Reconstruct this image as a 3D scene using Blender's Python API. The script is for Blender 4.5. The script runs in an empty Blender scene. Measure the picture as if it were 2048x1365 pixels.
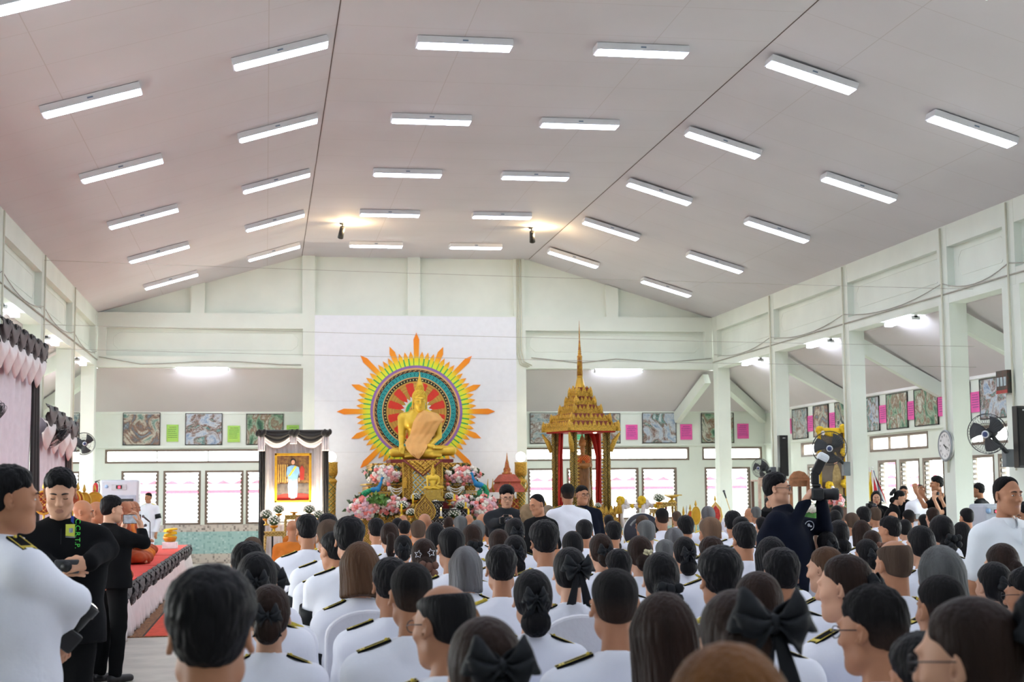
import bpy, math, random
import numpy as np
from mathutils import Vector, Matrix, Euler
random.seed(7)
scene = bpy.context.scene
COL = scene.collection
PI = math.pi
# ---------------------------------------------------------------- camera
F_PX, YAW, PITCH, ROLL, EYE = 3046.4, .1604, .0991, -.0093, 1.65
def _basis():
    cy, sy = math.cos(YAW), math.sin(YAW)
    right = np.array([cy, -sy, 0.]); f0 = np.array([sy, cy, 0.]); u0 = np.array([0, 0, 1.])
    f = f0*math.cos(PITCH) + u0*math.sin(PITCH); u = u0*math.cos(PITCH) - f0*math.sin(PITCH)
    return right*math.cos(ROLL) + u*math.sin(ROLL), u*math.cos(ROLL) - right*math.sin(ROLL), f
CA, CB, CC = _basis()
cam_data = bpy.data.cameras.new('camera')
cam = bpy.data.objects.new('camera', cam_data); COL.objects.link(cam)
m3 = Matrix(((CA[0], CB[0], -CC[0]), (CA[1], CB[1], -CC[1]), (CA[2], CB[2], -CC[2])))
cam.matrix_world = Matrix.Translation((0, 0, EYE)) @ m3.to_4x4()
cam_data.sensor_fit = 'HORIZONTAL'; cam_data.sensor_width = 36.0
cam_data.lens = F_PX/2048*36.0
cam_data.clip_start = .05; cam_data.clip_end = 400
cam_data.dof.use_dof = True; cam_data.dof.focus_distance = 12.5; cam_data.dof.aperture_fstop = 5.6
scene.camera = cam
def at(x, y, Y=None, X=None, Z=None):
    """point of the place seen at photo pixel (x, y) on a plane of known depth, side or height"""
    d = CC + CA*(x-1024)/F_PX - CB*(y-682.5)/F_PX
    t = Y/d[1] if Y is not None else X/d[0] if X is not None else (Z-EYE)/d[2]
    return Vector((d[0]*t, d[1]*t, EYE + d[2]*t))
def mpp(Y): return Y*1.0/F_PX        # metres per photo pixel at depth Y
# ---------------------------------------------------------------- world, exposure
world = bpy.data.worlds.new('overcast_sky'); scene.world = world
world.use_nodes = True
wn = world.node_tree; bgn = wn.nodes['Background']
bgn.inputs[0].default_value = (.93, .97, 1, 1); bgn.inputs[1].default_value = 9.0
scene.view_settings.view_transform = 'Standard'; scene.view_settings.look = 'None'
scene.view_settings.gamma = 1; scene.view_settings.use_curve_mapping = False
scene.view_settings.exposure = 0.68
TUBE = 13.0                            # radiance of the ceiling tubes
cy = scene.cycles
cy.use_denoising = True; cy.adaptive_threshold = .02
cy.max_bounces = 6; cy.diffuse_bounces = 4; cy.glossy_bounces = 3; cy.transmission_bounces = 4; cy.transparent_max_bounces = 12
cy.sample_clamp_indirect = 6; cy.caustics_reflective = False; cy.caustics_refractive = False
# ---------------------------------------------------------------- helpers
def lin(c):
    if isinstance(c, str):
        c = c.lstrip('#'); c = [int(c[i:i+2], 16)/255 for i in (0, 2, 4)]
    return tuple(v/12.92 if v <= .04045 else ((v+.055)/1.055)**2.4 for v in c[:3])
_mats = {}
def mat(name, col='#808080', rough=.6, metal=0., var=.06, scale=8., bump=0., bscale=40., emit=0., spec=.5, rnd=0., stretch=None, sheen=0., col2=None, coat=0.):
    if name in _mats: return _mats[name]
    m = bpy.data.materials.new(name); m.use_nodes = True; nt = m.node_tree; N = nt.nodes; L = nt.links
    b = N['Principled BSDF']; c = lin(col)
    b.inputs['Roughness'].default_value = rough; b.inputs['Metallic'].default_value = metal
    b.inputs['Specular IOR Level'].default_value = spec
    if coat: b.inputs['Coat Weight'].default_value = coat
    if sheen: b.inputs['Sheen Weight'].default_value = sheen
    tc = N.new('ShaderNodeTexCoord'); mp = N.new('ShaderNodeMapping'); L.new(tc.outputs['Object'], mp.inputs[0])
    if stretch: mp.inputs['Scale'].default_value = stretch
    nz = N.new('ShaderNodeTexNoise'); nz.inputs['Scale'].default_value = scale; nz.inputs['Detail'].default_value = 3
    L.new(mp.outputs[0], nz.inputs['Vector'])
    rp = N.new('ShaderNodeValToRGB'); L.new(nz.outputs['Fac'], rp.inputs[0])
    c2 = lin(col2) if col2 else tuple(v*(1-var*2) for v in c)
    cc = c if col2 else tuple(min(1, v*(1+var)) for v in c)
    rp.color_ramp.elements[0].position = .35; rp.color_ramp.elements[1].position = .65
    rp.color_ramp.elements[0].color = (*c2, 1); rp.color_ramp.elements[1].color = (*cc, 1)
    src = rp.outputs[0]
    if rnd:
        oi = N.new('ShaderNodeObjectInfo'); hs = N.new('ShaderNodeHueSaturation'); mr = N.new('ShaderNodeMapRange')
        mr.inputs['To Min'].default_value = 1-rnd; mr.inputs['To Max'].default_value = 1+rnd
        L.new(oi.outputs['Random'], mr.inputs[0]); L.new(mr.outputs[0], hs.inputs['Value']); L.new(src, hs.inputs['Color']); src = hs.outputs[0]
    L.new(src, b.inputs['Base Color'])
    if bump:
        n2 = N.new('ShaderNodeTexNoise'); n2.inputs['Scale'].default_value = bscale; n2.inputs['Detail'].default_value = 4
        L.new(mp.outputs[0], n2.inputs['Vector']); bp = N.new('ShaderNodeBump'); bp.inputs['Strength'].default_value = bump; bp.inputs['Distance'].default_value = .02
        L.new(n2.outputs['Fac'], bp.inputs['Height']); L.new(bp.outputs[0], b.inputs['Normal'])
    if emit:
        b.inputs['Emission Color'].default_value = (*c, 1); b.inputs['Emission Strength'].default_value = emit
    _mats[name] = m
    return m
def nodes_of(m): return m.node_tree.nodes, m.node_tree.links, m.node_tree.nodes['Principled BSDF']
class MB:
    """collects shapes, builds them as one mesh object"""
    def __init__(s): s.V = []; s.F = []; s.M = []; s.S = []
    def add(s, v, f, m=0, sm=False):
        o = len(s.V); s.V += [tuple(p) for p in v]; s.F += [tuple(i+o for i in q) for q in f]; s.M += [m]*len(f); s.S += [sm]*len(f); return s
    def box(s, c, d, m=0, R=None):
        c = Vector(c); h = Vector(d)/2
        vs = [Vector((x*h.x, y*h.y, z*h.z)) for x in (-1, 1) for y in (-1, 1) for z in (-1, 1)]
        if R is not None: vs = [R @ v for v in vs]
        return s.add([c+v for v in vs], [(0,1,3,2),(4,6,7,5),(0,4,5,1),(2,3,7,6),(0,2,6,4),(1,5,7,3)], m)
    def bb(s, lo, hi, m=0):
        lo, hi = list(map(min, zip(lo, hi))), list(map(max, zip(lo, hi)))
        return s.box([(a+b)/2 for a, b in zip(lo, hi)], [abs(b-a) for a, b in zip(lo, hi)], m)
    def tube(s, pts, r, n=8, m=0, cap=True, closed=False, sm=True):
        pts = [Vector(p) for p in pts]; k = len(pts); rs = r if isinstance(r, (list, tuple)) else [r]*k
        vs = []; up = Vector((0, 0, 1))
        prev = None
        for i, p in enumerate(pts):
            a = pts[(i-1) % k] if (closed or i > 0) else p; b = pts[(i+1) % k] if (closed or i < k-1) else p
            t = (b-a).normalized() if (b-a).length > 1e-9 else Vector((0, 0, 1))
            if prev is None:
                u = t.cross(up if abs(t.z) < .95 else Vector((1, 0, 0))).normalized()
            else:
                u = (prev - t*prev.dot(t)).normalized()
            prev = u; w = t.cross(u)
            vs += [p + (u*math.cos(2*PI*j/n) + w*math.sin(2*PI*j/n))*rs[i] for j in range(n)]
        fs = []
        for i in range(k if closed else k-1):
            i2 = (i+1) % k
            fs += [(i*n+j, i*n+(j+1) % n, i2*n+(j+1) % n, i2*n+j) for j in range(n)]
        if cap and not closed: fs += [tuple(range(n))[::-1], tuple((k-1)*n+j for j in range(n))]
        return s.add(vs, fs, m, sm)
    def cyl(s, a, b, r, r2=None, n=16, m=0, sm=True): return s.tube([a, b], [r, r if r2 is None else r2], n, m, sm=sm)
    def lathe(s, prof, c=(0, 0, 0), n=20, m=0, sm=True, sq=None, rot=0):
        c = Vector(c); vs = []; k = len(prof)
        for r, z in prof:
            for j in range(n):
                a = 2*PI*j/n + rot + (PI/4 if sq else 0); q = math.sqrt(2) if sq else 1
                vs.append(c + Vector((r*q*math.cos(a), r*q*math.sin(a), z)))
        fs = [(i*n+j, i*n+(j+1) % n, (i+1)*n+(j+1) % n, (i+1)*n+j) for i in range(k-1) for j in range(n)]
        fs += [tuple(range(n))[::-1], tuple((k-1)*n+j for j in range(n))]
        return s.add(vs, fs, m, sm)
    def ell(s, c, r, n=12, m=0, R=None):
        c = Vector(c); r = (r, r, r) if not isinstance(r, (tuple, list)) else r; h = max(4, n*2//3)
        vs = []
        for i in range(1, h):
            th = PI*i/h
            for j in range(n):
                a = 2*PI*j/n; v = Vector((r[0]*math.sin(th)*math.cos(a), r[1]*math.sin(th)*math.sin(a), r[2]*math.cos(th)))
                vs.append(c + (R @ v if R is not None else v))
        t, b = Vector((0, 0, r[2])), Vector((0, 0, -r[2]))
        vs += [c + (R @ t if R is not None else t), c + (R @ b if R is not None else b)]; T = len(vs)-2
        fs = [(i*n+j, (i+1)*n+j, (i+1)*n+(j+1) % n, i*n+(j+1) % n) for i in range(h-2) for j in range(n)]
        fs += [(T, j, (j+1) % n) for j in range(n)] + [(T+1, (h-2)*n+(j+1) % n, (h-2)*n+j) for j in range(n)]
        return s.add(vs, fs, m, True)
    def prism(s, poly, fn, d0, d1, m=0, sm=False):
        """poly of 2D points; fn(u, v, d) -> 3D"""
        n = len(poly); vs = [fn(u, v, d0) for u, v in poly] + [fn(u, v, d1) for u, v in poly]
        fs = [tuple(range(n))[::-1], tuple(range(n, 2*n))]
        s.add(vs, fs, m); o = len(s.V)-2*n
        s.F += [(o+i, o+(i+1) % n, o+n+(i+1) % n, o+n+i) for i in range(n)]; s.M += [m]*n; s.S += [sm]*n
        return s
    def grid(s, fn, nu, nv, m=0, thick=0., closed=False):
        vs = [Vector(fn(i/nu, j/nv)) for i in range(nu+1) for j in range(nv+1)]
        q = lambda i, j: i*(nv+1)+j
        fs = [(q(i, j), q(i+1, j), q(i+1, j+1), q(i, j+1)) for i in range(nu) for j in range(nv)]
        s.add(vs, fs, m, True)
        return s
    def ring(s, c, r0, r1, y0, y1, n=64, m=0):
        """flat annulus in the XZ plane"""
        c = Vector(c); vs = []
        for r, y in ((r0, y0), (r1, y0), (r1, y1), (r0, y1)):
            vs += [c + Vector((r*math.cos(2*PI*j/n), y, r*math.sin(2*PI*j/n))) for j in range(n)]
        fs = [(k*n+j, k*n+(j+1) % n, ((k+1) % 4)*n+(j+1) % n, ((k+1) % 4)*n+j) for k in range(4) for j in range(n)]
        return s.add(vs, fs, m)
    def torus(s, c, R, r, n=32, k=8, m=0, ax='z', T=None):
        pts = []
        for j in range(n):
            a = 2*PI*j/n; v = Vector((R*math.cos(a), R*math.sin(a), 0)) if ax == 'z' else Vector((R*math.cos(a), 0, R*math.sin(a)))
            pts.append(Vector(c) + (T @ v if T is not None else v))
        return s.tube(pts, r, k, m, closed=True)
    def pb(s, x0, y0, x1, y1, Y, dep, m=0):
        """box whose front face covers photo pixels x0..x1, y0..y1 at depth Y"""
        a, b = at(x0, y1, Y=Y), at(x1, y0, Y=Y); return s.bb((a.x, Y, a.z), (b.x, Y+dep, b.z), m)
    def build(s, name, mats, parent=None, loc=None, thick=0., bevel=0., sub=0, world=False):
        if world and parent is not None:
            l = parent.location; s.V = [(v[0]-l[0], v[1]-l[1], v[2]-l[2]) for v in s.V]
        me = bpy.data.meshes.new(name); me.from_pydata(s.V, [], s.F)
        mats = mats if isinstance(mats, (list, tuple)) else [mats]
        for q in mats: me.materials.append(q)
        me.polygons.foreach_set('material_index', s.M); me.polygons.foreach_set('use_smooth', s.S); me.update()
        return link(name, me, parent, loc, thick, bevel, sub)
def link(name, me, parent=None, loc=None, thick=0., bevel=0., sub=0):
    o = bpy.data.objects.new(name, me); COL.objects.link(o)
    if parent is not None: o.parent = parent
    if loc is not None: o.location = loc
    if thick: md = o.modifiers.new('thickness', 'SOLIDIFY'); md.thickness = thick; md.offset = 0
    if bevel: md = o.modifiers.new('edge', 'BEVEL'); md.width = bevel; md.segments = 2; md.limit_method = 'ANGLE'
    if sub: md = o.modifiers.new('smooth', 'SUBSURF'); md.levels = sub; md.render_levels = sub
    return o
def tag(o, label=None, cat=None, group=None, kind=None):
    if label: o['label'] = label
    if cat: o['category'] = cat
    if group: o['group'] = group
    if kind: o['kind'] = kind
    return o
def thing(name, label, cat, loc=(0, 0, 0), rz=0., group=None):
    o = bpy.data.objects.new(name, None); COL.objects.link(o); o.empty_display_size = .1
    o.location = loc; o.rotation_euler = (0, 0, rz)
    return tag(o, label, cat, group)
def dup(root, loc=None, rz=None, label=None, group=None, scale=None):
    r = root.copy(); COL.objects.link(r)
    if loc is not None: r.location = loc
    if rz is not None: r.rotation_euler = (0, 0, rz)
    if scale is not None: r.scale = (scale,)*3
    if label: r['label'] = label
    if group: r['group'] = group
    for ch in list(root.children):
        c = ch.copy(); COL.objects.link(c); c.parent = r
        for g in list(ch.children):
            d = g.copy(); COL.objects.link(d); d.parent = c
    return r
def struct(o): o['kind'] = 'structure'; return o
# ---------------------------------------------------------------- smooth solid modelling: blended capsules and ellipsoids -> one continuous mesh
def V3(*a): return np.array(a, float)
def rotm(yaw=0., pitch=0., roll=0.):
    """yaw turns left (+), pitch nods down (+), roll tilts to the own right (+); facing +Y"""
    return np.array(Matrix.Rotation(yaw, 3, 'Z') @ Matrix.Rotation(-pitch, 3, 'X') @ Matrix.Rotation(roll, 3, 'Y'))
class SDF:
    def __init__(s): s.P = []
    def cap(s, a, b, ra, rb=None, k=.02, op='+'):
        a, b = np.array(a, float), np.array(b, float); rb = ra if rb is None else rb; r = max(ra, rb)
        s.P.append(('cap', op, k, np.minimum(a, b)-r, np.maximum(a, b)+r, (a, b, ra, rb))); return s
    def ell(s, c, r, k=.02, R=None, op='+'):
        c = np.array(c, float); r = np.array(r if np.ndim(r) else (r, r, r), float)
        e = r if R is None else np.sqrt(((np.array(R)**2) @ (r**2)))
        s.P.append(('ell', op, k, c-e, c+e, (c, r, None if R is None else np.array(R)))); return s
    def box(s, c, h, rd=.01, k=.02, R=None, op='+'):
        c = np.array(c, float); h = np.array(h, float); e = h+rd if R is None else np.abs(np.array(R)) @ (h+rd)
        s.P.append(('box', op, k, c-e, c+e, (c, h, rd, None if R is None else np.array(R)))); return s
    def cut(s, p, n, k=.01):
        """removes the side the normal points to"""
        n = np.array(n, float); s.P.append(('plane', 'c', k, None, None, (np.array(p, float), n/np.linalg.norm(n)))); return s
    def mesh(s, res, fine=(), disp=None):
        pos = [p for p in s.P if p[1] == '+']
        lo = np.min([p[3] for p in pos], 0)-2.5*res; hi = np.max([p[4] for p in pos], 0)+2.5*res
        ax = []
        for i in range(3):
            c = lo[i]; q = [c]
            while c < hi[i]:
                st = res
                for (a, b, r) in fine:
                    if a[i]-res <= c <= b[i]: st = min(st, r)
                c += st; q.append(c)
            ax.append(np.array(q))
        X, Y, Z = ax; D = np.full((len(X), len(Y), len(Z)), 1e3, np.float32)
        for kind, op, k, a, b, g in s.P:
            if kind == 'plane': sl = (slice(None),)*3
            else:
                m = k+2*res; sl = tuple(slice(max(0, np.searchsorted(ax[i], a[i]-m)-1), np.searchsorted(ax[i], b[i]+m)+1) for i in range(3))
            x = X[sl[0]][:, None, None]; y = Y[sl[1]][None, :, None]; z = Z[sl[2]][None, None, :]
            if kind == 'cap':
                A, B, ra, rb = g; u = B-A; L = max(u @ u, 1e-12)
                px, py, pz = x-A[0], y-A[1], z-A[2]
                t = np.clip((px*u[0]+py*u[1]+pz*u[2])/L, 0, 1)
                d = np.sqrt((px-u[0]*t)**2+(py-u[1]*t)**2+(pz-u[2]*t)**2) - (ra+(rb-ra)*t)
            elif kind == 'plane':
                p, n = g; d = (x-p[0])*n[0]+(y-p[1])*n[1]+(z-p[2])*n[2]
            else:
                c, R = g[0], g[-1]
                px, py, pz = x-c[0], y-c[1], z-c[2]
                if R is not None:
                    px, py, pz = (R[0, 0]*px+R[1, 0]*py+R[2, 0]*pz, R[0, 1]*px+R[1, 1]*py+R[2, 1]*pz, R[0, 2]*px+R[1, 2]*py+R[2, 2]*pz)
                if kind == 'ell':
                    r = g[1]; k0 = np.sqrt((px/r[0])**2+(py/r[1])**2+(pz/r[2])**2); k1 = np.sqrt((px/r[0]**2)**2+(py/r[1]**2)**2+(pz/r[2]**2)**2)
                    d = k0*(k0-1)/np.maximum(k1, 1e-9); d = np.where(k1 < 1e-6, -r.min(), d)
                else:
                    h, rd = g[1], g[2]; qx, qy, qz = np.abs(px)-h[0], np.abs(py)-h[1], np.abs(pz)-h[2]
                    d = np.sqrt(np.maximum(qx, 0)**2+np.maximum(qy, 0)**2+np.maximum(qz, 0)**2)+np.minimum(np.maximum(qx, np.maximum(qy, qz)), 0)-rd
            o = D[sl]
            if op == '+':
                h = np.maximum(k-np.abs(o-d), 0)/k; D[sl] = np.minimum(o, d)-h*h*k*.25
            elif op == '-':
                h = np.maximum(k-np.abs(o+d), 0)/k; D[sl] = np.maximum(o, -d)+h*h*k*.25
            else:
                h = np.maximum(k-np.abs(o-d), 0)/k; D[sl] = np.maximum(o, d)+h*h*k*.25
        if disp is not None: D = D + disp(X[:, None, None], Y[None, :, None], Z[None, None, :]).astype(np.float32)
        return surfnet(D, ax)
def surfnet(D, ax):
    S = D < 0; n = np.array(D.shape)
    cnt = sum(S[i:n[0]-1+i, j:n[1]-1+j, k:n[2]-1+k].astype(np.int8) for i in (0, 1) for j in (0, 1) for k in (0, 1))
    act = (cnt > 0) & (cnt < 8); idx = np.argwhere(act); m = len(idx)
    ID = np.full(act.shape, -1, np.int64); ID[act] = np.arange(m)
    acc = np.zeros((m, 3)); num = np.zeros((m, 1))
    cor = [(i, j, k) for i in (0, 1) for j in (0, 1) for k in (0, 1)]
    for a in cor:
        for d in range(3):
            if a[d]: continue
            b = list(a); b[d] = 1
            ia, ib = idx+np.array(a), idx+np.array(b)
            va, vb = D[ia[:, 0], ia[:, 1], ia[:, 2]].astype(float), D[ib[:, 0], ib[:, 1], ib[:, 2]].astype(float)
            cr = (va < 0) != (vb < 0); t = np.where(cr, va/np.where(cr, va-vb, 1), 0)
            pa = np.stack([ax[q][ia[:, q]] for q in range(3)], 1); pb = np.stack([ax[q][ib[:, q]] for q in range(3)], 1)
            acc += np.where(cr[:, None], pa+(pb-pa)*t[:, None], 0); num += cr[:, None]
    V = acc/np.maximum(num, 1); F = []
    for d in range(3):
        e, f = (d+1) % 3, (d+2) % 3
        sa = [slice(1, n[q]-1) for q in range(3)]; sb = list(sa); sa[d] = slice(0, n[d]-1); sb[d] = slice(1, n[d])
        A, B = S[tuple(sa)], S[tuple(sb)]
        q = np.argwhere(A != B)
        if not len(q): continue
        fl = A[q[:, 0], q[:, 1], q[:, 2]]
        q = q + np.array([0 if i == d else 1 for i in range(3)])
        ue, uf = np.eye(3, dtype=int)[e], np.eye(3, dtype=int)[f]
        g = lambda w: ID[w[:, 0], w[:, 1], w[:, 2]]
        quad = np.stack([g(q-ue-uf), g(q-uf), g(q), g(q-ue)], 1)
        quad[~fl] = quad[~fl][:, ::-1]; F.append(quad)
    F = np.concatenate(F); F = F[(F >= 0).all(1)]
    return V, F
def npmesh(name, V, F, mats, slots=None, smooth=True):
    me = bpy.data.meshes.new(name); nv, nf = len(V), len(F)
    me.vertices.add(nv); me.vertices.foreach_set('co', np.asarray(V, np.float32).ravel())
    me.loops.add(nf*4); me.loops.foreach_set('vertex_index', np.asarray(F, np.int32).ravel())
    me.polygons.add(nf); me.polygons.foreach_set('loop_start', np.arange(nf, dtype=np.int32)*4)
    me.update(calc_edges=True)
    for m in (mats if isinstance(mats, (list, tuple)) else [mats]): me.materials.append(m)
    me.polygons.foreach_set('use_smooth', np.ones(nf, bool))
    if slots is not None: me.polygons.foreach_set('material_index', np.asarray(slots, np.int32))
    me.validate(); me.update()
    return me
def folds(a=.004, f=22., ph=0.):
    return lambda x, y, z: a*np.sin(f*x+1.3*np.sin(f*.6*z+ph)+ph)*np.sin(f*.8*z+1.7*np.sin(f*.5*y)+2*ph) + 0*y
# ================================================================ the hall
YN, YA = 36.05, 37.9            # nave end wall, outer end wall
XL, XR, XAL, XAR = -3.868, 10.836, -5.70, 12.73
FL, FR, ZF, ZE = .811, 6.271, 7.286, 5.893   # folds and eave of the ceiling
ZB = 4.62                        # underside of the beams
YB = -5.0
W = {}
def wallmat(name, col, var=.02):
    return mat(name, col, .75, var=var, scale=1.3, bump=.05, bscale=30)
M_wall = wallmat('pale_green_paint', '#eaf1e6')
M_wallw = mat('white_backdrop_paint', '#f1f5fa', .6, var=.01)
M_ceil = mat('ceiling_board', '#d6d3d6', .8, var=.02, scale=.6)
N, L, b = nodes_of(M_ceil)     # board seams
tc = N.new('ShaderNodeTexCoord'); br = N.new('ShaderNodeTexBrick'); mx = N.new('ShaderNodeMixRGB')
br.inputs['Scale'].default_value = 1; br.inputs['Brick Width'].default_value = 2.4; br.inputs['Row Height'].default_value = 1.2
br.inputs['Mortar Size'].default_value = .006; br.offset = 0
br.inputs['Color1'].default_value = (0, 0, 0, 1); br.inputs['Color2'].default_value = (0, 0, 0, 1); br.inputs['Mortar'].default_value = (1, 1, 1, 1)
L.new(tc.outputs['Object'], br.inputs[0]); mx.inputs[2].default_value = (.45, .40, .37, 1)
mm = N.new('ShaderNodeMath'); mm.operation = 'MULTIPLY'; mm.inputs[1].default_value = .45; L.new(br.outputs['Color'], mm.inputs[0])
L.new(mm.outputs[0], mx.inputs[0]); L.new(b.inputs['Base Color'].links[0].from_socket, mx.inputs[1]); L.new(mx.outputs[0], b.inputs['Base Color'])
M_aceil = mat('aisle_ceiling_board', '#dcd6d6', .8, var=.02, scale=.6)
M_floor = mat('concrete_floor', '#b9b2a6', .55, var=.08, scale=2.5, bump=.03, bscale=60)
M_trim = mat('brown_window_frame', '#7a6a5c', .5, var=.05)
M_white = mat('white_plastic', '#f2f2f0', .4, var=.01)
M_cable = mat('grey_cable', '#b3b1a6', .6)
M_conduit = mat('painted_conduit', '#dcdcc8', .5, var=.02)
M_black = mat('black_plastic', '#17181a', .45, var=.1)
M_dark = mat('dark_metal', '#2c2f33', .4, .6)
def checker(name, c1, c2, size, axes, c3=None):
    m = mat(name, c1, .35); N, L, b = nodes_of(m)
    tc = N.new('ShaderNodeTexCoord'); sx = N.new('ShaderNodeSeparateXYZ'); L.new(tc.outputs['Object'], sx.inputs[0])
    cb = N.new('ShaderNodeCombineXYZ')
    for k, a in enumerate(axes):
        d = N.new('ShaderNodeMath'); d.operation = 'DIVIDE'; d.inputs[1].default_value = size
        L.new(sx.outputs[a], d.inputs[0]); f = N.new('ShaderNodeMath'); f.operation = 'FLOOR'; L.new(d.outputs[0], f.inputs[0]); L.new(f.outputs[0], cb.inputs[k])
    wn_ = N.new('ShaderNodeTexWhiteNoise'); wn_.noise_dimensions = '3D'; L.new(cb.outputs[0], wn_.inputs['Vector'])
    r = N.new('ShaderNodeValToRGB'); r.color_ramp.interpolation = 'CONSTANT'; L.new(wn_.outputs['Value'], r.inputs[0])
    r.color_ramp.elements[0].color = (*lin(c1), 1); r.color_ramp.elements[1].color = (*lin(c2), 1); r.color_ramp.elements[1].position = .72
    if c3: e = r.color_ramp.elements.new(.92); e.color = (*lin(c3), 1)
    L.new(r.outputs[0], b.inputs['Base Color']); return m
M_mosb = checker('beige_mosaic_tile', '#cfc6bb', '#b3a99f', .045, (0, 2), '#8a8178')
M_most = checker('teal_mosaic_tile', '#a3c6c2', '#8fb5b3', .045, (0, 2), '#b6d2ce')
M_mosbr = checker('beige_side_mosaic_tile', '#d3cbc4', '#c2bab6', .045, (1, 2), '#aaa2a0')
M_lil = checker('lilac_pillar_tile', '#c9c5d2', '#b5b1c6', .1, (0, 2), '#cfc6ba')

struct(MB().bb((XAL-.4, YB, -.1), (XAR+.4, YA+.3, 0)).build('floor', M_floor))
# nave ceiling: one folded slab
sl = (ZF-ZE)/(FL-XL)
prof = [(XL-.1, ZE), (XL, ZE), (FL, ZF), (FR, ZF), (XR, ZE), (XR+.1, ZE), (XR+.1, ZE+.25), (FR, ZF+.25), (FL, ZF+.25), (XL-.1, ZE+.25)]
struct(MB().prism(prof, lambda u, v, d: Vector((u, d, v)), YB, YN+.3).build('ceiling', M_ceil))
fold = MB()
for x in (FL, FR): fold.bb((x-.006, YB, ZF-.006), (x+.006, YN, ZF+.001))
struct(fold.build('trim_1', mat('dark_seam', '#6b5f58', .8)))
def panels(mb, u0, u1, z0, z1, fn, d_back=.07):
    """a recessed panel's bead: an octagon line inside [u0,u1]x[z0,z1]"""
    c = .12
    p = [(u0+c, z0), (u1-c, z0), (u1, z0+c), (u1, z1-c), (u1-c, z1), (u0+c, z1), (u0, z1-c), (u0, z0+c)]
    mb.tube([fn(u, v) for u, v in p], .009, 5, closed=True)
PY = [35.86, 31.64, 27.38, 23.1, 20.85, 16.9, 12.65, 8.4, 4.15, -.1]
for side, X0, s in (('left', XL, -1), ('right', XR, 1)):
    mb = MB()
    mb.bb((X0+s*.12, YB, ZB+.02), (X0+s*.3, YN+.2, ZE+.02))
    mb.bb((X0, YB, ZB), (X0+s*.3, YN+.2, ZB+.26)); mb.bb((X0, YB, 5.54), (X0+s*.3, YN+.2, ZE+.02))
    for i, y in enumerate(PY):
        mb.bb((X0-s*.004, y-.18, ZB+.004), (X0+s*.3, y+.18, ZE-.004))
        if i+1 < len(PY): panels(mb, PY[i+1]+.34, y-.34, ZB+.42, 5.44, lambda u, v, X0=X0, s=s: Vector((X0+s*.12, u, v)))
    struct(mb.build('wall_'+side, M_wall))
    for i, y in enumerate(PY):
        big = .08 if y == 20.85 else 0
        p = struct(MB().bb((X0, y-.19-big, 0), (X0+s*.30, y+.19+big, ZB)).build('pillar', M_wall))
        MB().bb((X0-s*.008, y-.2-big, 0), (X0+s*.308, y+.2+big, .98)).build('tile_dado', M_lil, p)
# nave end wall above the beams with its gable
mb = MB()
gx = [XL, XL+2.37, 0.92, 3.5, 5.93, 8.3, XR]
prof = [(XL, ZB+.02), (XR, ZB+.02), (XR, ZE), (FR, ZF), (FL, ZF), (XL, ZE)]
mb.prism(prof, lambda u, v, d: Vector((u, d, v)), YN+.15, YN+.3)
mb.bb((XL, YN, 5.54), (XR, YN+.3, ZE)); mb.bb((XL, YN, ZB), (XR, YN+.3, ZB+.26))
def ztop(x): return min(ZF, ZE+(x-XL)*sl, ZE+(XR-x)*sl)
for x, w in ((-1.6, .32), (.97, .3), (3.47, .3), (6.02, .26), (8.32, .3)):
    mb.prism([(x-w/2, ZE-.01), (x+w/2, ZE-.01), (x+w/2, ztop(x+w/2)), (x-w/2, ztop(x-w/2))], lambda u, v, d: Vector((u, d, v)), YN-.002, YN+.16)
for x, w in ((XL+.1, .2), (1.0, .32), (6.02, .3), (XR-.1, .2)): mb.bb((x-w/2, YN-.004, ZB+.004), (x+w/2, YN+.29, ZE-.004))
for u0, u1 in ((XL+.36, .72), (6.3, XR-.3)): panels(mb, u0, u1, ZB+.42, 5.44, lambda u, v: Vector((u, YN+.15, v)))
struct(mb.build('wall_back', M_wall))
for x in (1.0, 6.02): struct(MB().bb((x-.15, YN, 0), (x+.15, YN+.3, ZB)).build('pillar', M_wall))
# white backdrop wall behind the altar
struct(MB().bb((1.115, YN-.03, 0), (5.93, YN+.25, 5.86)).bb((1.115, YN-.034, 5.5), (5.93, YN, 5.51)).build('wall_altar', M_wallw))
for z, x in ((2.75, 0),): pass
struct(MB().bb((1.115, YN-.032, 2.62), (5.93, YN-.02, 2.625)).bb((1.115, YN-.032, 3.83), (5.93, YN-.02, 3.835)).build('trim_2', mat('backdrop_seam', '#dcdce0', .7)))
# outer walls with window openings
def holed(mb, u0, u1, z0, z1, holes, fn, t0, t1):
    us = sorted({u0, u1, *[h[0] for h in holes], *[h[1] for h in holes]}); zs = sorted({z0, z1, *[h[2] for h in holes], *[h[3] for h in holes]})
    us = [u for u in us if u0 <= u <= u1]; zs = [z for z in zs if z0 <= z <= z1]
    for a, b_ in zip(us, us[1:]):
        for c, d in zip(zs, zs[1:]):
            if any(h[0] < (a+b_)/2 < h[1] and h[2] < (c+d)/2 < h[3] for h in holes): continue
            mb.prism([(a, c), (b_, c), (b_, d), (a, d)], fn, t0, t1)
CL, CH, WL, WH = 2.43, 2.765, .94, 2.245
back_win = [(-5.3, -4.4), (-3.44, -2.56), (-2.45, -1.56), (-1.46, -.54), (-.48, .43), (.5, 1.4), (5.6, 6.4), (6.5, 7.4), (7.5, 8.46), (8.555, 9.36), (9.44, 10.36), (11.1, 12.31)]
back_cl = [(-5.5, -4.1, 1), (-3.83, 1.05, 4), (6.1, 10.7, 3), (11.05, 12.64, 1)]
holes = [(a, b_, WL, WH) for a, b_ in back_win] + [(a, b_, CL, CH) for a, b_, n in back_cl]
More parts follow.
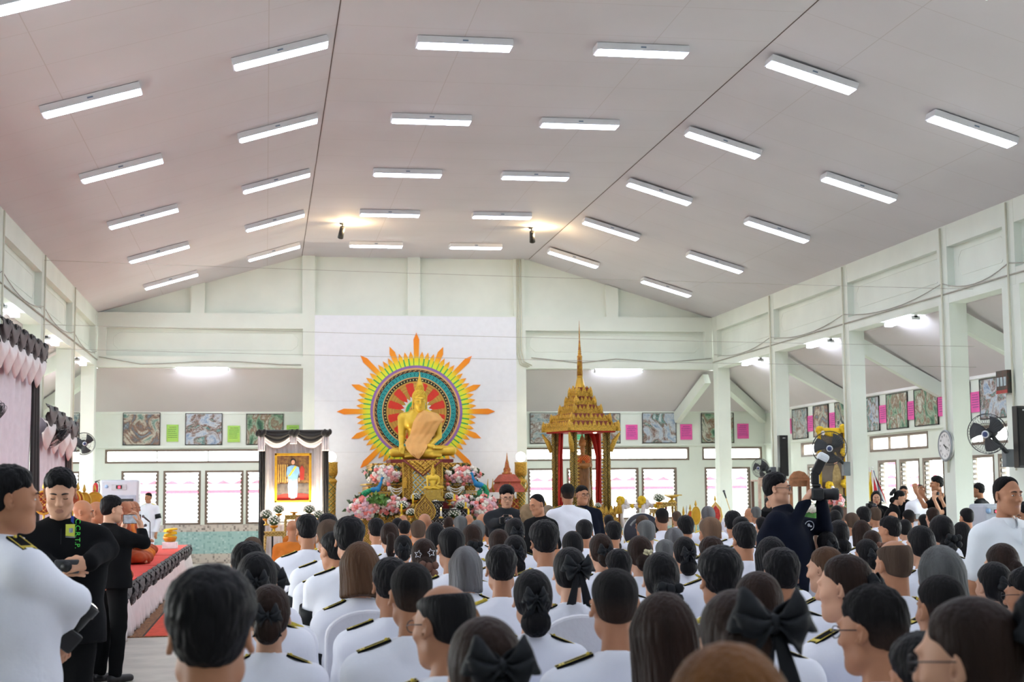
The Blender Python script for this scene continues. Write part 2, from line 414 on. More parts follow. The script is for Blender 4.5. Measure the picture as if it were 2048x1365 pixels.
mb = MB(); fy = lambda u, v, d: Vector((u, d, v))
holed(mb, XAL-.2, XAR+.2, 0, 4.0, holes, fy, YA, YA+.2)
mb.bb((XAL, YA-.05, 2.8), (XAR, YA+.02, 2.855))
struct(mb.build('wall_back_outer', M_wall))
struct(MB().bb((XAL, YA-.012, .77), (XAR, YA+.01, .935)).bb((XAL, YA-.012, .0), (XAR, YA+.01, .24)).build('trim_3', M_mosb))
struct(MB().bb((XAL, YA-.012, .24), (XAR, YA+.01, .77)).build('trim_4', M_most))
side_cl, side_win = [], []
for hi in PY[:-1]:
    side_cl.append((hi-3.95, hi-.7, 3)); side_win += [(hi-2.07-.0, hi-1.12), (hi-3.19, hi-2.24), (hi-4.31+.25, hi-3.36)]
PYs = [p for p in PY if p > 5]
def clip(lst): return [t for t in lst if t[0] > 3]
side_cl = [(35.9-4.25*k-3.6, 35.9-4.25*k-.7, 3) for k in range(7)]
side_win = [(35.9-4.25*k-.7-.4-1.11*j-.95, 35.9-4.25*k-.7-.4-1.11*j) for k in range(7) for j in range(3)]
for side, X0, s in (('left_outer', XAL, -1), ('right_outer', XAR, 1)):
    mb = MB(); fx = lambda u, v, d: Vector((d, u, v))
    holed(mb, YB, YA+.2, 0, 4.0, [(a, b_, WL, WH) for a, b_ in side_win] + [(a, b_, CL, CH) for a, b_, n in side_cl], fx, X0, X0+s*.2)
    mb.bb((X0-s*.05, YB, 2.8), (X0+s*.02, YA, 2.855))
    struct(mb.build('wall_'+side, M_wall))
struct(MB().bb((XAR-.012, YB, 0), (XAR+.01, YA, .935)).build('trim_5', M_mosbr))
struct(MB().bb((XAL-.3, YB-.2, 0), (XAR+.3, YB, 8)).build('wall_front', M_wall))
# aisle ceilings (lean-to roof, hipped at the corners)
zo, zi, th = 3.66, 4.60, .08
def slab(name, q):
    vs = [Vector(p) for p in q] + [Vector(p)+Vector((0, 0, th)) for p in q]
    struct(MB().add(vs, [(3,2,1,0),(4,5,6,7),(0,1,5,4),(1,2,6,5),(2,3,7,6),(3,0,4,7)]).build(name, M_aceil))
slab('ceiling_back', [(XL-.3, YN+.3, zi), (XR+.3, YN+.3, zi), (XAR, YA, zo), (XAL, YA, zo)])
slab('ceiling_right', [(XR+.3, YB, zi), (XR+.3, YN+.3, zi), (XAR, YA, zo), (XAR, YB, zo)])
slab('ceiling_left', [(XL-.3, YB, zi), (XL-.3, YN+.3, zi), (XAL, YA, zo), (XAL, YB, zo)])
def beam(a, b_, w, h, name='rafter'):
    a = Vector(a); b_ = Vector(b_); t = (b_-a).normalized(); u = t.cross(Vector((0, 0, 1))).normalized(); v = u.cross(t)
    vs = [p + u*(sx*w/2) + v*(sz*h/2) for p in (a, b_) for sx, sz in ((-1, -1), (1, -1), (1, 1), (-1, 1))]
    struct(MB().add(vs, [(3,2,1,0),(4,5,6,7),(0,1,5,4),(1,2,6,5),(2,3,7,6),(3,0,4,7)]).build(name, M_wall))
for y in PY[1:]:
    beam((XR+.25, y, 4.38), (XAR, y, 3.50), .18, .26); beam((XL-.25, y, 4.38), (XAL, y, 3.50), .18, .26)
beam((XR+.2, YN+.1, 4.38), (XAR-.02, YA-.02, 3.50), .18, .26); beam((XL-.2, YN+.1, 4.38), (XAL+.02, YA-.02, 3.50), .18, .26)
for x in (XR-.1,): beam((x, YN+.25, 4.40), (x - (.35 if x > 10 else 0), YA, 3.50), .16, .26)
struct(MB().bb((XAL, YA-.03, 3.62), (XAR, YA, 3.68)).build('trim_6', M_wall)); struct(MB().bb((XAR-.03, YB, 3.62), (XAR, YA, 3.68)).build('trim_7', M_white))
# windows
M_glass = bpy.data.materials.new('louvre_glass'); M_glass.use_nodes = True
N = M_glass.node_tree.nodes; L = M_glass.node_tree.links; N.remove(N['Principled BSDF'])
tr = N.new('ShaderNodeBsdfTransparent'); tr.inputs[0].default_value = (.93, .97, .95, 1); gl = N.new('ShaderNodeBsdfGlossy'); gl.inputs['Roughness'].default_value = .1
ms = N.new('ShaderNodeMixShader'); ms.inputs[0].default_value = .10; L.new(tr.outputs[0], ms.inputs[1]); L.new(gl.outputs[0], ms.inputs[2]); L.new(ms.outputs[0], N['Material Output'].inputs[0])
M_frost = bpy.data.materials.new('frosted_glass'); M_frost.use_nodes = True
N = M_frost.node_tree.nodes; L = M_frost.node_tree.links; N.remove(N['Principled BSDF'])
tl = N.new('ShaderNodeBsdfTranslucent'); wv = N.new('ShaderNodeTexNoise'); wv.inputs['Scale'].default_value = 6
rp = N.new('ShaderNodeValToRGB'); rp.color_ramp.elements[0].color = (.55, .55, .5, 1); rp.color_ramp.elements[1].color = (.95, .95, .92, 1)
tc = N.new('ShaderNodeTexCoord'); L.new(tc.outputs['Object'], wv.inputs[0]); L.new(wv.outputs[0], rp.inputs[0]); L.new(rp.outputs[0], tl.inputs[0])
tr = N.new('ShaderNodeBsdfTransparent'); ms = N.new('ShaderNodeMixShader'); ms.inputs[0].default_value = .3
L.new(tl.outputs[0], ms.inputs[1]); L.new(tr.outputs[0], ms.inputs[2]); L.new(ms.outputs[0], N['Material Output'].inputs[0])
M_alu = mat('grey_louvre_clip', '#8c8a86', .4, .5)
nwin = [0]
def window(u0, u1, z0, z1, fn, kind, n=2):
    """fn(u, z, d): d runs outward"""
    nwin[0] += 1
    w = .05; mb = MB()
    for a, b_, c, d in ((u0, u0+w, z0, z1), (u1-w, u1, z0, z1), (u0+w, u1-w, z0, z0+w), (u0+w, u1-w, z1-w, z1)):
        mb.prism([(a, c), (b_, c), (b_, d), (a, d)], fn, -.01, .12)
    if kind == 'clere':
        for k in range(1, n):
            u = u0 + (u1-u0)*k/n; mb.prism([(u-.012, z0), (u+.012, z0), (u+.012, z1), (u-.012, z1)], fn, .0, .1)
    o = struct(mb.build('window_%d' % nwin[0], M_trim))
    g = MB()
    if kind == 'louvre':
        cl = MB(); k = 13
        for i in range(k):
            zc = z0 + w + (z1-z0-2*w)*(i+.5)/k
            a = [fn(u0+w, zc-.038, .035), fn(u1-w, zc-.038, .035), fn(u1-w, zc+.030, .085), fn(u0+w, zc+.030, .085)]
            g.add(a + [p+Vector((0, 0, .005)) for p in a], [(0,1,2,3),(7,6,5,4),(0,4,5,1),(1,5,6,2),(2,6,7,3),(3,7,4,0)])
            for u, s in ((u0+w, 1), (u1-w, -1)):
                cl.prism([(u, zc-.05), (u+s*.028, zc-.035), (u+s*.028, zc+.01), (u, zc+.03)], fn, .02, .09)
        cl.build('clip', M_alu, o); g.build('glass_slat', M_glass, o)
    else:
        g.prism([(u0+w, z0+w), (u1-w, z0+w), (u1-w, z1-w), (u0+w, z1-w)], fn, .05, .055)
        g.build('pane', M_frost if kind == 'clere' and n == 3 else M_glass, o)
for a, b_ in back_win: window(a, b_, WL, WH, lambda u, v, d: Vector((u, YA+d, v)), 'louvre')
for a, b_, n in back_cl: window(a, b_, CL, CH, lambda u, v, d: Vector((u, YA+d, v)), 'clere', n if n != 3 else 2)
for a, b_ in side_win:
    if b_ < 18: continue
    window(a, b_, WL, WH, lambda u, v, d: Vector((XAR+d, u, v)), 'louvre')
for a, b_, n in side_cl:
    if b_ < 18: continue
    window(a, b_, CL, CH, lambda u, v, d: Vector((XAR+d, u, v)), 'clere', 3)
# conduits and cables on the walls
cab = MB()
for i, x in enumerate((5.96, 6.0, 6.06)): cab.tube([(x, YN-.03, ZF-.02), (x, YN-.03, 4.95+.05*i), (x+.06, YN-.03, 4.72+.03*i), (x+.25, YN-.03, 4.65+.02*i)], .014, 6)
tag(cab.build('conduit', M_conduit), 'three vertical pipes running up the gable wall right of the white backdrop', 'pipes')
for X0, s, lab in ((XL, 1, 'left'), (XR, -1, 'right')):
    cab = MB()
    cab.tube([(X0+s*.015, y, ZB+.16) for y in np.linspace(10, YN-.02, 12)], .014, 5)
    pts = []
    for a, b_ in zip(PY[:6], PY[1:7]):
        for k in range(8): t = k/8; pts.append((X0+s*.02, a+(b_-a)*t, ZB+.34-.16*4*t*(1-t)))
    cab.tube(pts, .008, 5)
    tag(cab.build('cable', M_cable), 'thin cables strung along the '+lab+' beam above the pillars', 'cable')
    for y in PY[1:5]:
        tag(MB().tube([(X0+s*.035, y-.02, ZE-.03), (X0+s*.035, y-.02, 1.9)], .016, 6).build('conduit', M_conduit),
            'vertical pipe on the %s pillar row, %s from the altar wall' % (lab, {31.64: 'second', 27.38: 'third', 23.1: 'fourth', 20.85: 'fifth'}[y]), 'pipe')
cab = MB(); pts = [(XL+.05, YN-.02, 4.85)] + [(x, YN-.02, 4.72-.04*math.sin((x-XL)*1.7)) for x in np.linspace(XL+1, .8, 9)]; cab.tube(pts, .01, 5)
tag(cab.build('cable', M_cable), 'thin cable sagging along the end wall beam left of the altar', 'cable'); cab = MB()
cab.tube([(6.3, YN-.02, 4.88), (7.5, YN-.02, 4.76), (8.4, YN-.02, 4.86), (9.6, YN-.02, 4.78), (XR-.05, YN-.02, 4.88)], .01, 5)
tag(cab.build('cable', M_cable), 'thin cable sagging along the end wall beam right of the altar', 'cable')
# wires spanning the hall
for (xa, ya, xb, yb, lab) in ((0, 520, 2048, 580, 'highest thin wire spanning the hall below the gable'), (0, 649, 2048, 694, 'middle thin wire spanning the hall above the sun wheel'), (0, 697, 2048, 735, 'lowest thin wire spanning the hall across the sun wheel')):
    Yw = 27.3
    a = at(xa, ya, X=XL); b_ = at(xb, yb, X=XR)
    a = at(xa+30, ya, Y=Yw); b_ = at(xb-20, yb, Y=22.); a = Vector((XL+.02, a.y, a.z)); b_ = Vector((XR-.02, b_.y, b_.z))
    tag(MB().tube([a.lerp(b_, t)-Vector((0, 0, .1*t*(1-t))) for t in np.linspace(0, 1, 9)], .003, 4).build('wire', M_cable), lab, 'wire')
# ================================================================ ceiling lights
M_tube = mat('lit_tube', '#e0ebff', .4, emit=TUBE, var=0)
M_tray = mat('white_tray', '#e6e8ec', .5, var=.01)
LY = [33.98-3.89*k for k in range(9, -1, -1)]      # rows, the fifth close to the gable
cx = [-2.104, .125, 2.41, 4.678, 6.953, 9.14]
fx0 = None
def fixture():
    t = thing('ceiling_light', 'x', 'ceiling light', group='fluorescent fixtures on the ceiling')
    L2 = .60
    MB().bb((-L2, -.145, -.088), (L2, .145, 0)).build('housing', M_tray, t, bevel=.004)
    MB().bb((-L2+.03, -.130, -.098), (L2-.012, .130, -.089)).build('lit_diffuser', M_tube, t, bevel=.003)
    MB().bb((-.035, -.1465, -.055), (.035, -.145, -.035)).build('sticker', mat('blue_grey_sticker', '#7f93ac', .5), t)
    return t
proto = fixture()
rows_ = {}
colname = ['lower left slope', 'upper left slope', 'left side of the flat ceiling', 'right side of the flat ceiling', 'upper right slope', 'lower right slope']
rowname = ['tenth', 'ninth', 'eighth', 'seventh', 'sixth', 'fifth', 'fourth', 'third', 'second', 'first']
first = True
for r, y in enumerate(LY):
    for c in range(6):
        x = cx[c]
        z = ztop(x); ang = math.atan(sl) if c < 2 else -math.atan(sl) if c > 3 else 0
        o = proto if first else dup(proto); first = False
        o.location = (x, y, z-.005); o.rotation_euler = (0, -ang, 0)
        o['label'] = 'white fluorescent fixture on the %s, %s row from the gable' % (colname[c], rowname[r])
# fluorescent battens under the beams
M_tube2 = mat('lit_batten_tube', '#e6eeff', .4, emit=34., var=0)
def batten(loc, rz, label):
    t = thing('batten_light', label, 'wall light', loc, rz, 'fluorescent battens under the beams')
    MB().bb((-.6, -.03, -.05), (.6, .03, 0)).build('housing', M_tray, t)
    for s in (-1, 1):
        MB().cyl((-.58, s*.05, -.06), (.58, s*.05, -.06), .016, n=8).build('lit_tube', M_tube2, t)
    mb = MB()
    for q in (-1, 1): mb.bb((q*.6, -.075, -.085), (q*.57, .075, -.02))
    mb.build('lamp_holder', M_tray, t)
for (x, y, lab) in ((1803, 632, 'twin tube batten under the right beam, nearest of the row'), (1640, 686, 'twin tube batten under the right beam, middle of the row'), (1505, 724, 'twin tube batten under the right beam beside the corner pillar')):
    p = at(x, y, X=XR+.15); batten((XR+.15, p.y, ZB), PI/2, lab)
for (x, y, lab) in ((18, 622, 'twin tube batten under the left beam above the tall drape'), (102, 676, 'twin tube batten under the left beam above the short drape'), (160, 719, 'twin tube batten under the left beam beside the corner pillar')):
    p = at(x, y, X=XL-.15); batten((XL-.15, p.y, ZB), PI/2, lab)
for x, lab in ((405, 'twin tube batten under the end wall beam, left of the altar'), (1237, 'twin tube batten under the end wall beam, behind the spire')):
    p = at(x, 742, Y=YN+.15); batten((p.x, YN+.15, ZB), 0, lab)
# spotlights
M_warm = mat('lit_spot_face', '#ffdf9a', .4, emit=30, var=0)
for x, y, lab, sx in ((685, 457, 'black spotlight with a warm glow on the ceiling left of centre', -1), (1063, 466, 'black spotlight with a warm glow on the ceiling right of centre', 1)):
    p = at(x, y-9, Z=ZF-.02); t = thing('spotlight', lab, 'spotlight', (p.x, p.y, ZF), 0, 'black spotlights on the ceiling')
    MB().cyl((0, 0, 0), (0, 0, -.03), .06).cyl((0, 0, -.03), (0, 0, -.10), .012).build('mount', M_dark, t)
    d = Vector((sx*.12, .55, -.62)).normalized(); a = Vector((0, -.05, -.10)); e = a + d*.26
    MB().cyl(a, e, .05, .062).build('housing', M_black, t)
    MB().cyl(e, e+d*.004, .05).build('lamp_face', M_warm, t)
    ld = bpy.data.lights.new('spot_glow', 'POINT'); ld.energy = 38; ld.color = (1, .72, .38); ld.shadow_soft_size = .05
    lo = bpy.data.objects.new('glow', ld); COL.objects.link(lo); lo.parent = t; lo.location = Vector((-sx*.0+.12, -.05, -.16))
    sd = bpy.data.lights.new('spot_beam', 'SPOT'); sd.energy = 140; sd.color = (1, .86, .62); sd.spot_size = .55; sd.spot_blend = .6
    so = bpy.data.objects.new('beam', sd); COL.objects.link(so); so.parent = t; so.location = e+d*.01
    so.rotation_euler = d.to_track_quat('-Z', 'Y').to_euler()
# ================================================================ outside
struct(MB().bb((-40, YA+.3, -.2), (60, 90, -.05)).bb((XAR+.3, -20, -.2), (60, YA+.3, -.05)).bb((-40, -20, -.2), (XAL-.3, YA+.3, -.05)).build('ground', mat('outside_paving', '#bdb8ae', .8)))
M_red = mat('red_roof_tile', '#b23c52', .6, var=.1)
hs = thing('house', 'white neighbouring building with a red tiled roof beyond the windows', 'building', (3, 47, 0))
MB().bb((-16, 0, -.05), (18, 6, 2.0)).build('wall', mat('white_house_paint', '#f0efec', .7), hs)
rf = MB()
rf.add([(-16.5, -.6, 1.98), (18.5, -.6, 1.98), (18.5, 3, 2.5), (-16.5, 3, 2.5), (-16.5, 6.6, 1.98), (18.5, 6.6, 1.98)], [(0,1,2,3),(3,2,5,4),(0,3,4),(1,5,2)])
rf.build('roof', mat('white_roof_sheet', '#eceae8', .6), hs)
rf = MB()
for k in range(70): rf.prism([(-16.5+k*.5, 1.98), (-16.25+k*.5, 2.10), (-16.0+k*.5, 1.98)], lambda u, v, d: Vector((u, d, v)), -.66, -.58)
rf.bb((-16.5, -.64, 1.70), (18.5, -.6, 1.80)); rf.build('fascia', M_red, hs)
MB().bb((-16.5, 2.9, 2.45), (18.5, 3.1, 2.72)).build('roof_ridge', M_red, hs)
tr_ = thing('tree', 'leafy green tree outside the right hand louvre window', 'tree', (19.5, 33, -.05))
MB().tube([(0, 0, 0), (.1, 0, 1.6), (.0, .1, 3.2)], [.14, .1, .05], 8).build('trunk', mat('bark', '#6b5844', .9), tr_)
mb = MB()
for k in range(420):
    a, z, r = random.uniform(0, 2*PI), random.uniform(1.0, 4.2), random.uniform(.2, 1.5)
    p = Vector((r*math.cos(a), r*math.sin(a), z)); R3 = Euler((random.uniform(0, 6), random.uniform(0, 6), 0)).to_matrix()
    mb.add([p+R3 @ Vector(v) for v in ((-.14, 0, 0), (0, -.06, .02), (.14, 0, 0), (0, .06, .02))], [(0, 1, 2, 3)])
o = mb.build('foliage', mat('leaf_green', '#7fae4a', .6, var=.25, scale=3), tr_); o['kind'] = 'stuff'
# ================================================================ people
def skinmat(name, c): 
    m = mat(name, c, .5, var=.05, scale=9, rnd=.12, spec=.35); nodes_of(m)[2].inputs['Subsurface Weight'].default_value = .0; return m
SKIN = skinmat('tan_skin', '#b98262'); SKIN_L = skinmat('fair_skin', '#d3a184'); SKIN_D = skinmat('brown_skin', '#9a6548')
LIP = mat('lips', '#b9836e', .45); LIPR = mat('red_lips', '#a83a40', .4)
def hairmat(name, c, c2, fade=None, rough=.5):
    m = mat(name, c, rough, scale=6, col2=c2, bump=.55, bscale=70, stretch=(1, 1, .12), spec=.12)
    if fade:
        N, L, b = nodes_of(m); tc = N.new('ShaderNodeTexCoord'); sx = N.new('ShaderNodeSeparateXYZ'); L.new(tc.outputs['Object'], sx.inputs[0])
        nz = N.new('ShaderNodeTexNoise'); nz.inputs['Scale'].default_value = 90; L.new(tc.outputs['Object'], nz.inputs['Vector'])
        md = N.new('ShaderNodeMath'); md.operation = 'MULTIPLY_ADD'; md.inputs[1].default_value = .03; L.new(nz.outputs['Fac'], md.inputs[0]); L.new(sx.outputs['Z'], md.inputs[2])
        mr = N.new('ShaderNodeMapRange'); mr.inputs['From Min'].default_value = -.06; mr.inputs['From Max'].default_value = .05; L.new(md.outputs[0], mr.inputs[0])
        mx = N.new('ShaderNodeMixRGB'); mx.inputs[1].default_value = (*lin(fade), 1); L.new(mr.outputs[0], mx.inputs[0])
        L.new(b.inputs['Base Color'].links[0].from_socket, mx.inputs[2]); L.new(mx.outputs[0], b.inputs['Base Color'])
    return m
HB = hairmat('black_hair', '#1b1a1c', '#0e0e10'); HF = hairmat('black_cropped_hair', '#1f1d1d', '#121112', fade='#43332a', rough=.7)
HBR = hairmat('dark_brown_hair', '#33241e', '#1c1410'); HLB = hairmat('light_brown_hair', '#5f4431', '#3d2a1c'); HOR = hairmat('auburn_hair', '#7a4f28', '#54341a')
HGR = hairmat('grey_hair', '#6d6e6e', '#3a3b3b'); HGB = hairmat('grey_streaked_hair', '#77777a', '#2a211d'); HTH = hairmat('thin_hair', '#80644f', '#4a3c33', rough=.6); HCB = hairmat('cropped_brown_hair', '#5b4a3e', '#3c3029', rough=.75)
WUNI = mat('white_uniform_cloth', '#f0f2fc', .75, var=.012, scale=3, bump=.35, bscale=7, sheen=.2)
WTRO = mat('white_trouser_cloth', '#ebedf8', .75, var=.015, scale=3, bump=.1, bscale=9)
BLK = mat('black_cloth', '#0d0e11', .9, var=.1, scale=5, bump=.2, bscale=12, spec=.15)
NAVY = mat('navy_cloth', '#0d1322', .9, var=.1, scale=5, bump=.2, bscale=12, spec=.15)
DSH = mat('dark_grey_shirt', '#1a1f25', .9, var=.1, scale=5, bump=.15, bscale=12)
JEAN = mat('black_trousers', '#0b0c0e', .9, var=.1, spec=.15)
POLO = mat('white_polo', '#eef3f8', .75, var=.01, bump=.1, bscale=10)
ROBE = mat('orange_robe', '#d8791a', .75, var=.06, bump=.2, bscale=10); ROBED = mat('rust_robe', '#a8481c', .75, var=.06, bump=.2, bscale=10)
HIJ = mat('tan_headscarf', '#8b7355', .8, var=.05, bump=.15); HIJ2 = mat('taupe_headscarf', '#7d6c58', .8, var=.05); HIJB = mat('black_headscarf', '#141416', .8)
GOLDT = mat('gold_braid', '#d9c243', .45, .3, var=.15, scale=40); RIB = mat('black_ribbon', '#171a1e', .6, var=.15, scale=6, spec=.25, bump=.2, bscale=30)
SHOE = mat('black_shoe', '#0f0f11', .4); EYEW = mat('eye_white', '#e6dfd8', .3, var=0); EYEB = mat('dark_iris', '#1a1210', .2, var=0); BROW = mat('eyebrow_hair', '#1d1613', .8)
def tf(c, R): return lambda *p: np.array(c)+np.array(R) @ np.array(p, float)
def head_prims(S, c, R, sc=1., ears=True, jaw=1.):
    T = tf(c, np.array(R)*sc)
    e = lambda p, r, k=.02, op='+', Q=None: S.ell(T(*p), np.array(r)*sc, k*sc, np.array(R) if Q is None else np.array(R) @ Q, op)
    e((0, -.012, .032), (.073, .092, .086)); e((0, .02, -.02), (.066, .072, .09), .03)
    e((0, .028, -.075), (.054*jaw, .056, .04), .03); e((0, .07, -.102), (.024*jaw, .02, .018), .03); S.cap(T(-.045*jaw, .0, -.07), T(-.012, .06, -.103), .02*sc, .015*sc, .03*sc); S.cap(T(.045*jaw, .0, -.07), T(.012, .06, -.103), .02*sc, .015*sc, .03*sc)
    for s in (-1, 1):
        e((s*.04, .06, -.024), (.024, .022, .02), .02); e((s*.022, .085, .024), (.026, .012, .009), .018)
        e((s*.032, .096, .004), (.019, .014, .011), .012, '-'); e((s*.031, .0755, .003), (.0145, .0135, .0125), .004)
        e((s*.012, .099, -.035), (.0085, .01, .008), .008)
        if ears:
            Q = np.array(Matrix.Rotation(-s*.5, 3, 'Z') @ Matrix.Rotation(.2, 3, 'X'))
            e((s*.081, -.012, -.006), (.008, .021, .034), .008, Q=Q); e((s*.088, -.006, -.004), (.006, .011, .02), .006, '-', Q)
    S.cap(T(0, .088, .014), T(0, .108, -.03), .008*sc, .0115*sc, .014*sc)
    e((0, .0845, -.066), (.024, .011, .0065), .006); e((0, .083, -.0765), (.02, .011, .0065), .006); e((0, .097, -.0712), (.022, .008, .0014), .004, '-')
def lip_slots(V, F, c, R, sc=1.):
    L = (np.array(V)[np.array(F)].mean(1)-np.array(c)) @ np.array(R)/sc
    return ((np.abs(L[:, 0])/.022)**2 + ((L[:, 2]+.0712)/.0105)**2 < 1) & (L[:, 1] > .075)
def hand(S, w, d, nrm, side, curl=.5, sc=1., spread=.02, k=.006):
    """wrist w, direction d, palm normal nrm (the way the palm faces), side +1 = thumb on the cross(d, nrm) side"""
    w = np.array(w, float); d = np.array(d, float); d /= np.linalg.norm(d); n = np.array(nrm, float); n -= d*(n @ d); n /= np.linalg.norm(n)
    t = np.cross(d, n)*side
    P = lambda a, b, c_: w + (d*a+t*b+n*c_)*sc
    S.cap(P(0, 0, 0), P(.03, 0, 0), .026*sc, .028*sc, .02)
    for b in (-.028, -.009, .010, .028): S.cap(P(.025, b*.7, 0), P(.085, b, 0), .0145*sc, .0125*sc, .014)
    for b, l in zip((.030, .010, -.010, -.029), (.072, .08, .074, .058)):
        a0 = P(.09, b, 0); an = curl*1.0
        dirs = [math.cos(an*q) for q in (.7, 1.5, 2.2)], [math.sin(an*q) for q in (.7, 1.5, 2.2)]
        p = a0
        for j in range(3):
            q = p + (d*dirs[0][j]+n*dirs[1][j]+t*(b*spread*6))*(l*(.45, .32, .23)[j])*sc
            S.cap(p, q, (.0098, .0088, .0080)[j]*sc, (.0088, .0080, .007)[j]*sc, k); p = q
    p0 = P(.025, .026, .006); p1 = p0+(d*.6+t*.62+n*.35)*.042*sc; p2 = p1+(d*.85+t*.05+n*.5)*.032*sc; p3 = p2+(d*.85-t*.15+n*.5)*.024*sc
    S.cap(p0, p1, .0145*sc, .0115*sc, .012); S.cap(p1, p2, .011*sc, .0098*sc, k); S.cap(p2, p3, .0098*sc, .0078*sc, k)
def lerp(a, b, t): return np.array(a, float)*(1-t)+np.array(b, float)*t
def limbs(S, J, d=0., torso=True, arms=True, legs=True, fem=False, skirt=False, armcut=1., hem=None, fat=0., legcut=1.):
    if torso:
        pl, nb = J['pel'], J['neck']; ax = (nb-pl)/np.linalg.norm(nb-pl)
        sd = J['shR']-J['shL']; sd = sd/np.linalg.norm(sd)
        w = .075 if fem else .085
        S.cap(pl-sd*.075, pl+sd*.075, .115+d+fat*.6, k=.05)
        S.cap(lerp(pl, nb, .25)-sd*.05, lerp(pl, nb, .25)+sd*.05, .112+d+fat, k=.06)
        m1 = lerp(pl, nb, .44); S.cap(m1-sd*w*.75, m1+sd*w*.75, (.100 if fem else .112)+d+fat*.8, k=.08)
        m = lerp(pl, nb, .62); S.cap(m-sd*w, m+sd*w, (.108 if fem else .116)+d+fat*.5, k=.06)
        m2 = lerp(pl, nb, .80); S.cap(m2-sd*.10, m2+sd*.10, .088+d, k=.05)
        S.cap(J['shL'], J['shR'], .056+d, k=.05)
        for s in 'LR': S.cap(nb+ax*.01, lerp(nb, J['sh'+s], .8), .048+d, .045+d, k=.05)
    if arms:
        for s in 'LR':
            S.cap(J['sh'+s], J['el'+s], .053+d*1.05, .043+d*1.1, k=.04)
            S.cap(J['el'+s], lerp(J['el'+s], J['wr'+s], armcut), .043+d*1.1, (.042+(.029-.042)*armcut)+d*1.1, k=.02)
    if legs:
        for s in 'LR':
            S.cap(J['hip'+s], J['kn'+s], .085+d+fat*.4, .06+d, k=.04)
            S.cap(J['kn'+s], lerp(J['kn'+s], J['an'+s], legcut), .06+d, .042+d*1.6, k=.02)
        if skirt:
            S.cap(lerp(J['hipL'], J['hipR'], .5), lerp(J['knL'], J['knR'], .5), .11+d, .09+d, k=.06)
def person_mesh(J, skin, hands=True, headsc=1., res=.013, hres=.0065, handres=.006, curl=(.5, .5), jaw=1., lips=LIP, fine_hand=True, bare=False, foot=True, ears=True):
    """one continuous body: head, neck, trunk, limbs, hands with five fingers, feet"""
    S = SDF(); limbs(S, J, d=-.006 if not bare else 0)
    c, R = J['head'], J['R']
    T = tf(c, np.array(R)*headsc)
    S.cap(J['neck']-V3(0, 0, .01), T(0, -.034, -.055), .056, .047*headsc, .02)
    head_prims(S, c, R, headsc, jaw=jaw, ears=ears)
    fine = [(c-.125*headsc, c+.135*headsc, hres)]
    if hands:
        for i, s in enumerate('LR'):
            hd = J.get('hd'+s); w = J['wr'+s]
            if hd is None: hd = (w-J['el'+s], V3(0, 0, -1), -1 if s == 'L' else 1)
            hand(S, w, hd[0], hd[1], hd[2], hd[3] if len(hd) > 3 else curl[i])
            if fine_hand:
                dd = np.array(hd[0], float); dd /= np.linalg.norm(dd); m = w+dd*.085; fine.append((m-.1, m+.1, handres))
    if foot:
        for s in 'LR':
            a = J['an'+s]; t = J.get('toe'+s, V3(0, 1, 0)); S.cap(a-V3(0, 0, .05)-np.array(t)*.04, a+np.array(t)*.15-V3(0, 0, .055), .034, .028, k=.02)
    V, F = S.mesh(res, fine)
    return V, F, lip_slots(V, F, c, R, headsc)
def cloth_mesh(J, d=.012, arms=True, legs=False, torso=True, armcut=.93, hem=-.2, res=.014, collar=True, fold=.0035, fem=False, skirt=False, fat=0., vneck=False, legcut=.93, cuff=True, fine=()):
    S = SDF(); limbs(S, J, d, torso, arms, legs, fem, skirt, armcut, fat=fat, legcut=legcut)
    nb = J['neck']; c = J['head']; up = c-nb; up = up/np.linalg.norm(up)
    if torso:
        if collar: S.cap(nb-up*.01, nb+up*.035, .072, .068, k=.02)
        else: S.cut(nb+up*.02, up, .01)
        if collar: S.cut(nb+up*(.056 if not vneck else .045), up, .006)
        if hem is not None:
            pl = J['pel']; S.cap(pl, pl+V3(0, 0, hem), .13+d+fat, .145+d+fat, k=.06) if False else None
            sd = J['shR']-J['shL']; sd = sd/np.linalg.norm(sd); h2 = pl+V3(0, 0, hem)
            S.cap(pl-sd*.07, h2-sd*.08, .118+d+fat*.6, .115+d+fat*.5, k=.05); S.cap(pl+sd*.07, h2+sd*.08, .118+d+fat*.6, .115+d+fat*.5, k=.05); S.cap(h2-sd*.08, h2+sd*.08, .112+d, k=.05)
            S.cut(h2, V3(0, 0, -1), .008)
    return S.mesh(res, fine, folds(fold, 24., .7) if fold else None)
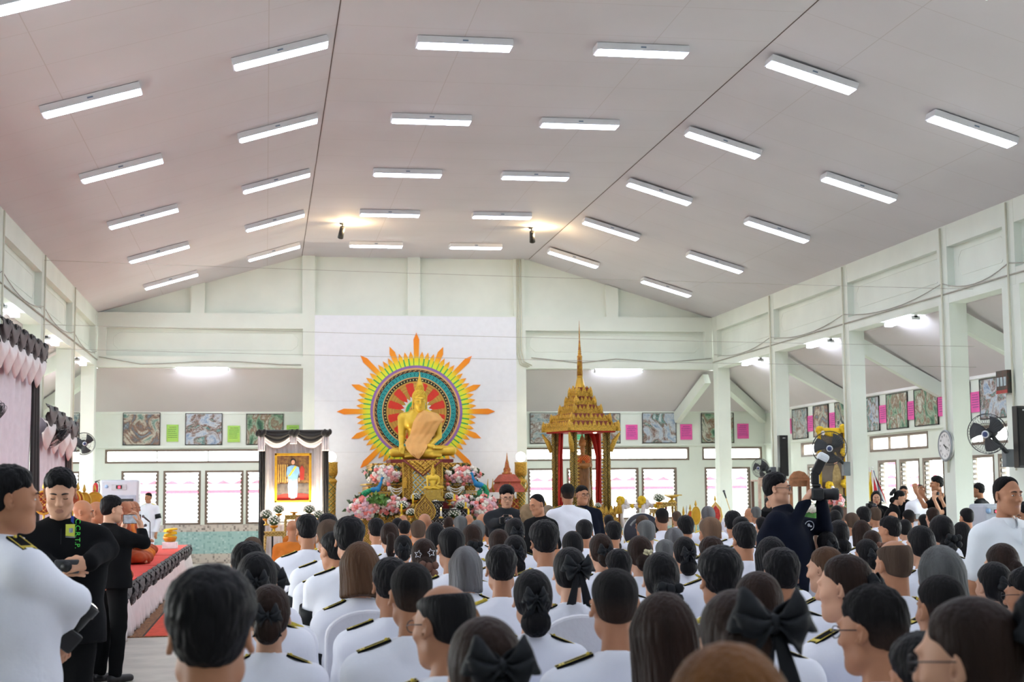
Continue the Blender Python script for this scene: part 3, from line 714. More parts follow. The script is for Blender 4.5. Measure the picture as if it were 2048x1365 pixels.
# hair, in head coordinates
_hair = {}
def hair_mesh(kind):
    if kind in _hair: return _hair[kind]
    S = SDF(); dz = None; res = .0065
    if kind in ('crew', 'short', 'thick', 'crown', 'ring', 'receding'):
        g = {'crew': .005, 'short': .012, 'thick': .02, 'crown': .008, 'ring': .006, 'receding': .005}[kind]
        S.ell((0, -.012, .050+g*.4), (.074+g, .093+g, .072+g*.9), .02); S.ell((0, -.030, .0), (.066+g*.25, .078+g*.5, .080), .03)
        S.cut((0, -.1, -.074), (0, .42, -1.), .02)
        S.cut((0, .066 if kind != 'receding' else .034, .05), (0, 1, -.35), .02)
        for s in (-1, 1):
            S.ell((s*.092, .004, -.032), (.04, .034, .058), .015, op='-')
            S.ell((s*.082, .06, -.01), (.04, .055, .07), .02, op='-')
        if kind == 'ring': S.ell((0, .015, .135), (.066, .105, .078), .03, op='-')
        if kind in ('thick', 'short'): dz = lambda x, y, z: .0026*np.sin(95*x+4*np.sin(40*y))*np.sin(80*z+3*np.sin(50*x)) + .0016*np.sin(210*x+5*np.sin(60*z))*np.sin(160*y+2*z)
    elif kind == 'hijab':
        S.ell((0, -.014, .03), (.094, .108, .102), .02); S.cap((0, -.03, -.03), (0, -.04, -.17), .088, .11, .04); S.cap((-.08, -.03, -.20), (.08, -.03, -.20), .085, k=.05)
        S.ell((0, .1, -.03), (.055, .07, .085), .015, op='-'); dz = lambda x, y, z: .0035*np.sin(60*z+20*x+2*np.sin(30*y))
    elif kind in ('bob', 'long', 'cap', 'pony', 'bun', 'lowbun', 'bunhigh'):
        S.ell((0, -.014, .036), (.083, .101, .093), .02); S.ell((0, -.032, -.01), (.078, .078, .085), .03)
        if kind in ('bob', 'long'):
            zl = -.15 if kind == 'bob' else -.30
            S.cap((0, -.045, 0), (0, -.06, zl), .085, .088, .03)
            for s in (-1, 1): S.cap((s*.062, -.005, .02), (s*.07, -.01, zl), .034, .03, .03)
            S.cut((0, 0, zl), (0, -.15, -1), .015); S.cut((0, .056, .035), (0, 1, -.28), .02)
            S.ell((0, .07, -.07), (.066, .075, .12), .015, op='-')
            S.cap((0, .03, -.1), (0, .03, -.4), .07, .08, .01, op='-')
            dz = lambda x, y, z: .0018*np.sin(26*np.arctan2(x, -y-.03)+6*np.sin(9*z)) + 0*z
        else:
            S.cut((0, -.1, -.098), (0, .4, -1.), .02); S.cut((0, .058, .045), (0, 1, -.3), .02)
            for s in (-1, 1):
                S.ell((s*.09, .01, -.035), (.03, .034, .055), .015, op='-'); S.ell((s*.08, .062, -.02), (.04, .055, .075), .02, op='-')
            if kind == 'bun': S.ell((0, -.118, -.055), (.055, .045, .058), .02)
            if kind == 'lowbun': S.ell((0, -.105, -.1), (.066, .05, .062), .02)
            if kind == 'bunhigh': S.ell((0, -.12, .0), (.06, .05, .055), .02)
            if kind == 'pony':
                S.ell((0, -.115, .0), (.03, .035, .035), .02); S.cap((0, -.135, -.01), (0, -.15, -.13), .034, .042, .02); S.cap((0, -.15, -.13), (0, -.13, -.24), .042, .012, .02)
            if kind != 'cap': dz = lambda x, y, z: .0016*np.sin(140*z+40*x)*np.sin(90*x+3*np.sin(60*z)) * (y < -.07)
    V, F = S.mesh(res, (), dz); _hair[kind] = (V, F); return V, F
_hm = {}
def add_hair(parent, kind, m, c, R, sc=1., name='hair'):
    key = (kind, m.name)
    if key not in _hm: _hm[key] = npmesh('hair_'+kind, *hair_mesh(kind), m)
    o = link(name, _hm[key], parent)
    o.matrix_local = Matrix.Translation(Vector(c)) @ Matrix(np.array(R).tolist()).to_4x4() @ Matrix.Scale(sc, 4)
    return o
def bow_builder(big=False):
    mb = MB()
    def loop(s, w, h, tilt, dy):
        ct, st_ = math.cos(tilt), math.sin(tilt)
        def fn(u, v):
            a = u*PI*2; rr = .5-.5*math.cos(a); wd = .010+.020*rr*h
            x = .004+w*.5*(1-math.cos(a)); z = (v-.5)*2*wd + .005*math.sin(a*2+3*v)
            return (s*(x*ct-z*st_), dy-.012-.018*math.sin(a)-.006*math.sin(9*v+a), x*st_+z*ct)
        mb.grid(fn, 12, 6)
    w = .058 if big else .042
    for s in (-1, 1):
        loop(s, w, 1.2 if big else 1.0, .38, 0); loop(s, w*.85, 1.0, -.30, -.008)
    mb.ell((0, -.02, 0), (.013, .013, .016), 8)
    for s in (-1, 1):
        L = .13 if big else .06
        mb.grid(lambda u, v, s=s: (s*(.005+.028*u)+(v-.5)*.034*(.5+u*.6), -.02-.008*math.sin(3*u), -.01-L*u+.006*math.sin(9*v)), 6, 3)
    return mb
def flower_builder():
    mb = MB()
    for k in range(9):
        a = k*2.4; r = .012+.022*(k % 3)/2
        mb.ell((r*math.cos(a), -.012-.006*(k % 2), r*math.sin(a)), (.016, .01, .016), 7)
    return mb
_acc = {}
def accessory(parent, key, name, c, R, pos, rot=(0, 0, 0), sc=1.):
    if key not in _acc:
        if key == 'bow': mb, m, th = bow_builder(), RIB, .0025
        elif key == 'bigbow': mb, m, th = bow_builder(True), RIB, .0025
        elif key == 'blackflower': mb, m, th = flower_builder(), RIB, 0
        elif key == 'brownflower': mb, m, th = flower_builder(), mat('brown_scrunchie', '#6a4636', .6), 0
        elif key == 'clip': mb, m, th = flower_builder(), mat('pearl_clip', '#d8cfa8', .3, .4), 0
        elif key == 'star':
            mb = MB(); pts = []
            for k in range(10):
                r = .024 if k % 2 == 0 else .011; a = PI/2+k*PI/5; pts.append((r*math.cos(a), 0, r*math.sin(a)))
            mb.tube(pts, .0028, 6, closed=True); m = mat('silver_clip', '#e8e8ee', .25, .6); th = 0
        me = mb.build('tmp', m); 
        if th: md = me.modifiers.new('t', 'SOLIDIFY'); md.thickness = th
        _acc[key] = me
        bpy.data.objects.remove(me) if False else COL.objects.unlink(me)
    o = _acc[key].copy(); o.name = name; COL.objects.link(o); o.parent = parent
    o.matrix_local = Matrix.Translation(Vector(c)) @ Matrix(np.array(R).tolist()).to_4x4() @ Matrix.Translation(Vector(pos)) @ Euler(rot).to_matrix().to_4x4() @ Matrix.Scale(sc, 4)
    return o
def hloc(o, c, R, sc=1.):
    o.matrix_local = Matrix.Translation(Vector(c)) @ Matrix(np.array(R).tolist()).to_4x4() @ Matrix.Scale(sc, 4); return o
def face(parent, c, R, sc=1., eyes='open', glasses=None, brow=True):
    for s in (-1, 1):
        if eyes == 'open':
            mb = MB(); mb.ell((s*.031, .0835, .002), (.0125, .0065, .0048), 10, 0); mb.ell((s*.031, .0875, .002), (.0052, .0034, .0052), 8, 1)
            hloc(mb.build('eye', [EYEW, EYEB], parent), c, R, sc)
        else:
            hloc(MB().tube([(s*(.018+.013*t*2), .0885-.004*abs(2*t-1)**2, -.003-.0025*math.sin(PI*t)) for t in np.linspace(0, 1, 6)], .0016, 5).build('eye', EYEB, parent), c, R, sc)
        if brow: hloc(MB().tube([(s*(.012+.036*t), .0995-.015*t*t, .0235+.0035*math.sin(PI*t)) for t in np.linspace(0, 1, 6)], [.0025, .0042, .0046, .004, .003, .0015], 6).build('eyebrow', BROW, parent), c, R, sc)
    if glasses:
        mb = MB()
        for s in (-1, 1):
            mb.tube([(s*.033+.023*math.cos(a), .105-.004*abs(math.cos(a)), .0+.018*math.sin(a)) for a in np.linspace(0, 2*PI, 17)[:-1]], .0017, 6, closed=True)
            mb.tube([(s*.056, .101, .004), (s*.078, .06, .008), (s*.081, -.01, .008)], .0017, 5)
        mb.tube([(-.01, .106, .003), (.01, .106, .003)], .0017, 5)
        hloc(mb.build('glasses', glasses, parent), c, R, sc)
def epaulettes(parent, J, gold=False, which='LR', sc=1.):
    nb = J['neck']
    for s in which:
        sh = J['sh'+s]; a = lerp(nb, sh, .42)+V3(0, 0, .066); b = lerp(nb, sh, 1.05)+V3(0, 0, .078); a[2] = max(a[2], b[2]-.0)+.012
        d = (b-a); L = np.linalg.norm(d); d = d/L; n = V3(0, 1, 0); n -= d*(n @ d); n /= np.linalg.norm(n); u = np.cross(n, d); u *= np.sign(u[2])
        R3 = Matrix((d.tolist(), n.tolist(), u.tolist())).transposed(); mb = MB()
        m = (a+b)/2
        mb.box(m, (L, .052, .009), 0, R3)
        for q in ((-1, 1) if gold else (1,)): mb.box(m+n*q*.0255, (L*1.01, .005, .011), 1, R3)
        mb.box(m-n*.022+u*.0052, (L, .004, .002), 1, R3)
        if gold: mb.box(m+u*.004, (L*.98, .04, .007), 1, R3)
        else:
            for t in (.12, .2): mb.box(b-d*L*t+u*.004, (.008, .05, .004), 1, R3)
        mb.ell(a+d*.015+u*.006, .007, 8, 1)
        mb.build('epaulette', [BLK, GOLDT], parent, bevel=.001)
def armband(parent, J, s='L', d=.024, t0=.45, t1=.8):
    a, b = lerp(J['sh'+s], J['el'+s], t0), lerp(J['sh'+s], J['el'+s], t1)
    MB().tube([a, lerp(a, b, .5), b], [.053+d, .051+d, .049+d], 20, cap=False).build('armband', RIB, parent, thick=.003)
# ---- seated guests
def seated_pose(fem=False, turn=0., nod=.06, elbow=.235):
    J = dict(pel=V3(0, -.02, .55), neck=V3(0, -.035, 1.06), head=V3(0, -.003, 1.262), R=rotm(turn, nod),
             hipL=V3(-.095, .0, .535), hipR=V3(.095, .0, .535), knL=V3(-.115, .43, .50), knR=V3(.115, .43, .50), anL=V3(-.11, .43, .085), anR=V3(.11, .43, .085))
    sw = .172 if fem else .195
    for s, q in (('L', -1), ('R', 1)):
        J['sh'+s] = V3(q*sw, -.035, .99); J['el'+s] = V3(q*(elbow if not fem else .215), .03, .745); J['wr'+s] = V3(q*.13, .25, .65)
        J['hd'+s] = (V3(-q*.25, .9, -.25), V3(0, -.1, -1), q*1., .35)
    return J
PROTO = {}
def make_proto(key, fem, skin, cloth, turn=0., robe=False, epi=True):
    J = seated_pose(fem, turn)
    V, F, lp = person_mesh(J, skin, res=.016, hres=.0075, handres=.009)
    body = npmesh('seated_body', V, F, [skin, LIP], lp)
    jk = npmesh('jacket', *cloth_mesh(J, .012, armcut=.95, hem=-.1, fem=fem, collar=not robe, fold=.004, res=.015), cloth)
    tr = npmesh('skirt' if fem else 'trousers', *cloth_mesh(J, .012, arms=False, torso=False, legs=True, skirt=fem or robe, fold=.004, res=.018, legcut=.6 if fem else .95), cloth if robe else WTRO)
    sh = MB()
    for q in (-1, 1): pass
    PROTO[key] = (J, body, jk, tr, fem, robe)
def shoes(parent, J, m=SHOE):
    for s in 'LR':
        a = J['an'+s]; t = np.array(J.get('toe'+s, V3(0, 1, 0)), float); S = SDF()
        S.cap(V3(*a)*V3(1, 1, 0)+V3(0, 0, .038)-t*.045, V3(*a)*V3(1, 1, 0)+t*.17+V3(0, 0, .032), .042, .036, k=.02); S.cap(a-V3(0, 0, .01), V3(*a)*V3(1, 1, 0)+V3(0, 0, .04), .044, .044, k=.02)
        S.cut((0, 0, .003), (0, 0, -1), .004)
        npm = npmesh('shoe', *S.mesh(.012), m); link('shoe', npm, parent)
make_proto('man', False, SKIN, WUNI); make_proto('woman', True, SKIN_L, WUNI); make_proto('man_left', False, SKIN, WUNI, turn=.55); make_proto('woman_left', True, SKIN_L, WUNI, turn=.6)
make_proto('monk', False, SKIN, ROBE, robe=True); make_proto('man_right', False, SKIN, WUNI, turn=-.5)
_parts = {}
def seated(key, loc, rz, sc, label, hairk, hm, gold=False, band=False, group=None, bow=None, glasses=False, epi=True, skin=None):
    J, body, jk, tr, fem, robe = PROTO[key]
    o = link('person', body); o.location = loc; o.rotation_euler = (0, 0, rz); o.scale = (sc,)*3
    tag(o, label, 'person', group)
    link('robe' if robe else 'jacket', jk, o); link('robe_skirt' if robe else 'skirt' if fem else 'trousers', tr, o)
    k2 = ('shoe', fem)
    if k2 not in _parts:
        tmp = bpy.data.objects.new('tmp', None); COL.objects.link(tmp); shoes(tmp, J); epaulettes(tmp, J, False); _parts[k2] = [c for c in tmp.children]
        tmp2 = bpy.data.objects.new('tmp', None); COL.objects.link(tmp2); epaulettes(tmp2, J, True); _parts[('gold', fem)] = list(tmp2.children)
        tmp3 = bpy.data.objects.new('tmp', None); COL.objects.link(tmp3); armband(tmp3, J); _parts[('band', fem)] = list(tmp3.children)
        tmp4 = bpy.data.objects.new('tmp', None); COL.objects.link(tmp4); face(tmp4, V3(0, 0, 0), np.eye(3), 1., 'open', mat('glasses_rim', '#3a3c40', .3, .7), brow=True); _parts['face'] = list(tmp4.children)
        for t in (tmp, tmp2, tmp3, tmp4):
            for c in list(t.children): c.parent = None; COL.objects.unlink(c)
            COL.objects.unlink(t)
    def put(src, nm, M=None):
        c = src.copy(); COL.objects.link(c); c.parent = o; c.name = nm
        if M is not None: c.matrix_local = M
        return c
    for c in _parts[k2]:
        if c.name.startswith('shoe') and not robe: put(c, 'shoe')
        elif c.name.startswith('epaul') and epi and not gold and not robe: put(c, 'epaulette')
    if gold and epi:
        for c in _parts[('gold', fem)]: put(c, 'epaulette')
    if band:
        for c in _parts[('band', fem)]: put(c, 'armband')
    c, R = J['head'], J['R']
    if glasses:
        for q in _parts['face']:
            nm = q.name.split('.')[0]
            if nm == 'glasses': put(q, nm, Matrix.Translation(Vector(c)) @ Matrix(R.tolist()).to_4x4())
    if hairk: add_hair(o, hairk, hm, c, R)
    if bow:
        kind, pos, s_ = bow
        nm = {'bow': 'hair_bow', 'bigbow': 'hair_bow', 'blackflower': 'hair_flower', 'brownflower': 'scrunchie', 'clip': 'hair_clip', 'star': 'star_clip'}
        if kind == 'stars':
            accessory(o, 'star', 'star_clip', c, R, (-.042, -.112, .02), (-.1, .2, 0), 1.15); accessory(o, 'star', 'star_clip', c, R, (.042, -.112, .03), (-.1, -.2, 0), 1.15); accessory(o, 'brownflower', 'scrunchie', c, R, (.01, -.13, -.075), (0, 0, 0), 1.7)
        else: accessory(o, kind, nm[kind], c, R, pos, (0, 0, 0), s_)
    return o
# ================================================================ altar group
GOLD = mat('bright_gold_paint', '#e4c040', .36, .28, var=.05, scale=5)
GOLDM = mat('carved_gold', '#d6aa40', .42, .35, var=.18, scale=38, bump=.9, bscale=60)
GOLDP = mat('plain_gold', '#d6ae44', .4, .4, var=.08)
BRASS = mat('orange_brass_bowl', '#d58a1e', .35, .3, var=.08)
RED = mat('dark_red_lacquer', '#7a2424', .45, var=.06); REDC = mat('red_curtain', '#c22a20', .7, var=.06, bump=.3, bscale=8)
PEACH = mat('peach_cloth', '#e6b06a', .75, var=.05, scale=3, bump=.15, bscale=14)
def ornament(name, c1, c2, scale, thr=.5):
    m = mat(name, c1, .42, .3, bump=.0); N, L, b = nodes_of(m)
    tc = N.new('ShaderNodeTexCoord'); sx = N.new('ShaderNodeSeparateXYZ'); L.new(tc.outputs['Object'], sx.inputs[0])
    def fn(op, a, b_=None):
        n = N.new('ShaderNodeMath'); n.operation = op
        for i, v in enumerate((a, b_)):
            if v is None: continue
            if isinstance(v, (int, float)): n.inputs[i].default_value = v
            else: L.new(v, n.inputs[i])
        return n.outputs[0]
    u = fn('MULTIPLY', sx.outputs['X'], scale); v = fn('MULTIPLY', sx.outputs['Z'], scale)
    p = fn('MULTIPLY', fn('SINE', fn('ADD', u, v)), fn('SINE', fn('SUBTRACT', u, v)))
    p2 = fn('MULTIPLY', fn('SINE', fn('MULTIPLY', u, 3.1)), fn('SINE', fn('MULTIPLY', v, 3.1))); p = fn('ADD', fn('ABSOLUTE', p), fn('MULTIPLY', p2, .35))
    r = N.new('ShaderNodeValToRGB'); L.new(p, r.inputs[0]); r.color_ramp.elements[0].position = .12; r.color_ramp.elements[1].position = .3
    r.color_ramp.elements[0].color = (*lin(c2), 1); r.color_ramp.elements[1].color = (*lin(c1), 1)
    L.new(r.outputs[0], b.inputs['Base Color']); bp = N.new('ShaderNodeBump'); bp.inputs['Strength'].default_value = .8; bp.inputs['Distance'].default_value = .02; L.new(p, bp.inputs['Height']); L.new(bp.outputs[0], b.inputs['Normal'])
    return m
GORN = ornament('gold_ornament', '#dcb04a', '#8a5526', 30); GORN2 = ornament('gold_ornament_fine', '#dcb256', '#9a6830', 55)
GMOS = ornament('gold_with_glass_mosaic', '#d2ab4a', '#8fc9dc', 30); GGRN = ornament('gold_green_post', '#c79f3e', '#6f8a5a', 34)
# ---- sun wheel on the backdrop
wc = at(833.2, 823.5, Y=YN-.05); PX = wc.y/F_PX*.995
wheel = thing('sun_wheel', 'round painted wheel with orange flame rays on the white backdrop', 'wall decoration', (wc.x, YN-.034, wc.z))
def flat(name, col, r=.55): return mat(name, col, r, var=.03)
M_ray = mat('flame_ray_paint', '#ff9a1c', .6); N, L, b = nodes_of(M_ray)
tc = N.new('ShaderNodeTexCoord'); ln = N.new('ShaderNodeVectorMath'); ln.operation = 'LENGTH'; L.new(tc.outputs['Object'], ln.inputs[0])
nz = N.new('ShaderNodeTexNoise'); nz.inputs['Scale'].default_value = 9; ad = N.new('ShaderNodeMath'); ad.operation = 'MULTIPLY_ADD'; ad.inputs[1].default_value = .12
L.new(tc.outputs['Object'], nz.inputs[0]); L.new(nz.outputs['Fac'], ad.inputs[0]); L.new(ln.outputs['Value'], ad.inputs[2])
rp = N.new('ShaderNodeValToRGB'); mr = N.new('ShaderNodeMapRange'); mr.inputs['From Min'].default_value = 1.0; mr.inputs['From Max'].default_value = 2.0
L.new(ad.outputs[0], mr.inputs[0]); L.new(mr.outputs[0], rp.inputs[0]); e = rp.color_ramp.elements
e[0].position = .2; e[0].color = (*lin('#e4f53c'), 1); e[1].position = .42; e[1].color = (*lin('#ffa61e'), 1); q = e.new(.30); q.color = (*lin('#f6e22c'), 1); q = e.new(.9); q.color = (*lin('#fb8a14'), 1)
L.new(rp.outputs[0], b.inputs['Base Color'])
def pol(r, a): return Vector((r*math.cos(a), 0, r*math.sin(a)))
for k in range(64):
    a = PI/2 + 2*PI*k/64; big = k % 4 == 0; rt = (160 if k % 8 == 0 else 142) if big else 122
    rt *= PX; wt = (5.8 if big else 4.3)*PX; wb = (4.4 if big else 3.1)*PX; tip = (14 if big else 10)*PX; r0 = 92*PX
    u = pol(1, a); w = Vector((-u.z, 0, u.x))
    poly = [(r0, -wb), (rt-tip, -wt), (rt, 0), (rt-tip, wt), (r0, wb)]
    MB().prism(poly, lambda p, q, d: u*p+w*q+Vector((0, d, 0)), -.012, -.001).build('ray', M_ray, wheel)
def ringpart(name, r0, r1, lv, m): MB().ring((0, 0, 0), r0*PX, r1*PX, -.001, -.004-.003*lv, 96).build(name, m, wheel)
ringpart('green_ring', 92, 108, 0, flat('green_paint', '#3fbf6c'))
ringpart('purple_ring', 88.2, 93.2, 4, flat('purple_paint', '#9a70b8'))
peach = flat('peach_paint', '#e0b070'); gold2 = flat('gold_paint', '#cfa044'); dark = flat('dark_brown_paint', '#38261a'); teal = flat('teal_paint', '#12838a'); red2 = flat('red_paint', '#e23a28')
ringpart('peach_ring', 84.5, 88.2, 4, peach); ringpart('dark_ring', 79.5, 84.5, 4, dark); ringpart('teal_ring', 69.5, 79.5, 4, teal); ringpart('peach_ring', 67.5, 69.5, 4, peach); ringpart('black_ring', 61, 67.5, 4, flat('black_paint', '#1c1812')); ringpart('gold_ring', 58.5, 61, 4, gold2)
mb = MB()
for k in range(60):
    a = 2*PI*k/60; mb.torus(pol(74.3*PX, a)+Vector((0, -.018, 0)), 2.0*PX, .55*PX, 10, 5, ax='y')
for r in (78.6, 70.6): mb.torus((0, -.017, 0), r*PX, .5*PX, 96, 4, ax='y')
mb.build('turquoise_link', flat('turquoise_paint', '#4fd6d0'), wheel)
for k in range(64): MB().ell(pol(64.2*PX, 2*PI*k/64)+Vector((0, -.016, 0)), (1.35*PX, .006, 1.35*PX), 8).build('cream_dot', flat('cream_paint', '#e9e68c'), wheel)
mb = MB()
for k in range(52): 
    a0 = 2*PI*k/52; mb.tube([pol((82+1.1*math.sin(PI*2*t))*PX, a0+t*.085)+Vector((0, -.017, 0)) for t in np.linspace(0, 1, 6)], .6*PX, 4)
mb.build('wave_scroll', peach, wheel)
MB().ring((0, 0, 0), 20*PX, 59*PX, -.001, -.010, 96).build('red_field', red2, wheel)
for k in range(12):
    a = 2*PI*k/12; u = pol(1, a); w = Vector((-u.z, 0, u.x))
    hp = [(22, 3.3), (43, 3.9), (44, 5), (49, 5), (50, 6), (56, 6.2), (57.5, 9), (58.3, 13), (60, 15.6)]; poly = [(p, -q) for p, q in hp]+[(p, q) for p, q in hp[::-1]]
    mb = MB().prism([(p*PX, q*PX) for p, q in poly], lambda p, q, d: u*p+w*q+Vector((0, d, 0)), -.019, -.009)
    mb.build('spoke', gold2, wheel)
    mb = MB()
    for q in (-1.6, 1.6): mb.tube([u*(24*PX)+w*(q*PX)+Vector((0, -.02, 0)), u*(42*PX)+w*(q*PX)+Vector((0, -.02, 0))], .3*PX, 4)
    for p, hw in ((44, 5), (49.5, 5), (56, 6)): mb.tube([u*(p*PX)-w*(hw*PX)+Vector((0, -.02, 0)), u*(p*PX)+w*(hw*PX)+Vector((0, -.02, 0))], .3*PX, 4)
    mb.build('spoke_line', flat('ochre_line', '#9a7230'), wheel)
def star(n, r0, r1, d0, d1, name, m):
    pts = []
    for k in range(2*n): a = PI*k/n; r = (r1 if k % 2 else r0)*PX; pts.append((r*math.cos(a), r*math.sin(a)))
    MB().prism(pts, lambda u, v, d: Vector((u, d, v)), d0, d1).build(name, m, wheel)
star(24, 25, 32, -.024, -.01, 'white_lotus', flat('white_paint', '#eceaec')); star(48, 22.4, 23.2, -.028, -.02, 'lime_ring', flat('lime_paint', '#c4ec4c'))
star(48, 21.3, 22, -.032, -.02, 'green_disc', flat('emerald_paint', '#25ad70')); star(18, 14.6, 16.4, -.036, -.02, 'gold_disc', gold2); star(40, 11.5, 12, -.04, -.02, 'blue_disc', flat('navy_paint', '#20506e'))
# ---- seated statue
YS = 34.75; sB = YS/F_PX
bo = at(843, 918.5, Y=YS)
Q = lambda zx, zy, y=0.: V3((zx/6.825-83)*sB, y, (178.5-zy/6.825)*sB)
def statue_mesh(res=.017):
    S = SDF()
    S.cap(Q(530, 1080, .0), Q(530, 940, -.0), .23, .19, .08); S.cap(Q(480, 880), Q(590, 880), .17, k=.08); S.cap(Q(430, 720, -.02), Q(660, 720, -.02), .185, k=.1)
    S.cap(Q(330, 650, .02), Q(750, 655, .02), .12, k=.08); S.cap(Q(450, 600), Q(640, 600), .10, k=.08); S.cap(Q(543, 600, -.0), Q(543, 500, -.0), .098, .09, .05)
    S.cap(Q(300, 660, .0), Q(296, 930, -.02), .100, .075, .05); S.cap(Q(296, 930, -.02), Q(275, 1045, -.34), .074, .048, .03)
    S.cap(Q(790, 680, .0), Q(800, 910, -.02), .100, .075, .05); S.cap(Q(800, 910, -.02), Q(650, 1050, -.36), .074, .048, .03)
    # right hand over the knee, left hand in the lap
    S.cap(Q(275, 1045, -.35), Q(268, 1085, -.42), .055, .06, .03)
    for i, x in enumerate((240, 258, 276, 294)): S.cap(Q(x, 1085, -.45), Q(x+4, 1150+(-12 if i == 0 else 6 if i == 2 else 0), -.475), .018, .014, .012)
    S.cap(Q(300, 1070, -.43), Q(312, 1115, -.45), .018, .014, .012)
    S.cap(Q(650, 1050, -.37), Q(700, 1062, -.42), .052, .055, .03)
    for i, y in enumerate((1062, 1068, 1075, 1082)): S.cap(Q(700, y, -.40-.03*i), Q(845-12*i, y+6, -.40-.03*i), .018, .013, .012)
    # crossed legs
    S.cap(Q(450, 1115, .0), Q(170, 1132, -.26), .15, .098, .06); S.cap(Q(640, 1110, .0), Q(960, 1112, -.26), .15, .105, .06)
    S.cap(Q(170, 1140, -.28), Q(690, 1172, -.42), .092, .06, .04); S.cap(Q(960, 1118, -.28), Q(420, 1140, -.46), .098, .062, .03)
    S.cap(Q(330, 1190, -.42), Q(420, 1180, -.48), .035, .045, .03); S.cap(Q(690, 1175, -.42), Q(800, 1185, -.40), .05, .035, .03)
    S.cap(Q(400, 1165, 0), Q(680, 1165, 0), .17, k=.06); S.cut(Q(543, 1222), (0, 0, -1), .01)
    c = Q(543, 425, -.02); R = rotm(PI, .10); head_prims(S, c, R, 1.9, ears=False)
    T = tf(c, R*1.9)
    for s in (-1, 1): S.cap(T(s*.078, -.0, .03), T(s*.086, -.0, -.05), .022, .016, .01); S.cap(T(s*.086, -.0, -.05), T(s*.083, .008, -.11), .015, .018, .008)
    V, F = S.mesh(res, [(c-.26, c+.28, .0105), (Q(290, 1110, -.45)-.14, Q(290, 1110, -.45)+.14, .010)])
    return V, F, c, R
V_, F_, sc_, sR_ = statue_mesh()
st = tag(link('seated_statue', npmesh('seated_statue', V_, F_, GOLD), None, bo), 'large golden seated statue with crossed legs and a peach sash', 'statue')
def statue_hair(parent):
    S = SDF(); T = tf(sc_, sR_*1.9); sR9 = sR_
    S.ell(T(0, -.012, .045), np.array((.082, .098, .085))*1.9, .02, sR9); S.ell(T(0, -.03, -.0), np.array((.078, .075, .075))*1.9, .04, sR9)
    S.ell(T(0, -.02, .135), np.array((.046, .05, .05))*1.9, .06, sR9)
    S.ell(T(0, .085, -.03), np.array((.068, .062, .085))*1.9, .01, sR9, '-'); S.cut(T(0, -.1, -.07), sR9 @ V3(0, .45, -1), .02)
    o = link('curled_hair', npmesh('curled_hair', *S.mesh(.013, (), lambda x, y, z: .0065*np.sin(165*x)*np.sin(150*z)*np.sin(165*y+.7)), GOLD), parent)
    mb = MB(); n = 230
    for k in range(n):
        zz = 1-1.55*(k+.5)/n; a = k*2.39996; q = math.sqrt(max(0, 1-zz*zz)); d = (q*math.cos(a), q*math.sin(a), zz)
        p = (.084*d[0], -.014+.098*d[1], .045+.088*d[2])
        if p[1] > .052 and p[2] < .075: continue
        if p[2] < .0-.4*(p[1]+.02) and p[1] > -.03: continue
        mb.ell(T(*p), .020, 7)
    for k in range(60):
        zz = 1-1.2*(k+.5)/60; a = k*2.39996; q = math.sqrt(max(0, 1-zz*zz)); mb.ell(T(.048*q*math.cos(a), -.02+.05*q*math.sin(a), .14+.052*zz), .018, 7)
    ob = mb.build('hair_curls', GOLD, parent); ob['kind'] = 'stuff'
    t = T(0, -.02, .18)
    MB().lathe([(.075, -.02), (.085, .02), (.06, .07), (.045, .1), (.05, .12), (.03, .17), (.014, .24), (.004, .34)], t, 14).build('flame_finial', GOLD, parent)
    for s in (-1, 1):
        hloc(MB().tube([(s*(.014+.036*u), .094-.012*u*u, .001-.009*math.sin(PI*u)) for u in np.linspace(0, 1, 7)], .0016, 5).build('eyelid', mat('dark_gold_line', '#7a5a18', .5), parent), sc_, sR_, 1.9)
        hloc(MB().tube([(s*(.008+.046*u), .098-.014*u*u, .024+.011*math.sin(PI*u)) for u in np.linspace(0, 1, 7)], .0015, 5).build('eyebrow', mat('dark_gold_line', '#7a5a18', .5), parent), sc_, sR_, 1.9)
    hloc(MB().tube([(-.026+.052*u, .0945-.012*(2*u-1)**2, -.0715+.003*(2*u-1)**2) for u in np.linspace(0, 1, 7)], .0012, 5).build('mouth_line', mat('dark_gold_line', '#7a5a18', .5), parent), sc_, sR_, 1.9)
statue_hair(st)
Lp = [(556, 560), (500, 625), (440, 730), (415, 830), (395, 900), (322, 1000), (335, 1090), (385, 1160), (478, 1230)]
Rp = [(620, 555), (760, 590), (868, 690), (800, 760), (735, 880), (640, 1020), (610, 1080), (570, 1140), (492, 1236)]
yy = [-.13, -.20, -.25, -.245, -.24, -.34, -.47, -.56, -.585]
def robe(u, v):
    t = v*8; i = min(7, int(t)); f = t-i
    l = lerp(Lp[i], Lp[i+1], f); r = lerp(Rp[i], Rp[i+1], f); y = yy[i]*(1-f)+yy[i+1]*f
    p = lerp(l, r, u); w = math.sin(PI*u)
    edge = .19*max(0, u-.55)**1.5*4*max(0, 1-v*2.2) + .05*max(0, .25-u)*4*max(0, 1-v*2)
    return tuple(Q(p[0], p[1], y - .035*w*min(1, v*4) + edge + .008*math.sin(9*u+14*v)*math.sin(5*v*PI) + .006*math.sin(24*u+6*v)))
MB().grid(robe, 24, 40).build('peach_sash', PEACH, st, thick=.012)
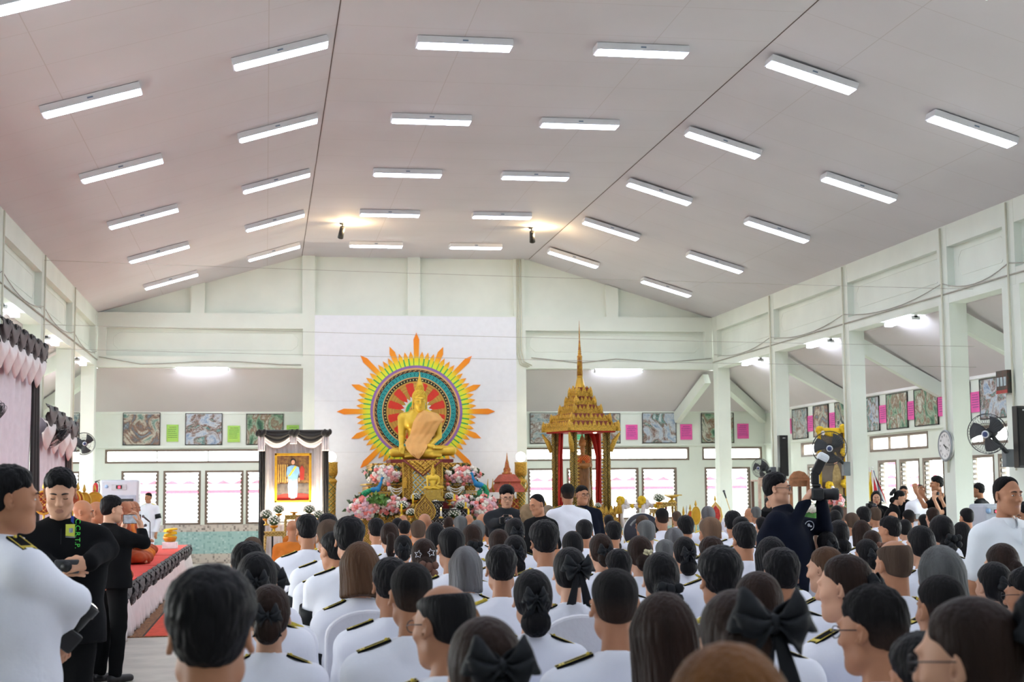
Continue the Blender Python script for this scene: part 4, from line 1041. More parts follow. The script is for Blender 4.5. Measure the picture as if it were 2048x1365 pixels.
# ---- altar tiers
al = thing('altar', 'gold and dark red stepped altar below the large golden statue', 'altar', (bo.x, 34.6, 0))
def part(nm, m, *boxes, bev=.006):
    mb = MB()
    for b_ in boxes: mb.pb(*b_)
    return mb.build(nm, m, al, bevel=bev, world=True)
part('statue_plinth', RED, (781, 918.6, 907, 926, 34.05, 1.3), (786, 924, 902, 927, 34.0, 1.4))
part('upper_cornice', GORN, (744, 926, 939, 944, 33.95, 1.9)); part('upper_tier', GORN2, (750, 944, 935, 966, 34.02, 1.8))
part('middle_cornice', GOLDP, (732, 966, 955, 971, 33.72, 2.1)); part('middle_tier', GORN, (736, 971, 951, 984, 33.8, 2.0)); part('middle_base', GOLDP, (728, 983, 958, 988, 33.68, 2.1))
part('red_step', RED, (738, 988, 948, 1004, 33.85, 1.9)); part('lower_cornice', GOLDP, (722, 1022, 964, 1028, 33.4, 2.3)); part('lower_tier', GORN, (726, 1027, 960, 1042, 33.45, 2.2))
part('lower_step', RED, (724, 1003, 962, 1023, 33.6, 2.1)); a = at(740, 1042, Y=33.5)
MB().bb((at(722, 1040, Y=33.4).x, 33.42, 0), (at(964, 1040, Y=33.4).x, 35.6, at(740, 1041, Y=33.4).z)).build('altar_base', GORN2, al, world=True)
mb = MB()
for k in range(34):
    x = 730+k*6.85; p = at(x, 987, Y=33.67)
    mb.prism([(-.03, 0), (.03, 0), (.022, -.05), (0, -.085), (-.022, -.05)], lambda u, v, d: Vector((p.x+u, d, p.z+v)), 33.66, 33.70)
mb.build('pendant_fringe', GOLDM, al, world=True)
# central panel with mosaic and triangular cloth
part('central_pier', GORN2, (805, 925, 886, 1000, 33.5, .5)); part('mosaic_panel', GMOS, (826, 932, 866, 990, 33.46, .06)); part('pier_edge', GOLDP, (805, 925, 807.5, 1000, 33.47, .06), (817, 930, 818.5, 1000, 33.475, .05), (824.5, 930, 826, 1000, 33.475, .05), (883.5, 925, 886, 1000, 33.47, .06), (866, 930, 867.5, 1000, 33.475, .05), (874, 930, 875.5, 1000, 33.475, .05))
p0, p1, p2 = at(807, 921, Y=33.42), at(884, 921, Y=33.42), at(846, 952, Y=33.42)
MB().prism([(p0.x, p0.z), (p2.x, p2.z), (p1.x, p1.z)], lambda u, v, d: Vector((u, d, v)), 33.42, 33.47).build('triangular_apron', GORN, al, world=True)
mb = MB(); mb.tube([p0, p2, p1], .018, 6, 0); mb.build('apron_border', RED, al, world=True)
mb = MB(); c_ = (p0+p1)/2
for k in (.42, .68): mb.tube([c_.lerp(p0, k)+Vector((0, -.012, -.0)), c_.lerp(p2, k)+Vector((0, -.012, 0)), c_.lerp(p1, k)+Vector((0, -.012, 0))], .016, 6)
mb.build('apron_braid', GOLDP, al, world=True)
for sx in (-1, 1):
    for (xa, ya) in ((811, 968), (880, 968)): pass
for x in (811, 880):
    mb = MB()
    for k in range(6):
        p = at(x, 958+k*3.4, Y=33.47); mb.ell(p, (.055-.004*abs(k-3), .03, .03), 10)
    mb.build('lotus_bracket', GOLDM, al, world=True)
# ---- flowers
ROSES = [mat('pink_rose', '#f0a8a6', .6, var=.08, scale=30), mat('coral_rose', '#ee857e', .6, var=.08, scale=30), mat('white_rose', '#f1ede2', .6, var=.04, scale=30), mat('mauve_rose', '#e2bcc8', .6, var=.06, scale=30)]
LEAF = mat('dark_green_leaf', '#3e5a36', .55, var=.25, scale=14); LEAF2 = mat('fresh_green_leaf', '#5d8a3c', .55, var=.2, scale=14)
def rose_mb():
    mb = MB(); mb.ell((0, -.03, 0), (.030, .028, .030), 8)
    for ring_, n, r, s in ((0, 3, .022, .026), (1, 5, .034, .030)):
        for k in range(n):
            a = 2*PI*k/n+ring_; mb.ell((r*math.cos(a), -.014+.014*ring_, r*math.sin(a)), (s, s*.7, s), 7)
    return mb
_rose = []
for m in ROSES: o = rose_mb().build('rose', m); COL.objects.unlink(o); _rose.append(o)
rng = random.Random(3)
def bouquet(label, x, y, rx, ry, Y, n, w=(3, 2, 4, 2), group='rose arrangements on the altar', rs=1., leaf=90):
    c = at(x, y, Y=Y); s = Y/F_PX; t = thing('flower_arrangement', label, 'flowers', (c.x, Y, c.z-ry*s), 0, group)
    pts = []; tries = 0
    while len(pts) < n and tries < 6000:
        tries += 1
        u, v = rng.uniform(-1, 1), rng.uniform(-1, 1)
        if u*u+v*v > 1: continue
        if any((u-a)**2*(rx/ry)**1+(v-b_)**2 < (.13 if n > 30 else .2)**2*1.6 for a, b_ in pts) and tries < 5000: continue
        pts.append((u, v))
    for u, v in pts:
        o = _rose[rng.choices(range(4), w)[0]].copy(); COL.objects.link(o); o.name = 'rose'; o.parent = t
        dep = math.sqrt(max(0, 1-u*u-v*v)); o.location = (u*rx*s, -.05-.20*dep, ry*s+v*ry*s); o.rotation_euler = (rng.uniform(-.5, .5)+v*.5, rng.uniform(0, 6), u*.6)
        o.scale = (rs*rng.uniform(.8, 1.15),)*3
    mb = MB()
    for k in range(leaf):
        a = rng.uniform(0, 2*PI); r = math.sqrt(rng.uniform(.1, 1.25)); p = Vector((r*math.cos(a)*rx*s, rng.uniform(-.16, .05), ry*s+r*math.sin(a)*ry*s))
        R3 = Euler((rng.uniform(-1, 1), rng.uniform(0, 6.3), rng.uniform(-.6, .6))).to_matrix(); l = rng.uniform(.05, .10)
        mb.add([p+R3 @ Vector(q) for q in ((0, 0, 0), (l*.4, -.012, l*.5), (0, -.004, l*1.5), (-l*.4, -.012, l*.5))], [(0, 1, 2, 3)])
    mb.ell((0, .03, ry*s), (rx*s*.8, .10, ry*s*.75), 12)
    o = mb.build('foliage', LEAF, t); o['kind'] = 'stuff'
    return t
bouquet('pink and white roses on the upper altar step left of the mosaic panel', 766, 950, 37, 16, 33.75, 46)
bouquet('pink and white roses on the upper altar step right of the mosaic panel', 923, 950, 37, 16, 33.75, 46)
bouquet('pink rose bank on the lower step left of the gold leaf emblem', 775, 1012, 42, 17, 33.35, 52, rs=1.05)
bouquet('round cluster of pale pink roses at the left end of the altar', 727, 1016, 29, 21, 33.2, 40, (4, 2, 3, 4), rs=1.15)
bouquet('pink and white roses on the lower step right of the gold leaf emblem', 928, 1008, 30, 15, 33.35, 34)
bouquet('round cluster of pale pink roses at the right end of the altar', 968, 1016, 26, 22, 33.2, 40, (4, 2, 3, 4), rs=1.15)
FLW = mat('white_blossom', '#f3f1e8', .6, var=.04)
def bowl_flowers(label, x, y, r, Y, stand=True, group='gold bowls of white flowers'):
    """r: radius of the flower dome in photo pixels; (x, y) its centre"""
    c = at(x, y, Y=Y); s = Y/F_PX; R_ = r*s; h = R_*1.9; t = thing('flower_bowl', label, 'flower bowl', (c.x, Y, c.z-h), 0, group)
    MB().lathe([(R_*.1, h*.34), (R_*.62, h*.48), (R_*.7, h*.62), (R_*.66, h*.63)], (0, 0, 0), 14).build('bowl', BRASS, t)
    MB().lathe([(R_*.5, 0), (R_*.5, h*.08), (R_*.28, h*.12), (R_*.2, h*.3), (R_*.3, h*.36)], (0, 0, 0), 12).build('foot', GOLDP, t)
    mb = MB(); n = 40
    for k in range(n):
        z = 1-(k+.5)/n*1.35; a = k*2.4; q = math.sqrt(max(0, 1-z*z)); p = Vector((q*math.cos(a)*R_, q*math.sin(a)*R_, h+z*R_*.85))
        mb.ell(p, (R_*.17, R_*.17, R_*.14), 6)
    o = mb.build('blossoms', FLW, t); o['kind'] = 'stuff'
    mb = MB(); mb.ell((0, 0, h), (R_*.85, R_*.85, R_*.72), 10)
    for k in range(46):
        z = rng.uniform(-.5, 1); a = rng.uniform(0, 6.3); q = math.sqrt(1-z*z)*1.05; p = Vector((q*math.cos(a)*R_, q*math.sin(a)*R_, h+z*R_*.9)); d = (p-Vector((0, 0, h))).normalized()*R_*.35; w = d.cross(Vector((0, 0, 1)))*.3
        mb.add([p-w, p+d, p+w], [(0, 1, 2)])
    o = mb.build('leaves', LEAF, t); o['kind'] = 'stuff'
    return t
for x, y, r, Y, lab in ((831.5, 995, 9, 33.0, 'white flowers in a gold bowl left of the small gold figure'), (805, 1012, 11, 32.8, 'white flowers in a gold bowl behind the left yellow candle'), (822, 1026, 9, 32.5, 'white flowers in a gold bowl left of the gold leaf emblem'),
                        (899, 994, 9, 33.0, 'white flowers in a gold bowl on the black table, topmost'), (871, 1010, 10, 32.7, 'white flowers in a gold bowl just right of the gold leaf emblem'), (921, 1012, 10, 32.9, 'white flowers in a gold bowl in front of the right rose bank'), (909, 1028, 12, 32.5, 'wide white flower dome on the black table, lowest on the right')):
    bowl_flowers(lab, x, y, r, Y)
# ---- small figure, emblem, candles, tables
fig = st.copy(); COL.objects.link(fig); fig.name = 'small_statue'; p = at(867, 980, Y=32.95); fig.location = p; fig.scale = (.29,)*3
tag(fig, 'small gold seated figure on a stepped gold base before the mosaic panel', 'statue')
for ch in st.children:
    if ch.name.startswith(('peach',)): continue
    c_ = ch.copy(); COL.objects.link(c_); c_.parent = fig
M_g2 = mat('pale_gold', '#c0a047', .4, .4, var=.08)
mb = MB(); k = 1/.29
for x0, y0, x1, y1 in ((848, 980, 886, 984), (852, 984, 882, 993), (849, 993, 885, 998), (846, 998, 889, 1003)):
    a, b_ = at(x0, y1, Y=32.75), at(x1, y0, Y=32.75); mb.bb(((a.x-p.x)*k, -.2*k, (a.z-p.z)*k), ((b_.x-p.x)*k, .15*k, (b_.z-p.z)*k))
mb.build('stepped_base', M_g2, fig)
bt = thing('offering_table', 'low black table with mother of pearl pattern in front of the altar', 'table', (at(880, 1040, Y=32.8).x, 32.8, 0), 0)
DKT = ornament('black_pearl_inlay', '#1c1716', '#b9b4b8', 40)
mb = MB().pb(838, 1003, 890, 1006, 32.5, .6); mb.pb(880, 1018, 945, 1021, 32.4, .7); mb.pb(838, 1037, 945, 1040, 32.3, .9); mb.build('table_top', mat('black_lacquer', '#1b1615', .35), bt, world=True)
zt = at(880, 1038, Y=32.3).z
MB().bb((at(838, 1038, Y=32.4).x, 32.45, 0), (at(945, 1038, Y=32.4).x, 33.1, zt)).pb(840, 1006, 886, 1037, 32.6, .4).pb(884, 1021, 942, 1037, 32.5, .5).build('table_side', DKT, bt, world=True)
em = at(850, 1046, Y=32.25); emb = thing('leaf_emblem', 'pointed openwork gold leaf emblem on a stand before the altar', 'emblem', (em.x, 32.25, em.z))
s = 32.25/F_PX
out = [(0, 62), (1.2, 54), (3, 50), (9, 44), (16, 36), (20.5, 26), (21, 18), (17, 9), (9, 3), (3, 0)]
out = [(x*s, z*s) for x, z in out]; poly = out + [(-x, z) for x, z in out[:0:-1]]
MB().prism(poly, lambda u, v, d: Vector((u, d, v)), -.01, .01).build('leaf_plate', ornament('gold_filigree', '#b08b4a', '#6d4a24', 60), emb)
mb = MB(); mb.tube([(u, -.015, v) for u, v in poly], .009, 6, closed=True); mb.tube([(u*.66, -.018, v*.72+5*s) for u, v in poly], .006, 6, closed=True)
for k in range(7): a = PI*(k+.5)/7; mb.tube([(0, -.016, 14*s), (15*s*math.cos(a), -.02, (14+24*math.sin(a))*s)], .005, 5)
mb.build('border', GOLDP, emb); MB().lathe([(.14, -em.z+.0), (.14, -em.z+.03), (.03, -em.z+.05), (.025, .02)], (0, 0, 0), 12).build('stand', GOLDP, emb)
YC = mat('yellow_candle_wax', '#eac52c', .5); WC = mat('white_candle_wax', '#f2eee6', .5)
for x, y0, y1, Y, m, lab in ((826, 990, 1012, 32.8, YC, 'yellow candle beside the small gold figure, left'), (803, 1008, 1033, 32.62, YC, 'yellow candle in front of the left rose bank'), (909, 989, 1002, 32.6, YC, 'yellow candle beside the topmost flower bowl'), (931.5, 1005, 1018, 32.5, YC, 'yellow candle in front of the right rose bank'), (937, 1018, 1036, 32.3, YC, 'tall yellow candle at the right of the black table'), (882, 1022, 1037.3, 32.42, WC, 'lit white candle in front of the black table')):
    a, b_ = at(x, y1, Y=Y), at(x, y0, Y=Y); t = thing('candle', lab, 'candle', a, 0, 'candles on the altar')
    h = b_.z-a.z; MB().cyl((0, 0, 0), (0, 0, h), .022, .02, 10).build('wax_stick', m, t); MB().lathe([(.05, 0), (.05, .02), (.025, .05)], (0, 0, -.01), 10).build('holder', GOLDP, t)
    if m is WC: MB().ell((0, 0, h+.035), (.012, .012, .035), 8).build('flame', mat('candle_flame', '#ffc860', .5, emit=8), t)
for x, lab in ((793, 'white bead swags on the altar front, left of the mosaic panel'), (911, 'white bead swags on the altar front, right of the mosaic panel')):
    t = at(x, 972, Y=33.6); g = thing('bead_garland', lab, 'garland', t, 0, 'white bead garlands'); sc__ = 33.6/F_PX
    mb = MB()
    for dep, w in ((7, 15), (12, 16), (19, 16)):
        mb.tube([(u*w*sc__, -.03, -dep*sc__*(1-u*u)) for u in np.linspace(-1, 1, 15)], .013, 6)
    for u in (-16, 16): mb.cyl((u*sc__, -.02, 0), (u*sc__, -.02, -.1), .02, .028, 8)
    mb.build('bead_strand', FLW, g)
    for u in (-16, 16):
        o = _rose[1].copy(); COL.objects.link(o); o.name = 'rose'; o.parent = g; o.location = (u*sc__, -.03, .03); o.scale = (.8,)*3
# ---- peacocks
PEB = mat('peacock_blue', '#1d7fb8', .35, .3, var=.15, scale=12); PEG = mat('peacock_green', '#1f9a68', .45, .2, var=.25, scale=16)
for x, y, sx, lab in ((750, 985, 1, 'blue and green peacock ornament on the altar left of the bead swags'), (958, 975, -1, 'blue and green peacock ornament hanging its tail at the altar right end')):
    c = at(x, y, Y=33.25); s = 33.25/F_PX; t = thing('peacock', lab, 'ornament', c, 0, 'peacock ornaments'); S = SDF()
    S.ell((0, 0, .05), (.11, .06, .065), .03); S.cap((sx*.07, 0, .08), (sx*.13, 0, .2), .05, .03, .03); S.cap((sx*.13, 0, .2), (sx*.15, 0, .29), .026, .02, .02); S.cap((sx*.15, 0, .29), (sx*.165, 0, .31), .028, .024, .02); S.cap((sx*.17, 0, .31), (sx*.21, 0, .30), .012, .004, .01)
    for q in (-1, 1): S.cap((.02, q*.03, .0), (.02, q*.03, -.08), .01, .01, .01)
    link('body', npmesh('peacock_body', *S.mesh(.011), PEB), t)
    if sx > 0: tail = [(-.05, .06), (-.22, -.02), (-.30, -.12), (-.18, -.16), (.05, -.15)]
    else: tail = [(.0, .08), (.12, .0), (.17, -.12), (.16, -.28), (.0, -.30), (.02, -.1)]
    S = SDF()
    for k in range(len(tail)-1): S.cap((tail[k][0], .02, tail[k][1]), (tail[k+1][0], .02, tail[k+1][1]), .05, .055, .04)
    link('tail', npmesh('peacock_tail', *S.mesh(.014, (), folds(.008, 70)), PEG), t)
    MB().tube([(sx*.155, 0, .33), (sx*.14, 0, .37)], .004, 5).ell((sx*.14, 0, .375), .012, 6).build('crest', PEB, t)
o = bouquet('leafy green fern below the left peacock', 752, 1000, 17, 8, 33.1, 0, leaf=150); o['category'] = 'plant'; o.name = 'fern'
for ch in o.children: ch.data.materials[0] = LEAF2
# ---- lamp posts
for x, lab in ((662, 'carved gold lamp post with a white globe beside the portrait stand'), (1043, 'carved gold lamp post with a white globe beside the small red shrine')):
    Y = 35.2; c = at(x, 1060, Y=Y); s = Y/F_PX; t = thing('lamp_post', lab, 'lamp', (c.x, Y, 0), 0, 'gold lamp posts')
    z = lambda y: at(x, y, Y=Y).z
    MB().lathe([(11*s, 0), (11*s, z(1040)), (9*s, z(1030)), (9.5*s, z(985)), (10.5*s, z(966)), (11.5*s, z(962)), (8*s, z(958)), (11*s, z(951)), (12.5*s, z(945)), (12*s, z(932)), (12.8*s, z(926)), (9*s, z(925))], (0, 0, 0), 16).build('post', GGRN, t)
    MB().lathe([(11.6*s, z(966)), (12.2*s, z(963)), (8.6*s, z(958))], (0, 0, 0), 16).lathe([(11.4*s, z(952)), (13*s, z(945)), (12.6*s, z(930)), (13.2*s, z(925)), (9*s, z(925))], (0, 0, 0), 16).build('capital', GOLDM, t)
    MB().ell((0, 0, z(914.5)), 10.2*s, 20).build('globe', mat('lit_globe', '#fffaf0', .4, emit=5, var=0), t)
# ---- small red shrine
Y = 34.6; c = at(1015, 1045, Y=Y); s = Y/F_PX; sh = thing('spirit_shrine', 'small red and gold model shrine with a pointed roof beside the lamp post', 'shrine', (c.x, Y, 0))
z = lambda y: at(1015, y, Y=Y).z
MB().lathe([(17*s, 0), (17*s, z(1040)), (20*s, z(1038)), (20*s, z(1000)), (23*s, z(998))], (0, 0, 0), 4, sq=1, rot=0, sm=False).build('body', ornament('red_gold_shrine', '#a5462c', '#c79a3c', 26), sh)
MB().lathe([(34*s, z(985)), (30*s, z(981)), (21*s, z(968)), (21*s, z(965)), (23*s, z(964)), (14*s, z(951)), (11*s, z(949))], (0, 0, 0), 4, sq=1, rot=.12, sm=False).build('roof', mat('red_shrine_roof', '#b5523c', .5, var=.1, scale=20), sh)
MB().lathe([(11*s, z(950)), (10*s, z(946)), (7*s, z(945)), (7.5*s, z(939)), (5*s, z(935)), (3.5*s, z(925)), (1.8*s, z(920)), (.4*s, z(906))], (0, 0, 0), 12).build('spire', mat('gold_red_spire', '#b98a3c', .45, .3, col2='#a53a2a', scale=25), sh)
mb = MB()
for u in (-1, 1):
    for v in (-1, 1): mb.tube([(u*32*s, v*32*s, z(984)), (u*35*s, v*35*s, z(975)), (u*34*s, v*34*s, z(958))], [.03, .02, .004], 6)
mb.prism([(-11*s, z(1000)), (11*s, z(1000)), (0, z(966))], lambda u, v, d: Vector((u, d, v)), -36*s, -33*s)
mb.build('gable_ornament', GOLDM, sh)
# ---- pavilion with standing figure
YP = 33.2; s = YP/F_PX; pc = at(1164, 1062, Y=YP); pav = thing('pavilion', 'tall gold tiered pavilion with a spire and red curtains', 'pavilion', (pc.x, YP, 0), 0)
z = lambda y: at(1163, y, Y=YP).z
RT = .30
def tier(name, wpx, y0, y1, teeth, red=True):
    w = wpx/2*s/1.22; mb = MB()
    mb.lathe([(w*.96, z(y1)), (w, z(y1)), (w, z(y1-.55*(y1-y0))), (w*.96, z(y1-.55*(y1-y0)))], (0, 0, 0), 4, sq=1, rot=RT+PI/4*0, sm=False)
    Rz = Matrix.Rotation(RT, 3, 'Z'); hz = (z(y0)-z(y1))
    for f in range(4):
        Rf = Matrix.Rotation(RT+f*PI/2, 3, 'Z')
        for k in range(teeth):
            u = -1+2*(k+.5)/teeth; mid = abs(u) < 1.0/teeth; hh = hz*(.75 if mid else .45); ww = w/teeth*(1.05 if mid else .8)
            mb.prism([(u*w-ww, z(y1)+hz*.5), (u*w+ww, z(y1)+hz*.5), (u*w+ww*.55, z(y1)+hz*.5+hh*.45), (u*w, z(y1)+hz*.5+hh), (u*w-ww*.55, z(y1)+hz*.5+hh*.45)], lambda a, b_, d: Rf @ Vector((a, -w+d, b_)), -.02, .02)
        cnr = Rf @ Vector((w, -w, 0)); mb.tube([cnr*.98+Vector((0, 0, z(y1))), cnr*.98+Vector((0, 0, z(y1)+hz*.7)), cnr*.99+Vector((0, 0, z(y1)+hz*1.15))], [.06, .045, .006], 6)
    mb.build(name, GOLDM, pav)
    if red: MB().lathe([(w*.86, z(y1)), (w*.8, z(y0-1))], (0, 0, 0), 4, sq=1, rot=RT, sm=False).build('red_roof_step', mat('red_pavilion_roof', '#8a3a2a', .5, var=.08), pav)
tier('roof_tier', 139, 845, 864, 11); tier('roof_tier', 109, 830, 847, 9); tier('roof_tier', 76, 812, 830, 7); tier('roof_tier', 53, 795, 812, 5); tier('roof_tier', 39, 777, 795, 3)
MB().lathe([(11.5*s, z(782)), (11*s, z(778)), (6.5*s, z(757)), (5*s, z(756)), (6.5*s, z(753.5)), (5.5*s, z(752))], (0, 0, 0), 8, sq=None, sm=False).build('bell', GOLDP, pav)
pr = [(6.2*s, z(752)), (5.0*s, z(716)), (5.6*s, z(714))]
for k in range(8): y = 712-k*4.2; r = 4.6-.42*k; pr += [(r*s, z(y)), (r*.72*s, z(y-1.6)), (r*.72*s, z(y-2.6))]
pr += [(1.3*s, z(676)), (.9*s, z(660)), (.25*s, z(642))]
MB().lathe(pr, (0, 0, 0), 12).build('spire', mat('gold_spire', '#c8a03c', .4, .4, col2='#9a5a30', scale=14), pav)
W2 = 50*s/1.12
MB().lathe([(W2*1.16, z(864)), (W2*1.16, z(867))], (0, 0, 0), 4, sq=1, rot=RT, sm=False).build('red_soffit', REDC, pav)
Rz = Matrix.Rotation(RT, 3, 'Z')
COLM = ornament('gold_green_column', '#b0903f', '#3e4a3a', 60)
for f, (u, v) in enumerate(((-1, -1), (1, -1), (1, 1), (-1, 1))):
    p = Rz @ Vector((u*W2*.86, v*W2*.86, 0)); mb = MB()
    for k in range(4): a = PI/4+k*PI/2; mb.cyl(p+Vector((.055*math.cos(a), .055*math.sin(a), z(1030))), p+Vector((.055*math.cos(a), .055*math.sin(a), z(866))), .042, .038, 8)
    mb.build('column', COLM, pav)
    mb = MB(); o_ = Vector((p.x, p.y, 0)).normalized()
    mb.tube([p+o_*.09+Vector((0, 0, z(905))), p+o_*.17+Vector((0, 0, z(885))), p+o_*.30+Vector((0, 0, z(868)))], [.05, .06, .02], 6)
    for k in range(20):
        zz = z(1020)+(z(880)-z(1020))*k/20; mb.prism([(-.02, zz), (.05, zz+.02), (-.02, zz+.05)], lambda a, b_, d: p+Vector((u*-.09+a*-u, -.09*v*0+d, b_)), -.01, .01)
    mb.build('column_ornament', GOLDM, pav)
for (xa, xb, xc, xd, dy, lab) in ((1118, 1127, 1117, 1126, .1, 0), (1176, 1202, 1192, 1203, .35, 1)):
    def cur(u, v):
        xt = xa+(xb-xa)*u; xl = xc+(xd-xc)*u; e = min(1, v*3.2)**.6; x = xt*(1-e)+xl*e
        p = at(x, 866+v*154, Y=YP+dy); return (p.x-pc.x, dy+.04*math.sin(u*14+2*v), p.z)
    MB().grid(cur, 14, 16).build('red_curtain', REDC, pav, thick=.01)
MB().ell(((at(1184, 866, Y=YP).x-pc.x), -.3, z(866)), (.05, .05, .025), 12).build('downlight', mat('lit_downlight', '#fff2d0', .4, emit=12, var=0), pav)
# table-like pedestal
PW = 64*s/1.15
mb = MB(); mb.lathe([(PW*.86, 0), (PW*.80, .1), (PW*.74, z(1050)), (PW*.86, z(1046))], (0, 0, 0), 4, sq=1, rot=RT, sm=False); mb.build('pedestal', GORN, pav)
MB().lathe([(PW*.98, z(1046)), (PW*.98, z(1036)), (PW*.92, z(1035)), (PW*.92, z(1030)), (PW*1.0, z(1029)), (PW*1.0, z(1026)), (PW*.7, z(1025))], (0, 0, 0), 4, sq=1, rot=RT, sm=False).build('pedestal_cornice', GORN2, pav)
mb = MB()
for f in range(4):
    Rf = Matrix.Rotation(RT+f*PI/2, 3, 'Z')
    for k in range(9):
        u = -1+2*(k+.5)/9; ww = PW/9*.95; mb.prism([(u*PW-ww, z(1026)), (u*PW+ww, z(1026)), (u*PW, z(1013))], lambda a, b_, d: Rf @ Vector((a, -PW+d, b_)), -.02, .02)
    c_ = Rf @ Vector((PW, -PW, 0)); mb.tube([c_+Vector((0, 0, z(1028))), c_+Vector((0, 0, z(1008))), c_*1.03+Vector((0, 0, z(997)))], [.07, .045, .006], 6)
    mb.tube([c_*.93+Vector((0, 0, z(1045))), c_*1.02+Vector((0, 0, z(1062))), c_*1.2+Vector((0, 0, .05))], [.05, .05, .035], 6)
mb.build('pedestal_crest', GOLDM, pav)
# wooden standing figure (stands in the pavilion)
WOOD = mat('carved_brown_wood', '#8a5a2c', .45, var=.15, scale=6, stretch=(6, 6, 1)); WOODL = mat('light_brown_wood', '#b5793f', .45, var=.12, scale=8)
c = at(1166, 1024, Y=YP); wf = thing('standing_figure', 'brown wooden standing figure holding a bowl inside the gold pavilion', 'statue', (c.x, YP-.02, z(1025)))
zz = lambda y: z(y)-z(1025)
S = SDF(); S.cap((0, 0, zz(1020)), (0, 0, zz(1000)), .13, .13, .03); S.cap((-.07, 0, zz(995)), (-.05, 0, zz(925)), .10, .10, .06); S.cap((.07, 0, zz(995)), (.05, 0, zz(925)), .10, .10, .06)
for q in (-1, 1): S.cap((q*.15, .02, zz(990)), (q*.11, .01, zz(930)), .035, .03, .03)
link('robe', npmesh('figure_robe', *S.mesh(.02, (), folds(.006, 30)), WOOD), wf)
S = SDF(); S.cap((-.06, 0, zz(930)), (-.06, 0, zz(918)), .09, .08, .05); S.cap((.06, 0, zz(930)), (.06, 0, zz(918)), .09, .08, .05); S.cap((-.12, 0, zz(917)), (.12, 0, zz(917)), .055, k=.05)
for q in (-1, 1): S.cap((q*.15, 0, zz(917)), (q*.17, -.04, zz(932)), .045, .04, .03); S.cap((q*.17, -.04, zz(932)), (q*.08, -.17, zz(933)), .04, .03, .02)
S.cap((0, -.0, zz(914)), (0, 0, zz(905)), .045, k=.02); hc = V3(0, -.01, zz(899)); head_prims(S, hc, rotm(PI), .72)
link('torso', npmesh('figure_torso', *S.mesh(.014), WOODL), wf)
MB().lathe([(.075, zz(893)), (.088, zz(886)), (.07, zz(885)), (.075, zz(882)), (.045, zz(879)), (.05, zz(877)), (.02, zz(872)), (.004, zz(866))], (0, 0, 0), 14).build('crown', WOODL, wf)
MB().lathe([(.05, -.07), (.13, -.03), (.15, .02), (.13, .04), (.15, .05)], (0, -.2, zz(932)), 18).build('bowl', WOODL, wf)
S = SDF(); S.cap((-.07, -.015, zz(927)), (-.07, -.015, zz(919)), .095, .09, .05); S.cap((.07, -.015, zz(927)), (.07, -.015, zz(919)), .095, .09, .05); S.cap((-.11, 0, zz(918)), (.11, 0, zz(918)), .062, k=.05); S.cut((0, 0, zz(912)), (-.5, 0, 1), .01)
link('shawl', npmesh('figure_shawl', *S.mesh(.014), ornament('red_gold_shawl', '#d33a22', '#e8b04a', 60)), wf)
for x, y, lab in ((1196, 1012, 'white flower posy with a candle on the pavilion ledge, right'), (1147, 1014, 'white flower posy on the pavilion ledge, behind the standing people')):
    bowl_flowers(lab, x, y, 6.5, YP-.55, group='flower posies on the pavilion')
# ---- portrait in a draped stand
YQ = 34.2; s = YQ/F_PX; pc2 = at(587, 1085, Y=YQ); ps = thing('portrait_stand', 'tall stand draped in white and black cloth around the portrait', 'drape stand', (pc2.x, YQ, 0))
CWH = mat('white_drape', '#eee8ea', .8, var=.02, bump=.1); CBK = mat('black_drape', '#121214', .75, var=.1, sheen=.3)
z = lambda y: at(587, y, Y=YQ).z
X_ = lambda x: at(x, 1000, Y=YQ).x-pc2.x
def curtain(mb, x0, x1, z0, z1, y, folds_=6, amp=.03, m=0):
    n = folds_*6
    return mb.grid(lambda u, v: (x0+(x1-x0)*u, y+amp*math.sin(u*folds_*2*PI)*(.6+.4*v)+.01*math.sin(9*v+u*30), z0+(z1-z0)*v), n, 10, m)
curtain(MB(), X_(527), X_(648), .02, z(872), .12, 14, .025).build('white_backdrop', CWH, ps, thick=.008)
for x0, x1 in ((518, 530), (645, 657)): curtain(MB(), X_(x0), X_(x1), .02, z(890), .0, 3, .03).build('black_side_curtain', CBK, ps, thick=.01)
mb = MB()
for x in (519, 655): mb.cyl((X_(x), .1, 0), (X_(x), .1, z(862)), .02, n=8)
mb.build('pole', M_dark, ps); MB().bb((X_(517), -.05, z(864)), (X_(657), .16, z(861))).build('top_rail', CBK, ps)
def swag(mb, x0, x1, ztop_, drop, y, thickz, m=0, bulge=.08):
    mb.grid(lambda u, v: (x0+(x1-x0)*u, y-bulge*math.sin(PI*v)*(.4+.6*math.sin(PI*u))-.012*math.sin(v*16), ztop_-thickz*v*.6-drop*math.sin(PI*u)*v), 18, 14, m)
mb = MB()
for a, b_ in ((519, 588), (586, 655)): swag(mb, X_(a), X_(b_), z(868), (z(868)-z(893)), -.05, (z(868)-z(876)), 0)
mb.build('white_swag', CWH, ps, thick=.008)
for a in (522, 586, 650):
    curtain(MB(), X_(a-7), X_(a+7), z(903 if a != 586 else 889), z(872), -.12, 3, .02).build('white_swag_tail', CWH, ps, thick=.006)
mb = MB()
for a, b_ in ((519, 588), (586, 655)): swag(mb, X_(a), X_(b_), z(861), (z(861)-z(884)), -.14, (z(861)-z(867)), 0, .06)
mb.build('black_swag', CBK, ps, thick=.008)
for a in (521, 587, 652):
    mb = MB()
    for k in range(5): mb.ell((X_(a)+.06*(k-2)*.6, -.19, z(868)+.03*math.sin(k*2)), (.05, .04, .07), 8)
    mb.build('black_rosette', CBK, ps)
fr = thing('portrait', 'gold framed portrait of a woman in a pale blue suit with a yellow sash', 'framed picture', (at(586, 956, Y=YQ-.06).x, YQ-.05, z(1006)))
